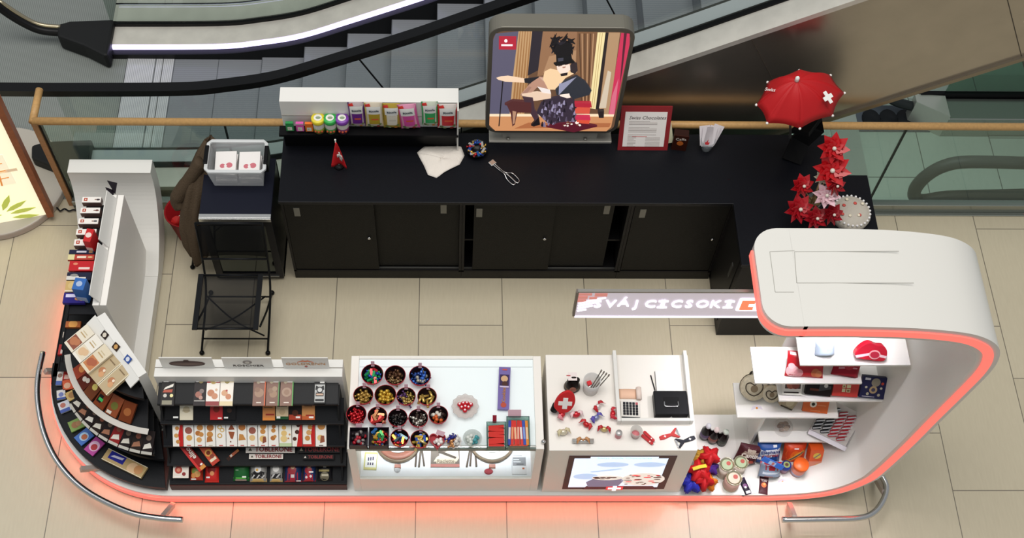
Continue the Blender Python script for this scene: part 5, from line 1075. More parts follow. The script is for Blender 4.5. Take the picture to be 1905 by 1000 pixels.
for (q, base, art, lb, th) in (
    (((104, 717), (115, 717), (104, 692)), 'd9d2cc', [('r', 0, 0, 1, .3, '4a62a8'), ('c', .5, .7, .4, '8a6a5c')], 'small white and blue bar, rearmost on the bottom corner tier', .012),
    (((117, 707), (130, 707), (116, 689)), 'b3221e', [('r', .2, .05, .9, .5, 'd8b0a4')], 'red bar next to the small white and blue one on the bottom corner tier', .012),
    (((118, 727), (139, 723), (116, 709)), 'd2562a', [('c', .4, .4, .3, 'e0b090')], 'orange bar on the bottom corner tier', .012),
    (((128, 748), (148, 738), (121, 733)), 'cfae6a', [('c', .5, .5, .3, 'a87a48')], 'yellow tan bar on the bottom corner tier', .012),
    (((107, 745), (123, 742), (104, 728)), 'd5d2d2', [('c', .5, .5, .3, '6f7ab5'), ('r', 0, 0, 1, .2, '38509c')], 'white bar with a blue picture on the bottom corner tier', .012),
    (((114, 770), (134, 762), (109, 751)), 'c9cbd4', [('r', 0, 0, .9, .3, '3c539f'), ('c', .4, .65, .25, 'b06a5c')], 'pale blue bar on the bottom corner tier, behind the green one', .012),
    (((134, 805), (160, 793), (124, 788)), '7d9a4a', [('c', .4, .5, .25, '9a6a42'), ('c', .65, .5, .2, 'a87a50')], 'green chocolate bar on the bottom corner tier', .012),
    (((152, 830), (176, 811), (139, 814)), '3a6ab8', [('c', .5, .5, .3, 'a9cbe6'), ('c', .5, .45, .2, 'b5623c')], 'blue chocolate bar on the bottom corner tier', .012),
    (((173, 849), (196, 825), (156, 837)), 'b03a92', [('c', .5, .5, .32, 'e0b8d4'), ('c', .45, .45, .2, 'b02a34')], 'magenta chocolate bar on the bottom corner tier', .012),
    (((190, 855), (263, 891), (203, 835)), 'b59a68', [('r', .1, .3, .48, .95, '23268a'), ('p', [(.14, .5), (.42, .6), (.44, .8), (.2, .7)], 'cfcbe0'), ('c', .72, .4, .13, 'd9b48a'), ('c', .85, .5, .1, 'c08a58'), ('r', 0, 0, 1, .05, 'e6dcc4'), ('r', 0, .95, 1, 1, 'e6dcc4')], 'long gold chocolate bar with a blue label in front of the corner rack', .02)):
    X, w_, l_ = on(q, PB); pack('chocolate_bar', lb, 'chocolate', X, w_, l_, th, base, art, GP)
# ================================================================ SWEETS ON THE DISPLAY RISER
for i, (px, base, lb) in enumerate(((541, '2f8a4c', 'green'), (560, 'd85aa8', 'pink'), (577, 'e5762a', 'orange'))):
    X, w_, l_ = on(((px-8, 239+i*.6), (px+7, 239+i*.6), (px-7, 221+i*.6)), (Vector((0, -.02, 1.216)), Vector((0, -1, .05)))); pack('sweet_box', 'small '+lb+' throat sweet box at the left end of the display riser', 'sweets', X, .05, .075, .02, base, [('r', .2, .1, .8, .55, 'd8d6c8'), ('c', .4, .3, .12, 'a9b890'), ('r', .0, .9, 1, 1, 'd9b8c4' if i == 1 else base)], 'small boxes on the riser')
for i, (px, lid, body, lb) in enumerate(((593, 'e0cf3a', '7d8a30', 'yellow'), (615, '35a84e', '3f7a3a', 'green'), (637, '7b3fa0', '6a3055', 'purple'))):
    c = at(px+2, 234+i, 1.215); k_ = thing('sweet_tin', 'round sweet tin with '+lb+' lid on the display riser', 'tin', T(c.x, c.y+.0, 1.216), 'round sweet tins on the riser')
    k_.location.y = -.012
    MB().lathe([(.037, 0), (.04, .006), (.04, .1), (.038, .105)], 22).build('body', M('d8d6cc', .3), k_)
    MB().lathe([(.0405, .006), (.041, .05)], 22).build('print_band', M(body, .35), k_)
    for j in range(3): MB().ball((.041*math.cos(R(-120+30*j)), .041*math.sin(R(-120+30*j)), .03), (.009, .009, .009), n=8).build('fruit_print', M('b8502e', .4), k_)
    l_ = MB().lathe([(.044, .1), (.045, .104), (.045, .128), (.041, .132), (.0001, .132)], 24).build('lid', M(lid, .35), k_)
    MB().prism(circ(0, 0, .027, 20), .132, .1332).build('lid_label', M('e6e4dc', .4), l_); MB().prism(circ(.002, -.002, .017, 16, .011), .133, .134).build('lid_picture', M('8a9a80', .4), l_)
bagc = [(651, 682, 'c3b3b5', '6a2a86', 'purple'), (681, 715, 'd9cdb8', 'b59a30', 'yellow'), (714, 747, 'b59a3c', 'e0d9c8', 'gold'), (747, 782, 'e39ab8', 'd14f9a', 'pink'), (785, 816, 'cfd6c4', '2fa05a', 'green'), (814, 852, 'dcd2cc', 'c4202a', 'red')]
for i, (a, b, base, mid, lb) in enumerate(bagc):
    yb = (232, 233, 235, 237, 231, 236)[i]
    X, w_, l_ = on(((a, yb+1), (b, yb+1-(2 if i == 3 else 0)), (a-1, yb-43)), (Vector((0, .011-.006*(i % 2), 1.216)), Vector((0, -1, .02))))
    fr_ = {'purple': '5d2a78', 'yellow': 'd2c272', 'gold': 'b0923a', 'pink': 'd55a9a', 'green': '3aa85e', 'red': 'c4202a'}[lb]
    pack('sweet_bag', 'throat sweet bag with '+lb+' panel standing on the display riser', 'sweets', X, w_, l_, .026, base, [('r', 0, 0, .1, 1, fr_), ('r', .9 if lb != 'yellow' else .97, 0, 1, 1, fr_), ('r', .12, .62, .88, .9, 'ecebe6'), ('p', [(.22, .2), (.8, .2), (.84, .62), (.2, .62)], mid), ('p', [(.04, .88), (.36, .92), (.3, .99), (.05, .96)], 'c8322c'), ('r', .35, .38, .75, .44, 'd8603a' if lb != 'gold' else 'cfc8b8'), ('c', .2, .14, .1, '6a7a4a'), ('c', .35, .1, .09, 'a5b88a'), ('c', .7, .1, .1, '9a3a2a' if i % 2 else 'd98a3a'), ('c', .82, .2, .08, '7a8a4a'), ('t', .52, .76, .026, 'Ricola', '3f4a55', 6)], 'sweet bags on the riser', soft=True)
# ================================================================ BOWLS OF SWEETS ON THE DISPLAY COUNTER
CT = .83
def twist(mt): return MB().ball((0, 0, 0), (.0125, .0095, .0095), n=10).lathe([(.0015, .011), (.009, .024)], 8, X=RY(90)).lathe([(.0015, .011), (.009, .024)], 8, X=RY(-90)), mt
KIND = {}
def proto(kind, col, col2=None):
    k = (kind, col, col2)
    if k in KIND: return KIND[k]
    rough, met = (.22, .55) if col2 == 'foil' else (.28, .15)
    mt = M(col, rough, met, coat=.4)
    mb = MB()
    if kind == 'ball': mb.ball((0, 0, 0), .0125, n=14)
    elif kind == 'twist': mb.ball((0, 0, 0), (.0135, .0105, .0105), n=10).lathe([(.002, .012), (.0095, .025)], 8, X=RY(90)).lathe([(.002, .012), (.0095, .025)], 8, X=RY(-90))
    elif kind == 'bar': mb.prism(rrect(-.022, .022, -.0075, .0075, .004, 3), -.006, .006)
    elif kind == 'stick': mb.tube([(-.03, 0, 0), (.03, 0, 0)], .0085, 10)
    elif kind == 'heart': mb.lathe([(.0001, -.006), (.011, -.003), (.0125, 0), (.009, .005), (.0001, .006)], 12, sx=1.1, sy=.9)
    KIND[k] = (mb, mt); me = mb.build('sweet', mt); KIND[k] = me.data; bpy.data.objects.remove(me); return KIND[k]
RG = random.Random(11)
def fill(cx, cy, rad, z, n, kinds, label, group, square=None, up=.016):
    for i in range(n):
        kd = kinds[i % len(kinds)]; me = proto(*kd)
        lay = 0 if i < n*.6 else 1
        if square:
            x = cx+RG.uniform(-1, 1)*square[0]; y = cy+RG.uniform(-1, 1)*square[1]
        else:
            j = i if not lay else i-int(n*.6)
            q = rad*math.sqrt((j+.5)/(n*.62 if not lay else n*.62)); a = 2.39996*j+lay; x = cx+q*math.cos(a); y = cy+q*math.sin(a)
        o = bpy.data.objects.new('sweet', me); COL.objects.link(o)
        o.location = (x, y, z+lay*up+(RG.uniform(0, .006)))
        if kd[0] != 'ball': o.rotation_euler = (RG.uniform(-.4, .4), RG.uniform(-.35, .35), RG.uniform(0, 6.28))
        tag(o, label, 'sweet', group)
RIM = M('a81d2c', .3, coat=.4); INS = M('1b1013', .3)
def bowl(cx, cy, r_px, label, kinds, n, lab2, tagx=0, tagc='c9a3ae'):
    px, py = 640+cx*.27, 650+cy*.27; c = at(px, py, CT+.06); rad = r_px*.27/305
    b = thing('candy_bowl', label, 'bowl', T(c.x, c.y, CT+.0005), 'round red rimmed candy bowls')
    MB().lathe([(rad*.62, 0), (rad*.9, .03), (rad, .062), (rad*.955, .062), (rad*.955, .061)], 30, cap=False).build('outer_shell', RIM, b)
    MB().lathe([(rad*.955, .0605), (rad*.85, .03), (rad*.55, .006), (.0001, .006)], 30, cap=False).build('inner_lining', INS, b)
    if tagx is not None: MB().box(-.011, .011, -.002, .002, 0, .04).build('price_tag', M(tagc, .5), b, T(tagx*rad*.4, rad*.88, .045) @ RX(-25))
    fill(c.x, c.y-.002, rad*.72, CT+.024, n, kinds, lab2, lab2[:1]+lab2[1:])
G, Bl, Gd, Rd, Br, Sv = ('1f9a5a', 'foil'), ('2a4fae', 'foil'), ('c9a24a', 'foil'), ('c81f2a', 'foil'), ('5a3a28', 'foil'), ('c4c2bd', 'foil')
bowl(195, 168, 78, 'red rimmed bowl of green and blue wrapped sweets, rear left corner of the counter', [('bar',)+G, ('twist',)+Bl, ('bar',)+G, ('bar', 'c8323a', 'foil')], 20, 'green, blue or red foil sweet in the rear left bowl')
bowl(352, 175, 75, 'red rimmed bowl of brown and gold wrapped balls, middle of the rear row', [('twist',)+Br, ('twist', '8a6f4a', 'foil'), ('ball', '6d4c34', 'foil')], 20, 'brown foil sweet in the middle bowl of the rear row', None)
bowl(523, 178, 77, 'red rimmed bowl of blue and silver wrapped sweets, right end of the rear row', [('twist', '3a6ac2', 'foil'), ('twist', '24407e', 'foil'), ('ball', 'b5b0a4', 'foil')], 22, 'blue or silver foil sweet in the rear right bowl', 0)
bowl(133, 312, 70, 'red rimmed bowl of dull gold sweets, left end of the second row', [('twist', 'b8944a', 'foil'), ('ball', 'a8843e', 'foil')], 20, 'dull gold sweet in the left bowl of the second row', .2)
bowl(285, 310, 76, 'red rimmed bowl of shiny gold balls in the second row', [('ball', 'd2aa3e', 'foil')], 24, 'shiny gold ball sweet in the second row', None)
bowl(427, 320, 68, 'red rimmed bowl of gold and purple wrapped sweets in the second row', [('twist', '9a8440', 'foil'), ('twist', '5a3a6a', 'foil'), ('twist', 'b89a58', 'foil')], 18, 'gold or purple sweet in the second row', 0)
bowl(572, 320, 68, 'red rimmed bowl of gold sticks, right end of the second row', [('stick', 'd2ae5c', 'foil')], 7, 'gold stick sweet in the right bowl of the second row', .3)
bowl(85, 443, 70, 'red rimmed bowl of red wrapped sweets, left end of the third row', [('twist', 'd0262e', 'foil'), ('twist', 'b01a24', 'foil')], 20, 'red foil sweet in the left bowl of the third row', .3)
bowl(230, 455, 68, 'red rimmed bowl of red and copper bars in the third row', [('bar', 'b5261f', 'foil'), ('bar', 'c98a5c', 'foil')], 11, 'red or copper bar sweet in the third row', 0)
bowl(370, 467, 68, 'red rimmed bowl of black sweets in the third row', [('twist', '1d1a1c', 'foil'), ('twist', '3a3230', 'foil')], 18, 'black foil sweet in the third row', 0)
bowl(512, 470, 68, 'red rimmed bowl of silver and brown sweets in the third row', [('twist', 'c9c4ba', 'foil'), ('twist', '4a3a34', 'foil')], 18, 'silver or brown sweet in the third row', 0)
bowl(650, 447, 68, 'red rimmed bowl of white and orange balls, right end of the third row', [('ball', 'd8d2c6', 'x'), ('ball', 'd0622e', 'x'), ('ball', '3a2a26', 'x')], 20, 'white, orange or brown ball in the right bowl of the third row', 0)
bowl(383, 605, 64, 'red rimmed bowl of mixed blue, red and orange sweets in the front row', [('twist',)+Bl, ('twist',)+Rd, ('bar', '55707a', 'foil'), ('bar', 'd9a03a', 'foil')], 16, 'blue, red, grey or orange sweet in the front row bowl', -.1)
bowl(522, 615, 65, 'red rimmed bowl of gold and blue bars in the front row', [('bar', 'd9b44c', 'foil'), ('bar', 'c8a23e', 'foil'), ('bar', '3256a8', 'foil'), ('stick', 'e0c882', 'foil')], 15, 'gold or blue bar in the front row bowl', .3)
# square boxes in the front row
for (cx, cy, w2, h2, kinds, n, lb, lab2) in ((100, 600, 62, 66, [('ball', 'a51f2e', 'x'), ('ball', '2a2226', 'x'), ('ball', '8a8280', 'x')], 22, 'square dark box of red and black balls at the front left of the counter', 'red, black or grey ball in the square dark box'),
        (240, 600, 68, 68, [('twist', 'b8242c', 'foil'), ('bar', 'd0a23c', 'foil'), ('bar', '2f6aa8', 'foil'), ('bar', '2f8a48', 'foil')], 24, 'square dark box of colourful bars beside the red and black balls', 'red, gold, blue or green sweet in the square dark box')):
    a = at(640+cx*.27, 650+cy*.27, CT+.05); wx, wy = w2*.27/305, h2*.27/300
    b = thing('candy_box', lb, 'box', T(a.x, a.y, CT+.0005))
    MB().box(-wx, wx, -wy, wy, 0, .006).box(-wx, -wx+.004, -wy, wy, .006, .055).box(wx-.004, wx, -wy, wy, .006, .055).box(-wx, wx, -wy, -wy+.004, .006, .055).box(-wx, wx, wy-.004, wy, .006, .055).build('box', M('241a24', .3), b)
    MB().box(-.018, .018, -.002, .002, 0, .03).build('price_tag', M('c9a3ae', .5), b, T(0, wy, .05) @ RX(-30))
    fill(a.x, a.y, 0, CT+.026, n, kinds, lab2, lab2, square=(wx-.018, wy-.018))
# heart bowl, scalloped dish, glass bowl, glass plate
def glassdish(name, lb, cx, cy, rad, h, X=None, scal=0, col='dfe6e6', fac=.18):
    a = at(640+cx*.27, 650+cy*.27, CT+h); b = thing(name, lb, 'dish', T(a.x, a.y, CT+.0005))
    mb = MB(); N = 48; pr = [(.55, 0), (.85, h*.5), (1, h), (.95, h), (.8, h*.5), (.5, .005)]
    vs = []
    for r_, z in pr:
        for i in range(N): an = 2*math.pi*i/N; q = rad*r_*(1+scal*math.cos(12*an)*(r_ > .7)); vs.append((q*math.cos(an), q*math.sin(an), z))
    fs = [(k*N+i, k*N+(i+1) % N, (k+1)*N+(i+1) % N, (k+1)*N+i) for k in range(len(pr)-1) for i in range(N)]+[tuple(range(N-1, -1, -1)), tuple(range((len(pr)-1)*N, len(pr)*N))]
    mb.add(vs, fs, 0, True); mb.build('dish', M(col, .2, alpha=.3+fac), b); return a, b
a, b = glassdish('glass_plate', 'scalloped clear glass plate with red balls on the display counter', 835, 390, .082, .022, scal=.05, col='dcd3cd', fac=.22)
for (dx, dy) in ((-.035, .012), (-.012, .02), (.01, .022), (.035, .012), (-.022, -.008), (.0, -.002), (.02, -.008), (-.002, -.028)):
    o = tag(MB().ball((0, 0, 0), .0145, n=16).prism(circ(0, 0, .006, 10), .0122, .0145, 1).build('sweet', [M('c4202c', .2, coat=.5), M('ecd9dc', .3)], X=T(a.x+dx, a.y+dy, CT+.022)), 'shiny red ball sweet on the scalloped glass plate', 'sweet', 'red balls on the glass plate')
a, b = glassdish('glass_bowl', 'small round glass bowl with pale and teal balls at the front of the counter', 885, 608, .058, .05, col='cdd4cf', fac=.2)
fill(a.x, a.y, .035, CT+.02, 16, [('ball', 'd9dcd6', 'x'), ('ball', 'cfd4cc', 'x'), ('ball', '4a9aa0', 'x')], 'pale or teal ball in the small glass bowl', 'balls in the small glass bowl')
a, b = glassdish('scalloped_dish', 'white scalloped dish of blue and orange sweets at the front of the counter', 755, 630, .048, .03, scal=.07, col='e6e2de', fac=.5)
fill(a.x, a.y, .034, CT+.024, 16, [('twist', '2c2f8a', 'foil'), ('twist', 'c9905c', 'foil'), ('ball', 'd9d4ce', 'x')], 'blue, orange or white sweet in the scalloped dish', 'sweets in the scalloped dish')
a = at(640+643*.27, 650+622*.27, CT+.03)
b = thing('heart_dish', 'red heart shaped dish with white sweets at the front of the counter', 'dish', T(a.x, a.y, CT+.0005) @ S3(1, 1, 1))
hp_ = [(.0036*16*math.sin(q)**3*.85, .0034*(13*math.cos(q)-5*math.cos(2*q)-2*math.cos(3*q)-math.cos(4*q))) for q in [2*math.pi*i/40 for i in range(40)]]
MB().prism(hp_, 0, .006).build('base', RIM, b)
MB().bar([(x, y, .017) for x, y in hp_], .005, .026, closed=True).build('wall', RIM, b)
MB().box(-.03, .02, -.002, .002, 0, .03).build('price_tag', M('d9b3bd', .5), b, T(.018, .03, .03) @ RX(-40) @ RY(20))
fill(a.x+.008, a.y-.006, .022, CT+.016, 7, [('ball', 'e9e2de', 'x')], 'white ball sweet in the red heart dish', 'white sweets in the heart dish')
# purple biscuit carton
q = ((640+1057*.27, 650+408*.27), (640+1138*.27, 650+412*.27), (640+1075*.27, 650+118*.27))
X, w_, l_ = on(q, plane_z(CT+.02))
pack('biscuit_carton', 'long purple biscuit carton lying on the right side of the display counter', 'carton', X @ T(0, 0, -.019), w_, l_, .019, '6f5fa0', [('r', .1, .5, .9, .82, '3a2a50'), ('c', .5, .72, .3, 'c9a27a'), ('c', .55, .6, .25, '4a2e2a'), ('r', .12, .51, .9, .55, 'c2b2d2'), ('c', .5, .1, .25, 'b0432c'), ('r', .3, .92, .7, .95, 'c24a3c'), ('t', .5, .33, .03, 'Cookies', 'b0763c', 90)])
# clear square boxes with red bars
for (x0, y0, x1, y1, lb, kinds, tagc) in ((985, 500, 1115, 672, 'clear square box of red wrapped bars near the right end of the display counter', 'wrap', '8a2030'), (1125, 462, 1275, 668, 'clear square box of long red and blue bars at the display counter end', 'sticks', 'c9a3ae')):
    pa = at(640+x0*.27, 650+y1*.27, CT+.05); pb = at(640+x1*.27, 650+y0*.27, CT+.05)
    b = thing('clear_box', lb, 'box', T((pa.x+pb.x)/2, (pa.y+pb.y)/2, CT+.0005)); wx, wy = (pb.x-pa.x)/2, (pb.y-pa.y)/2
    gm = glassy('c8dcd6', .15)
    MB().box(-wx, wx, -wy, wy, 0, .005).box(-wx, -wx+.004, -wy, wy, .005, .055).box(wx-.004, wx, -wy, wy, .005, .055).box(-wx, wx, -wy, -wy+.004, .005, .055).box(-wx, wx, wy-.004, wy, .005, .055).build('clear_wall', gm, b)
    MB().bar([(-wx, -wy, .056), (wx, -wy, .056), (wx, wy, .056), (-wx, wy, .056)], .004, .004, closed=True).build('rim', M('2c4a4a', .3), b)
    MB().box(-.012 if kinds == 'wrap' else -.05, .012 if kinds == 'wrap' else .03, -.002, .002, 0, .05).build('price_tag', M(tagc, .4), b, T(-.01, wy, .04) @ RX(-45))
    if kinds == 'wrap':
        for i in range(7):
            o = tag(MB().prism(rrect(-wx+.012, wx-.012, -.01, .01, .004, 3), 0, .018).box(-wx+.008, -wx+.014, -.008, .008, .006, .012, 1).box(wx-.014, wx-.008, -.008, .008, .006, .012, 1).build('wrapped_bar', [M('c42a22', .25, .3), M('d8b0a4', .3)], X=T((pa.x+pb.x)/2, pa.y+.02+i*(2*wy-.04)/6, CT+.012+.004*(i % 2)) @ RZ(RG.uniform(-6, 6))), 'red wrapped bar lying in the clear square box', 'chocolate', 'red bars in the clear box')
    else:
        for i, (c1, c2) in enumerate((('2f3f9a', 'd9d4ce'), ('c4281e', 'd98a5a'), ('c4281e', 'e0b08a'), ('b8241c', 'd8a08a'), ('c2302a', 'd9d4ce'), ('2c4aa0', '7a90c8'), ('d9822a', 'e6c49a'))):
            o = tag(MB().prism(rrect(-.0085, .0085, -wy+.02, wy-.015, .004, 3), 0, .016).box(-.006, .006, -wy*.4, wy*.4, .016, .0166, 1).build('long_bar', [M(c1, .3, .2), M(c2, .35)], X=T(pa.x+.016+i*(2*wx-.03)/6, (pa.y+pb.y)/2, CT+.012+.003*(i % 2)) @ RZ(RG.uniform(-3, 3))), ('blue and white', 'red and orange', 'red and tan', 'dark red', 'red and white', 'blue', 'orange')[i]+' long bar standing in the clear box at the counter end', 'chocolate', 'long bars in the clear box')
        tag(MB().prism(rrect(-wx+.015, wx-.012, -.008, .008, .004, 3), 0, .016).build('long_bar', M('d0421f', .3, .2), X=T((pa.x+pb.x)/2, pa.y+.016, CT+.01)), 'orange red bar lying crosswise at the front of the clear box', 'chocolate', 'long bars in the clear box')
# round bowl of sweets on the black worktop
a = at(887, 276, TZ+.04)
b = thing('candy_bowl', 'dark round bowl of blue, gold and white sweets on the black worktop', 'bowl', T(a.x, a.y, TZ+.0005))
MB().lathe([(.05, 0), (.075, .045), (.071, .045), (.045, .006), (.0001, .006)], 28).build('bowl', M('141416', .25), b)
for i in range(18):
    an = i*2*math.pi/18; me = proto(*[('twist',)+Bl, ('twist', 'c9a24a', 'foil'), ('bar', 'd8d6d2', 'foil'), ('twist', 'b8242c', 'foil'), ('bar', '2f66b0', 'foil')][i % 5])
    o = bpy.data.objects.new('sweet', me); COL.objects.link(o); o.location = (a.x+.048*math.cos(an), a.y+.048*math.sin(an), TZ+.034+.004*(i % 3)); o.rotation_euler = (0, 0, an*2.3)
    tag(o, 'blue, gold, white or red sweet in the dark bowl on the black worktop', 'sweet', 'sweets in the worktop bowl')
# ================================================================ INSIDE THE LIT CASE
CZ = .3335
def cs(px, py): return at(px, py, CZ)
for (px, py, rad, c1, c2, lb) in ((741, 824, .145, '8e5a4c', 'b07868', 'round brown fondue dish in the lit case, left'), (915, 824, .145, 'e6e2dd', 'cfc9c4', 'round white fondue dish in the lit case, right')):
    c = cs(px, py); b = thing('fondue_dish', lb, 'dish', T(c.x, c.y, CZ+.0005))
    MB().lathe([(rad*.86, 0), (rad, .012), (rad, .05), (rad*.95, .05)], 36).build('wooden_rim', M('7d6a58', .5), b)
    MB().lathe([(rad*.93, .05), (rad*.93, .06), (rad*.75, .065), (rad*.62, .05), (.0001, .045)], 36).build('dish_bowl', M(c1, .3), b)
    MB().prism(circ(0, 0, rad*.6, 30), .045, .054).build('dish_inside', M('e9e6ea' if c1[0] == '8' else 'efecea', .4), b)
    MB().box(-.02, .02, -rad-.03, -rad-.008, 0, .02).build('tag_stub', M('c98a7c', .5), b)
for i, (px, py) in enumerate(((774, 852), (781, 853), (787, 851), (871, 853), (876, 851), (885, 852))):
    c = cs(px, py); b = tag(MB().prism(rrect(-.006, .006, -.06, .16, .004, 3), 0, .01).build('fondue_fork', M('5d524b', .45), X=T(c.x, c.y, CZ+.0005) @ RZ((-3, -5, 8, -10, -5, 4)[i])), 'brown handled fondue fork in the lit case, '+('leftmost by the brown dish', 'middle by the brown dish', 'rightmost by the brown dish', 'leftmost by the white dish', 'middle by the white dish', 'rightmost by the white dish')[i], 'fork', 'fondue forks in the lit case')
for (q, base, art, lb, nm) in ((((676, 872), (700, 873), (672, 840)), 'd9d28a', [('r', .1, .12, .95, .9, 'f2f1ee')]+[('r', .28+.18*i, .5+.02*i, .38+.18*i, .7+.02*i, '4a4a6a') for i in range(3)]+[('r', .28+.18*i, .25, .38+.18*i, .4, '4a4a6a') for i in range(3)], 'yellow edged price list at the left inside the lit case', 'price_list'),
        (((801, 868), (855, 868), (801, 835)), '6f655e', [('p', [(.1, .3), (.2, .55), (.6, .95), (.95, .9), (.98, .5), (.9, .3)], 'd5c8b4'), ('r', .3, .6, .42, .75, 'f0eeea'), ('r', 0, 0, 1, .16, 'c07a74'), ('r', .2, .2, .85, .42, 'c9bda8'), ('p', [(.3, .95), (.9, .55), (.85, .45), (.25, .8)], '4d4540'), ('t', .52, .31, .034, 'Raclette', '7d6f62')], 'grey raclette box with lettering in the middle of the lit case', 'raclette_box'),
        (((953, 881), (980, 881), (952, 838)), 'e6e6ea', [('r', .05, .35, .95, .72, '8d8f96'), ('r', .1, .6, .5, .64, 'e0e0e4'), ('r', .1, .5, .6, .54, 'e0e0e4'), ('r', .3, .4, .8, .44, '55565c'), ('r', .7, .2, .85, .27, 'c9683c'), ('r', .1, .76, .7, .8, 'b0b0b6')], 'grey and white leaflet at the right inside the lit case', 'leaflet')):
    X, w_, l_ = on(q, plane_z(CZ+.012)); pack(nm, lb, nm.split('_')[-1], X @ T(0, 0, -.011), w_, l_, .011, base, art)
c = cs(909, 877); tag(MB().lathe([(.022, 0), (.026, .006), (.02, .012)], 18, sx=1.1, sy=.8).build('wax_seal', M('b3384a', .4), X=T(c.x, c.y, CZ+.0005)), 'small red oval disc lying in front of the white dish in the lit case', 'disc')
c = cs(739, 874); tag(MB().lathe([(.018, 0), (.02, .01), (.0001, .02)], 16).build('tea_light', M('dcdde2', .4), X=T(c.x, c.y, CZ+.0005)), 'small pale round tea light in front of the brown dish in the lit case', 'candle')
# ================================================================ ON THE SERVICE COUNTER
def c2(cx, cy, z=CT): return at(1000+cx*.28, 640+cy*.28, z)
c = c2(228, 285); b = thing('cow_bell', 'black ornamental bell with a white tag at the rear left of the service counter', 'bell', T(c.x, c.y, CT+.0005))
MB().lathe([(.05, 0), (.052, .01), (.04, .05), (.03, .085), (.012, .095), (.0001, .096)], 24, sx=1, sy=.85).build('bell_body', M('1f1a18', .3, .3), b)
MB().lathe([(.048, .022), (.05, .026), (.045, .034)], 24, sx=1, sy=.85).build('bell_band', M('6a5a4a', .4, .4), b)
MB().lathe([(.016, 0), (.022, .004), (.016, .008)], 18, X=T(0, -.036, .045) @ RX(70)).build('emblem', M('8a5a4a', .4), b)
MB().tube(spline([(-.03, 0, .08), (-.025, 0, .12), (0, 0, .135), (.03, 0, .12), (.032, 0, .08)], 5), .008, 8).build('strap', M('241c1a', .5), b)
MB().box(-.035, .02, -.02, .035, .137, .139).box(-.045, -.02, .01, .016, .139, .14, 1).build('tag', [M('e6d9d6', .5), M('b3323a', .5)], b)
c = c2(350, 300); b = thing('straw_cup', 'frosted white cup with metal straws at the rear of the service counter', 'cup', T(c.x, c.y, CT+.0005))
MB().lathe([(.047, 0), (.055, .13), (.051, .13), (.043, .006), (.0001, .006)], 28).build('cup', M('e0dedb', .25, alpha=.75), b)
for i in range(4):
    tag(MB().tube([(0, 0, 0), (.055+.006*i, .05-.004*i, .15)], .0035, 8).tube([(.055+.006*i, .05-.004*i, .15), (.06+.006*i, .056-.004*i, .162)], .005, 8).build('metal_straw', M('8d847c', .25, .9), X=T(c.x-.005+.009*i, c.y-.01-.006*i, CT+.02)), 'thin metal stick leaning out of the frosted cup', 'stick', 'metal sticks in the frosted cup')
tag(MB().box(-.014, .014, -.014, .014, 0, .02).build('red_sweet', M('c8202a', .35), X=T(c.x-.012, c.y+.01, CT+.06) @ RZ(20), bevel=.003), 'red square sweet inside the frosted cup', 'sweet')
tag(MB().tube([(-.02, -.01, 0), (.02, .02, .01)], .006, 8).build('steel_clip', CHROME, X=T(c.x-.01, c.y-.015, CT+.06)), 'silver clip inside the frosted cup', 'clip')
# red shield shaped bell with cross
X, w_, l_ = on(((1000+110*.28, 640+430*.28), (1000+190*.28, 640+450*.28), (1000+125*.28, 640+290*.28)), stand(1000+150*.28, 640+450*.28, CT+.03, 62))
b = thing('cross_paddle', 'red rounded paddle with a white cross, left on the service counter', 'paddle', X)
pts = [(0, -.01), (.045, .015), (.062, .06), (.058, .11), (.03, .155), (-.01, .165), (-.045, .13), (-.058, .08), (-.05, .025)]
pts = [(p_.x, p_.y) for p_ in spline([(x, y, 0) for x, y in pts+[pts[0]]], 5)][:-1]
MB().prism(pts, 0, .02).build('paddle', M('c41f24', .4), b, bevel=.006)
MB().prism(cross_pts(.004, .075, .042, .015, 14), .02, .0215).build('white_cross', M('ece6e2', .5), b)
MB().lathe([(.022, 0), (.022, .05)], 16, X=T(-.035, -.02, -.01) @ RX(90) @ T(0, 0, -.05)).build('foot', BLK, b)
def bow(cx, cy, body, ribbon, lb, rot=0, long=False, rad=.017):
    c = c2(cx, cy); b = thing('wrapped_sweet', lb, 'sweet', T(c.x, c.y, CT+.002) @ RZ(rot), 'bow tied sweets on the service counter')
    if long: MB().tube([(-.065, 0, .016), (.065, 0, .016)], .014, 12).build('roll', M(body, .2, .5), b)
    else: MB().ball((0, 0, rad), (rad*1.3, rad, rad), n=14).build('sweet_body', M(body, .2, .35), b)
    z = .03 if long else rad*1.6
    for s_ in (-1, 1):
        MB().grid(lambda u, v, s_=s_: (s_*(.006+.034*u), .022*(v-.5)*(1.8*u+.2)+.008*math.sin(5*u), z+.012*math.sin(3.1*u)+.006*math.cos(9*v)*u), 6, 5).build('ribbon_loop', M(ribbon, .4), b, solid=.0015)
    MB().ball((0, 0, z), .007, n=8).build('ribbon_knot', M(ribbon, .4), b)
bow(160, 475, 'c8303a', 'd98a92', 'pink and red wrapped sweet beside the foot of the cross paddle', 60, rad=.02)
bow(255, 475, 'c82a36', 'e6c9cb', 'red sweet in clear pinkish wrap behind the front sweets on the service counter', 10, rad=.02)
bow(400, 420, 'd9d4d2', 'b8202a', 'pale sweet with a large dark red bow, rearmost on the service counter', 50)
bow(388, 495, '8c92b8', '5a4fa8', 'silver blue sweet with a purple bow', 35)
bow(498, 468, 'c4242c', 'c4303c', 'red sweet with a red bow touching the tray', 80)
bow(322, 540, 'c02a2c', 'c8363a', 'red sweet with a red bow in front of the purple one', -40)
bow(170, 592, 'd9d0b8', 'cbbf9a', 'cream and gold wrapped sweet at the front left of the service counter', 15, rad=.02)
bow(440, 572, 'c9b47a', 'b8242c', 'gold stick sweet with a red bow', -10)
bow(300, 648, 'c9c6c2', 'c08a5c', 'long silver roll with an orange bow at the front edge of the service counter', 0, True)
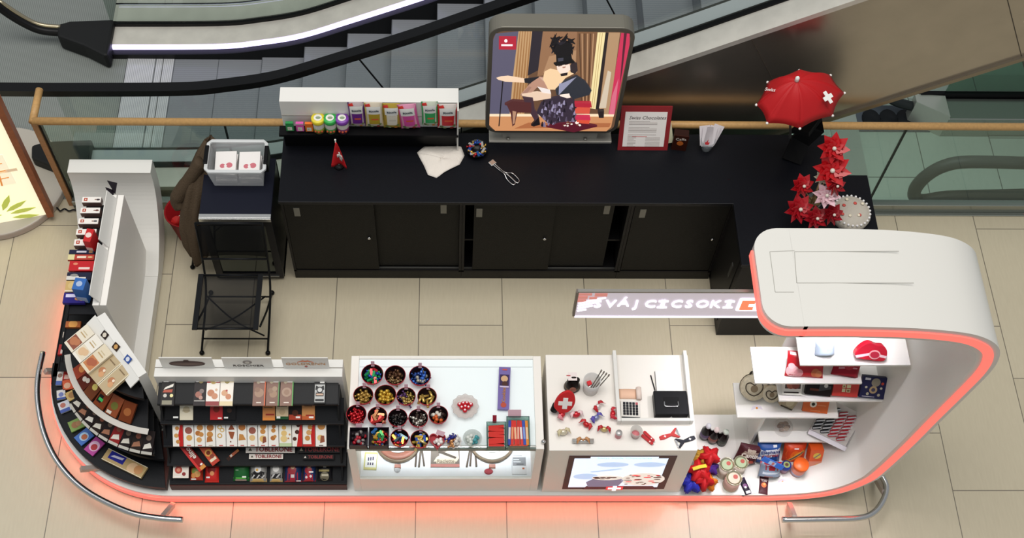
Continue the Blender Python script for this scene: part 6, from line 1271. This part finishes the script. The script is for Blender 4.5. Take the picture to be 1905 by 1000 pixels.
c = c2(535, 610); b = thing('small_jar', 'small glass jar with pink sweets in front of the tray', 'jar', T(c.x, c.y, CT+.0005))
MB().lathe([(.02, 0), (.02, .04), (.018, .045)], 18).build('jar', M('d98a92', .2, alpha=.8), b); MB().lathe([(.019, .045), (.021, .05), (.019, .058), (.0001, .058)], 18).build('lid', M('c9c6c4', .25, .5), b)
c = c2(648, 605); b = thing('clear_cup', 'clear plastic cup with a red foot in front of the tray', 'cup', T(c.x, c.y, CT+.0005))
MB().lathe([(.026, 0), (.037, .075), (.034, .075), (.024, .02)], 22).build('cup', M('d4d2cc', .2, alpha=.6), b); MB().lathe([(.0245, .003), (.0285, .022), (.0001, .022)], 22).build('red_filling', M('c8747a', .4), b)
c = c2(735, 622)
for i in range(2):
    b = thing('pocket_knife', 'red pocket knife in front of the tray, '+('rear', 'front')[i]+' one of the pair', 'knife', T(c.x+.004-.012*i, c.y+.006-.02*i, CT+.0005) @ RZ(-48+4*i), 'pair of red pocket knives')
    MB().prism(rrect(-.045, .045, -.009, .009, .009, 5), .0, .014).build('handle', M('bf1f24', .3), b); MB().box(-.04, .05, -.003, .003, .004, .011).build('blade', CHROME, b); MB().prism(cross_pts(.02, 0, .005, .0018), .014, .0146).build('cross_emblem', SWHITE, b)
for (cx, cy, col, rz, lb) in ((895, 600, 'c83230', 18, 'red vegetable peeler at the front right of the service counter'), (962, 650, '23242e', 200, 'black vegetable peeler at the front right of the service counter')):
    c = c2(cx, cy); b = thing('vegetable_peeler', lb, 'peeler', T(c.x, c.y, CT+.001) @ RZ(rz), 'pair of vegetable peelers')
    MB().prism([(-.085, -.012), (-.06, -.016), (-.01, -.009), (.03, -.034), (.04, -.03), (.014, 0), (.04, .03), (.03, .034), (-.01, .009), (-.06, .014), (-.085, .01)], 0, .01).build('handle', M(col, .35), b, bevel=.002)
    MB().box(.031, .041, -.032, .032, .003, .008).build('blade', CHROME, b); MB().prism(cross_pts(-.05, 0, .007, .0025), .01, .0107).build('cross_emblem', SWHITE, b)
# calculator, receipt, block, pen, cash box
X, w_, l_ = on(((1000+556*.28, 640+500*.28), (1000+686*.28, 640+505*.28), (1000+550*.28, 640+368*.28)), plane_z(CT+.018))
b = thing('calculator', 'white desk calculator with dark keys in the tray on the service counter', 'calculator', X @ T(0, 0, -.0175))
MB().prism(rrect(-w_/2, w_/2, 0, l_, .008), 0, .014).build('body', M('dfdbd5', .4), b, bevel=.002)
MB().box(-w_/2+.004, w_/2-.004, .004, .022, .014, .016).build('display', M('23262a', .2), b)
for r_ in range(5):
    for k in range(5):
        MB().prism(rrect(-w_/2+.012+k*(w_-.024)/5+.002, -w_/2+.012+(k+1)*(w_-.024)/5-.002, .034+r_*(l_-.045)/5, .034+(r_+1)*(l_-.045)/5-.002, .002, 2), .014, .017).build('key', M('26272c' if (r_, k) != (4, 4) else 'b3525a', .4), b)
X, w_, l_ = on(((1000+545*.28, 640+360*.28), (1000+660*.28, 640+362*.28), (1000+545*.28, 640+295*.28)), plane_z(CT+.006))
b = thing('receipt_roll', 'pinkish paper receipt roll in the tray behind the calculator', 'paper', X @ T(0, 0, -.0055))
MB().grid(lambda u, v: (-w_/2+w_*u, l_*v, .002+.004*math.sin(3*u)), 8, 2).build('paper_strip', M('e9bfa4', .6), b, solid=.0008); MB().cyl(.017, 0, l_+.012, 18, 0, T(w_/2+.012, l_+.004, .018) @ RX(90)).build('roll', M('e6d3c8', .6), b)
X, w_, l_ = on(((1000+795*.28, 640+325*.28), (1000+912*.28, 640+325*.28), (1000+770*.28, 640+175*.28)), plane_z(CT+.02))
b = thing('note_block', 'white note block in the tray behind the black cash box', 'paper', X @ T(0, 0, -.0195))
MB().box(-w_/2, w_/2, 0, l_, 0, .018).build('block', M('ebe8e6', .6), b); MB().box(-w_/2-.002, w_/2+.002, -.002, l_+.002, 0, .003).build('backing', M('4a4644', .6), b)
c = c2(778, 252, CT+.01); tag(MB().tube([(-.008, .05, 0), (.01, -.05, 0)], .004, 8).lathe([(.004, 0), (.0005, .012)], 8, X=T(.01, -.05, 0) @ RX(90)).build('pen', M('1c1c20', .3), X=T(c.x-.012, c.y, CT+.005)), 'black pen beside the white note block', 'pen')
pa, pb = c2(765, 495), c2(1000, 495); pc_ = c2(770, 345, CT+.07)
b = thing('cash_box', 'black metal cash box with a handle in the tray', 'cash box', T((pa.x+pb.x)/2, pa.y, CT+.0005)); ww = (pb.x-pa.x)/2-.008; dd = .155
MB().box(-ww, ww, 0, dd, 0, .045).build('box_body', M('151517', .4), b, bevel=.004); MB().box(-ww-.002, ww+.002, -.002, dd+.002, .046, .075).build('lid', M('18181b', .35), b, bevel=.006)
MB().prism(rrect(-.05, .05, dd*.5-.01, dd*.5+.035, .008), .075, .0765).build('recess', M('0c0c0e', .4), b)
MB().tube(spline([(-.042, dd*.5+.005, .078), (-.042, dd*.5-.022, .08), (-.03, dd*.5-.03, .081), (.03, dd*.5-.03, .081), (.042, dd*.5-.022, .08), (.042, dd*.5+.005, .078)], 4), .0045, 8).build('handle', CHROME, b)
MB().cyl(.007, 0, .004, 14, 0, T(.0, -.001, .03) @ RX(90)).build('lock', CHROME, b)
# ================================================================ ON THE WHITE PLATFORM AT RIGHT
PZ = .119
def cc(cx, cy, z=PZ): return at(1270+cx*.16, 770+cy*.16, z)
for i, (px, py, cap) in enumerate(((1310, 817, 'c9c8d0'), (1325, 824, 'd9c8c6'), (1342, 828, 'c8d2c8'))):
    c = at(px, py, PZ); b = thing('syrup_bottle', 'small dark bottle with a pale cap behind the service counter, '+('leftmost', 'middle', 'rightmost')[i]+' of three', 'bottle', T(c.x, c.y+.02, PZ+.0005), 'dark bottles on the platform')
    MB().lathe([(.03, 0), (.033, .006), (.033, .11), (.016, .15), (.013, .165)], 20).build('bottle', M('1a1214', .15, coat=.4), b); MB().lathe([(.0335, .03), (.0338, .085)], 20).build('label', M(('5a4a6a', '7a4a44', '4a4f4a')[i], .4), b); MB().lathe([(.016, .165), (.017, .168), (.017, .19), (.0001, .192)], 16).build('cap', M(cap, .4), b)
rr = random.Random(12)
c = at(1300, 890, PZ); b = thing('silk_bundle', 'bundle of red, blue, yellow and orange cloth beside the service counter', 'cloth', T(c.x, c.y, PZ))
for nm, col, (px, py), z, sz in (('red_cloth', 'b8141c', (1320, 848), .17, .058), ('blue_cloth', '2a2fa8', (1285, 898), .08, .06), ('red_cloth', 'c41a20', (1300, 876), .13, .068), ('orange_cloth', 'd97a1e', (1318, 896), .06, .05), ('violet_cloth', '4a2a7a', (1322, 870), .1, .045), ('red_cloth', 'c0161e', (1308, 892), .1, .06), ('yellow_cloth', 'b0872c', (1304, 848), .14, .048)):
    q = at(px, py, PZ+z)-Vector((c.x, c.y, PZ)); s0 = rr.uniform(0, 9)
    def sf(u, v, q=q, sz=sz, s0=s0): a_ = 6.2832*u; th = math.pi*v; k = 1+.28*math.sin(5*a_+s0)*math.sin(th)+.16*math.sin(9*a_+7*th+s0); return (q.x+sz*k*math.sin(th)*math.cos(a_), q.y+sz*k*math.sin(th)*math.sin(a_), max(.002, q.z+sz*.8*k*math.cos(th)))
    MB().grid(sf, 30, 14).build(nm, M(col, .55), b)
q1, q2 = at(1289, 872, PZ+.2), at(1314, 866, PZ+.2)
MB().bar([tuple(q1-Vector((c.x, c.y, PZ))), tuple((q1+q2)/2-Vector((c.x, c.y, PZ-.012))), tuple(q2-Vector((c.x, c.y, PZ)))], .022, .01).build('yellow_ribbon', M('dcc83a', .4), b)
for i, (px, py, h_, rad, top_, lb) in enumerate(((1353, 863, .15, .049, '9aa886', 'left rear'), (1379, 859, .13, .048, '9aa886', 'right rear'), (1366, 888, .13, .053, 'c9b8a4', 'front'))):
    c = at(px, py, PZ+h_); b = thing('food_tin', 'round metal tin with paper label on the white platform, '+lb+' one of three', 'tin', T(c.x, c.y, PZ+.0005), 'metal tins on the platform')
    MB().lathe([(rad, 0), (rad, .006), (rad*.97, .008), (rad*.97, h_-.01), (rad, h_-.008), (rad, h_), (rad*.92, h_), (rad*.9, h_-.006), (.0001, h_-.006)], 28).build('tin', M('c4bda4', .25, .8), b)
    MB().lathe([(rad*.975, .012), (rad*.98, h_-.014)], 28).build('label', M(('d3c9bb', 'c9c0b4', 'c8a59a')[i], .45), b); MB().prism(circ(0, 0, rad*.72, 22), h_-.006, h_-.004).build('top_print', M(top_, .4), b); MB().prism(circ(.01, .008, rad*.3, 12), h_-.004, h_-.003).build('top_picture', M('a8453a', .4), b)
for (q, base, art, lb, lean, th, soft) in (
    (((1364, 853), (1404, 861), (1374, 821)), '4a1c22', [('p', [(.1, .55), (.9, .6), (.85, .8), (.2, .78)], '9a8478'), ('c', .5, .85, .2, 'b8a898'), ('r', .0, .9, 1, 1, '5a3038'), ('c', .65, .2, .14, 'a8402c'), ('t', .55, .6, .045, 'Cantina', 'e9e0d8', 4)], 'dark maroon food pouch with white lettering, leftmost of the pouches', 62, .05, True),
    (((1405, 858), (1449, 857), (1413, 822)), '1f4f9c', [('p', [(.08, .44), (.92, .48), (.92, .84), (.08, .8)], 'dfe4ea'), ('r', .62, .9, .78, .97, 'd9dee6'), ('t', .5, .72, .036, 'Elephant', '1c3f7e', 4), ('t', .5, .56, .034, 'express', '9a2a3c', 4)], 'blue food pouch with a white panel reading express', 62, .05, True),
    (((1453, 855), (1495, 855), (1460, 821)), 'd4431c', [('c', .5, .5, .44, 'e2671f'), ('p', [(.12, .2), (.3, .2), (.9, .65), (.85, .78), (.5, .6)], 'd8a93a'), ('p', [(.2, .26), (.3, .26), (.85, .66), (.8, .72)], '4a4a6a'), ('r', .4, .82, .6, .87, 'efe4dc')], 'orange food pouch with a diagonal yellow band', 62, .05, True),
    (((1498, 866), (1522, 866), (1500, 829)), 'd9561f', [('r', 0, 0, 1, .45, 'd98a72'), ('c', .55, .72, .3, 'd8b84a'), ('p', [(.3, .62), (.4, .6), (.8, .8), (.75, .84)], '6a6a72'), ('p', [(.2, .12), (.3, .1), (.8, .3), (.7, .34)], 'd8b84a')], 'small orange carton with a yellow emblem, right end of the pouches', 66, .07, False)):
    X, w_, l_ = on(q, stand((q[0][0]+q[1][0])/2, max(q[0][1], q[1][1]), PZ+.004, lean)); pack('food_pouch' if soft else 'food_carton', lb, 'pouch' if soft else 'carton', X @ T(0, 0, -.0 if soft else -.03), w_, l_, th, base, art, soft=soft)
X, w_, l_ = on(((1410, 884), (1450, 886), (1412, 856)), stand(1430, 886, PZ+.02, 50)); pack('snack_bag', 'clear bag with red top in front of the blue pouch on the platform', 'bag', X, w_, l_, .05, '8fa0b8', [('r', .0, .6, 1, 1, 'b8202c'), ('p', [(.1, .3), (.9, .4), (.9, .5), (.1, .45)], 'c9d2dc'), ('r', .2, .1, .6, .2, 'b06a6a')], soft=True)
X, w_, l_ = on(((1416, 855), (1453, 873), (1419, 849)), stand(1440, 868, PZ+.16, 60)); pack('snack_bar', 'blue and white bar lying across the red topped bag', 'bar', X @ T(0, 0, -.004), w_, .035, .012, '2f62b8', [('r', .3, .1, .62, .9, '9ab0cc'), ('r', .45, .2, .55, .8, 'b0605c')])
c = at(1463.5, 864, PZ+.11); b = thing('spread_jar', 'small blue jar with a green label lid on the platform', 'jar', T(c.x, c.y, PZ+.0005)); MB().lathe([(.026, 0), (.028, .08)], 20).build('jar', M('b58a9a', .3), b); l__ = MB().lathe([(.031, .07), (.032, .11), (.0001, .112)], 22).build('lid', M('24388c', .35), b); MB().prism(circ(0, 0, .022, 18), .112, .1135).prism(circ(0, 0, .012, 14), .1135, .1145, 1).build('lid_label', [M('8a9a5c', .4), M('5a3a30', .4)], l__)
c = at(1491, 863, PZ+.15); b = thing('drink_jar', 'large jar with orange lid on the platform', 'jar', T(c.x, c.y, PZ+.0005)); MB().lathe([(.042, 0), (.045, .006), (.045, .125)], 26).build('jar', M('d98a78', .3), b); MB().lathe([(.0455, .03), (.0457, .06)], 26).build('label_band', M('b8aec4', .35), b); MB().lathe([(.048, .12), (.05, .124), (.05, .15), (.046, .155), (.0001, .155)], 26).build('lid', M('e2601f', .4), b)
for (q, base, art, lb) in ((((1387, 921), (1399, 917), (1378, 889)), '1d1526', [('c', .5, .5, .35, '6a3a6a'), ('c', .45, .42, .18, 'cfc6cc'), ('r', .2, .05, .9, .2, 'c9c4c9'), ('r', .1, .85, .9, .95, '3a2a44')], 'dark violet sachet lying at the platform front edge'), (((1398, 918), (1407, 917), (1397, 892)), 'ece9ec', [('r', .3, .3, .7, .7, 'd9d5d8')], 'white sachet lying between the dark sachets'), (((1411, 917), (1428, 920), (1415, 885)), '4a1f28', [('c', .5, .5, .3, 'c8642c'), ('c', .55, .55, .15, 'dca05a'), ('r', .1, .78, .9, .84, 'b09a98'), ('t', .5, .74, .018, 'Cafe', 'e6dcd8')], 'maroon sachet with orange picture lying at the platform front edge')):
    X, w_, l_ = on(q, plane_z(PZ+.002)); pack('coffee_sachet', lb, 'sachet', X, w_, l_, .008, base, art, 'sachets on the platform', soft=True)
def price_card(px, py, z, lb, rz=0):
    c = at(px, py, z); b = thing('price_card', lb, 'card', T(c.x, c.y, z+.001) @ RZ(rz) @ RX(35), 'small arched price cards')
    MB().prism([(-.038, 0), (-.028, .022), (0, .032), (.028, .022), (.038, 0), (.012, .008), (0, .012), (-.012, .008)], 0, .001).build('card', M('e0d8e2', .5), b); MB().prism(circ(0, .012, .007, 12), .001, .0016).build('orange_dot', M('dc8a2a', .5), b)
price_card(1456, 899, PZ, 'small arched price card on the platform, nearer the sachets', 6); price_card(1506, 897, PZ, 'small arched price card on the platform, in front of the orange lid jar', -14)
price_card(1408, 762, SZ[3][3], 'small arched price card on the shelf below the cream tins', 4)
# ================================================================ ON THE FLOATING SHELVES
z1 = SZ[0][3]
X, w_, l_ = on(((1515, 660), (1552, 658), (1519, 632)), stand(1534, 660, z1, 50)); pack('clear_bag', 'crumpled clear gift bag on the topmost shelf', 'bag', X, w_, l_, .06, 'a4b2c4', [('p', [(.3, .9), (.5, .5), (.95, .62), (.6, .5), (.5, .42)], '9ab0c4'), ('p', [(.3, .1), (.8, .3), (.4, .2)], 'c2ccd8')], soft=True)
X, w_, l_ = on(((1586, 660), (1640, 667), (1597, 626)), stand(1612, 666, z1, 52))
b = thing('gift_tin', 'red rounded gift tin with an oval emblem on the topmost shelf', 'tin', X)
pts = [(-.08, 0), (.07, 0), (.095, .03), (.09, .07), (.06, .1), (.02, .1), (-.03, .11), (-.07, .08), (-.095, .03)]; pts = [(p_.x, p_.y) for p_ in spline([(x, y, 0) for x, y in pts+[pts[0]]], 4)][:-1]
MB().prism(pts, 0, .045).build('tin_body', M('b8172e', .25, coat=.5), b, bevel=.012); MB().prism([(-.09, .02), (.0, .05), (.095, .04), (.09, .025), (0, .034), (-.08, .005)], .045, .0462).build('band', M('e6c8d4', .35), b)
MB().prism(circ(.02, .04, .034, 24, .028), .0462, .049, 0).prism(circ(.02, .04, .027, 24, .021), .049, .0505, 1).build('oval_emblem', [M('d9a0a4', .35), M('b0243c', .35)], b)
z2 = SZ[1][3]
def stand_pack(q, z, lean, th, base, art, nm, lb, cat, soft=False, rz=0): X, w_, l_ = on(q, stand((q[0][0]+q[1][0])/2, (q[0][1]+q[1][1])/2, z+.001, lean, rz)); return pack(nm, lb, cat, X, w_, l_, th, base, art, soft=soft)
stand_pack(((1459, 698), (1530, 703), (1466, 651)), z2, 42, .045, 'ad1420', [('r', .05, .88, .2, .98, 'eed8d8'), ('c', .15, .25, .16, 'dba8ac'), ('c', .3, .2, .12, 'd08a90'), ('c', .1, .45, .08, 'e0b8bc'), ('c', .75, .25, .12, 'b5603a'), ('c', .85, .2, .1, 'c0744a'), ('c', .4, .6, .1, 'c22a34')], 'chocolate_bag', 'large bright red chocolate bag with white speckles on the second shelf', 'chocolate', True)
stand_pack(((1545, 695), (1595, 704), (1553, 664)), z2, 42, .04, '8c1224', [('p', [(.15, .45), (.5, .62), (.85, .6), (.85, .68), (.5, .7), (.15, .55)], 'c98a94'), ('r', .2, .06, .8, .12, '6a0f1c'), ('c', .5, .8, .2, 'a5202f')], 'chocolate_bag', 'dark red chocolate bag on the second shelf', 'chocolate', True)
z3 = SZ[2][3]
GS = 'flat boxes on the third shelf'
for (q, base, art, lb) in ((((1453.6, 730), (1488, 731), (1459, 701)), 'e6e1db', [('r', .08, .4, .92, .95, '5a4a44'), ('c', .4, .65, .25, 'a8604c'), ('c', .65, .6, .2, '8a4a3c'), ('r', .05, .12, .85, .2, '3a302e')], 'white picture box on the third shelf, leftmost of four'), (((1495, 729), (1542, 734), (1501, 702)), '1d1516', [('r', .15, .3, .5, .45, '6a3a2c'), ('p', [(.5, .3), (.95, .5), (.95, .7), (.5, .8)], '4a4a4c'), ('c', .75, .7, .08, 'c9c6c2')], 'black chocolate box on the third shelf'), (((1545, 732), (1592, 735), (1551, 703)), 'c2362e', [('r', .35, .55, .48, .75, 'd9cfa4'), ('r', .52, .55, .68, .75, 'd9cfa4'), ('r', .35, .28, .48, .5, 'd9cfa4'), ('r', .52, .28, .68, .5, 'd9cfa4'), ('r', .38, .6, .45, .7, '8a6a40'), ('r', .55, .32, .65, .45, '8a6a40')], 'red box with four cream squares on the third shelf'), (((1595, 734.5), (1641, 739), (1606.5, 695.5)), '25254a', [('r', .1, .84, .32, .94, 'd5d2da'), ('c', .55, .75, .18, '8a8272'), ('c', .5, .4, .16, 'a8906a'), ('c', .5, .4, .08, '4a4458'), ('c', .2, .5, .05, 'c9c4a8'), ('c', .8, .5, .05, 'c9c4a8'), ('c', .3, .2, .06, 'b0a890'), ('c', .75, .18, .06, 'b0a890'), ('c', .82, .72, .06, 'b3402c'), ('r', .1, .06, .6, .09, 'c9c6d0')], 'navy box with gold dots standing at the right end of the third shelf')):
    stand_pack(q, z3, 48, .03, base, art, 'chocolate_box', lb, 'chocolate')['group'] = GS
z4 = SZ[3][3]
for i, (px, py, rad, lb) in enumerate(((1399, 742, .085, 'large round cream carved tin on the fourth shelf'), (1432, 746, .058, 'smaller round cream carved tin beside the large one'))):
    c = at(px, py, z4+.01); b = thing('carved_tin', lb, 'tin', T(c.x, c.y+.01, z4+.001) @ RX(42) @ T(0, rad, 0))
    MB().lathe([(rad*.98, 0), (rad, .005), (rad, .05), (rad*.96, .056), (.0001, .058)], 32).build('tin_body', M('d6c9b0', .5, noise=.12, scale=60), b); MB().lathe([(rad*1.01, .012), (rad*1.02, .016), (rad*1.01, .022)], 32).build('dark_band', M('3f352c', .5), b)
    hh_ = [(.0, -.6), (.35, -.45), (.62, -.1), (.6, .3), (.3, .42), (0, .25), (-.3, .42), (-.6, .3), (-.62, -.1), (-.35, -.45)]
    MB().bar([(x*rad, y*rad, .058) for x, y in [(p_.x, p_.y) for p_ in spline([(a_, b_, 0) for a_, b_ in hh_+[hh_[0]]], 4)][:-1]], .006, .004, closed=True).build('carved_outline', M('4d4238', .5), b)
    MB().prism(circ(0, -.05*rad, rad*.28, 14), .058, .061).build('carved_figure', M('8d7a62', .5), b)
    MB().tube(spline([(-rad*.3, rad, .03), (-rad*.2, rad*1.2, .04), (rad*.2, rad*1.2, .04), (rad*.3, rad, .03)], 4), .006, 6).build('handle', M('2d2622', .5), b)
X, w_, l_ = on(((1446, 746), (1467, 755), (1449, 725)), stand(1456, 752, z4, 60, 10)); pack('carved_box', 'dark edged carved box half hidden beside the smaller cream tin', 'box', X, w_, l_, .05, 'a8987c', [('r', 0, 0, 1, .14, '4d443a'), ('c', .5, .6, .3, 'c2b496')])
stand_pack(((1491, 762), (1537, 767), (1496, 735)), z4, 46, .02, 'd8662c', [('c', .38, .55, .14, 'e6dccc'), ('c', .38, .55, .07, '3a3a2c'), ('r', .55, .5, .9, .53, 'e8a070'), ('r', .3, .12, .7, .15, 'e8a070')], 'chocolate_box', 'orange box with a daisy on the fourth shelf', 'chocolate')
z5 = SZ[4][3]
c = at(1456, 796, z5); b = thing('chocolate_dome', 'clear dome over chocolate pieces on the lowest shelf', 'dome', T(c.x, c.y, z5+.001))
MB().lathe([(.062, 0), (.06, .035), (.042, .065), (.0001, .078)], 28, cap=False).build('dome', M('ece7e1', .15, alpha=.22), b)
for i in range(6): MB().ball((.025*math.cos(i*1.05), .02*math.sin(i*1.05), .022+.012*(i % 2)), (.022, .016, .018), n=10).build('chocolate_piece', M(('6a4a3a', '8a6a54', 'a58a72')[i % 3], .4), b)
plk = (at(1540, 812, z5+.04), Vector((-.22, -.62, .8)).normalized())
X, w_, l_ = on(((1506, 797), (1575, 830), (1545, 742)), plk)
b = thing('knife_display', 'tilted acrylic display of black and red pocket knives on the lowest shelf', 'display', X)
MB().box(-w_/2, w_/2, 0, l_, -.012, 0).build('backplate', M('c9c4be', .3), b); MB().box(-w_/2, w_/2, -.03, .0, -.012, .02).build('front_ledge', M('e0dbe2', .3), b); MB().box(-w_/2, -w_/2+.006, 0, l_, 0, .025).box(w_/2-.006, w_/2, 0, l_, 0, .025).build('side_wall', M('b8b4b0', .3, alpha=.7), b)
for col_ in range(4):
    for r_ in range(7):
        xk = -w_/2+.035+col_*(w_-.06)/3.6; yk = .03+r_*(l_-.05)/7
        kn = tag(MB().prism(rrect(-.026, .026, -.008, .008, .008, 4), 0, .012, 0).box(-.022, .026, -.0035, .0035, .0122, .0145, 1).build('pocket_knife', [M('a81e2a' if col_ > 1 else '202023', .3), M('c9c6c6', .25, .6)], X=X @ T(xk, yk, .0015) @ RZ(32) @ S3(1.15, 1.3, 1)), ('black', 'red')[col_ > 1]+' pocket knife in the tilted acrylic display', 'knife', ('black', 'red')[col_ > 1]+' knives in the acrylic display')
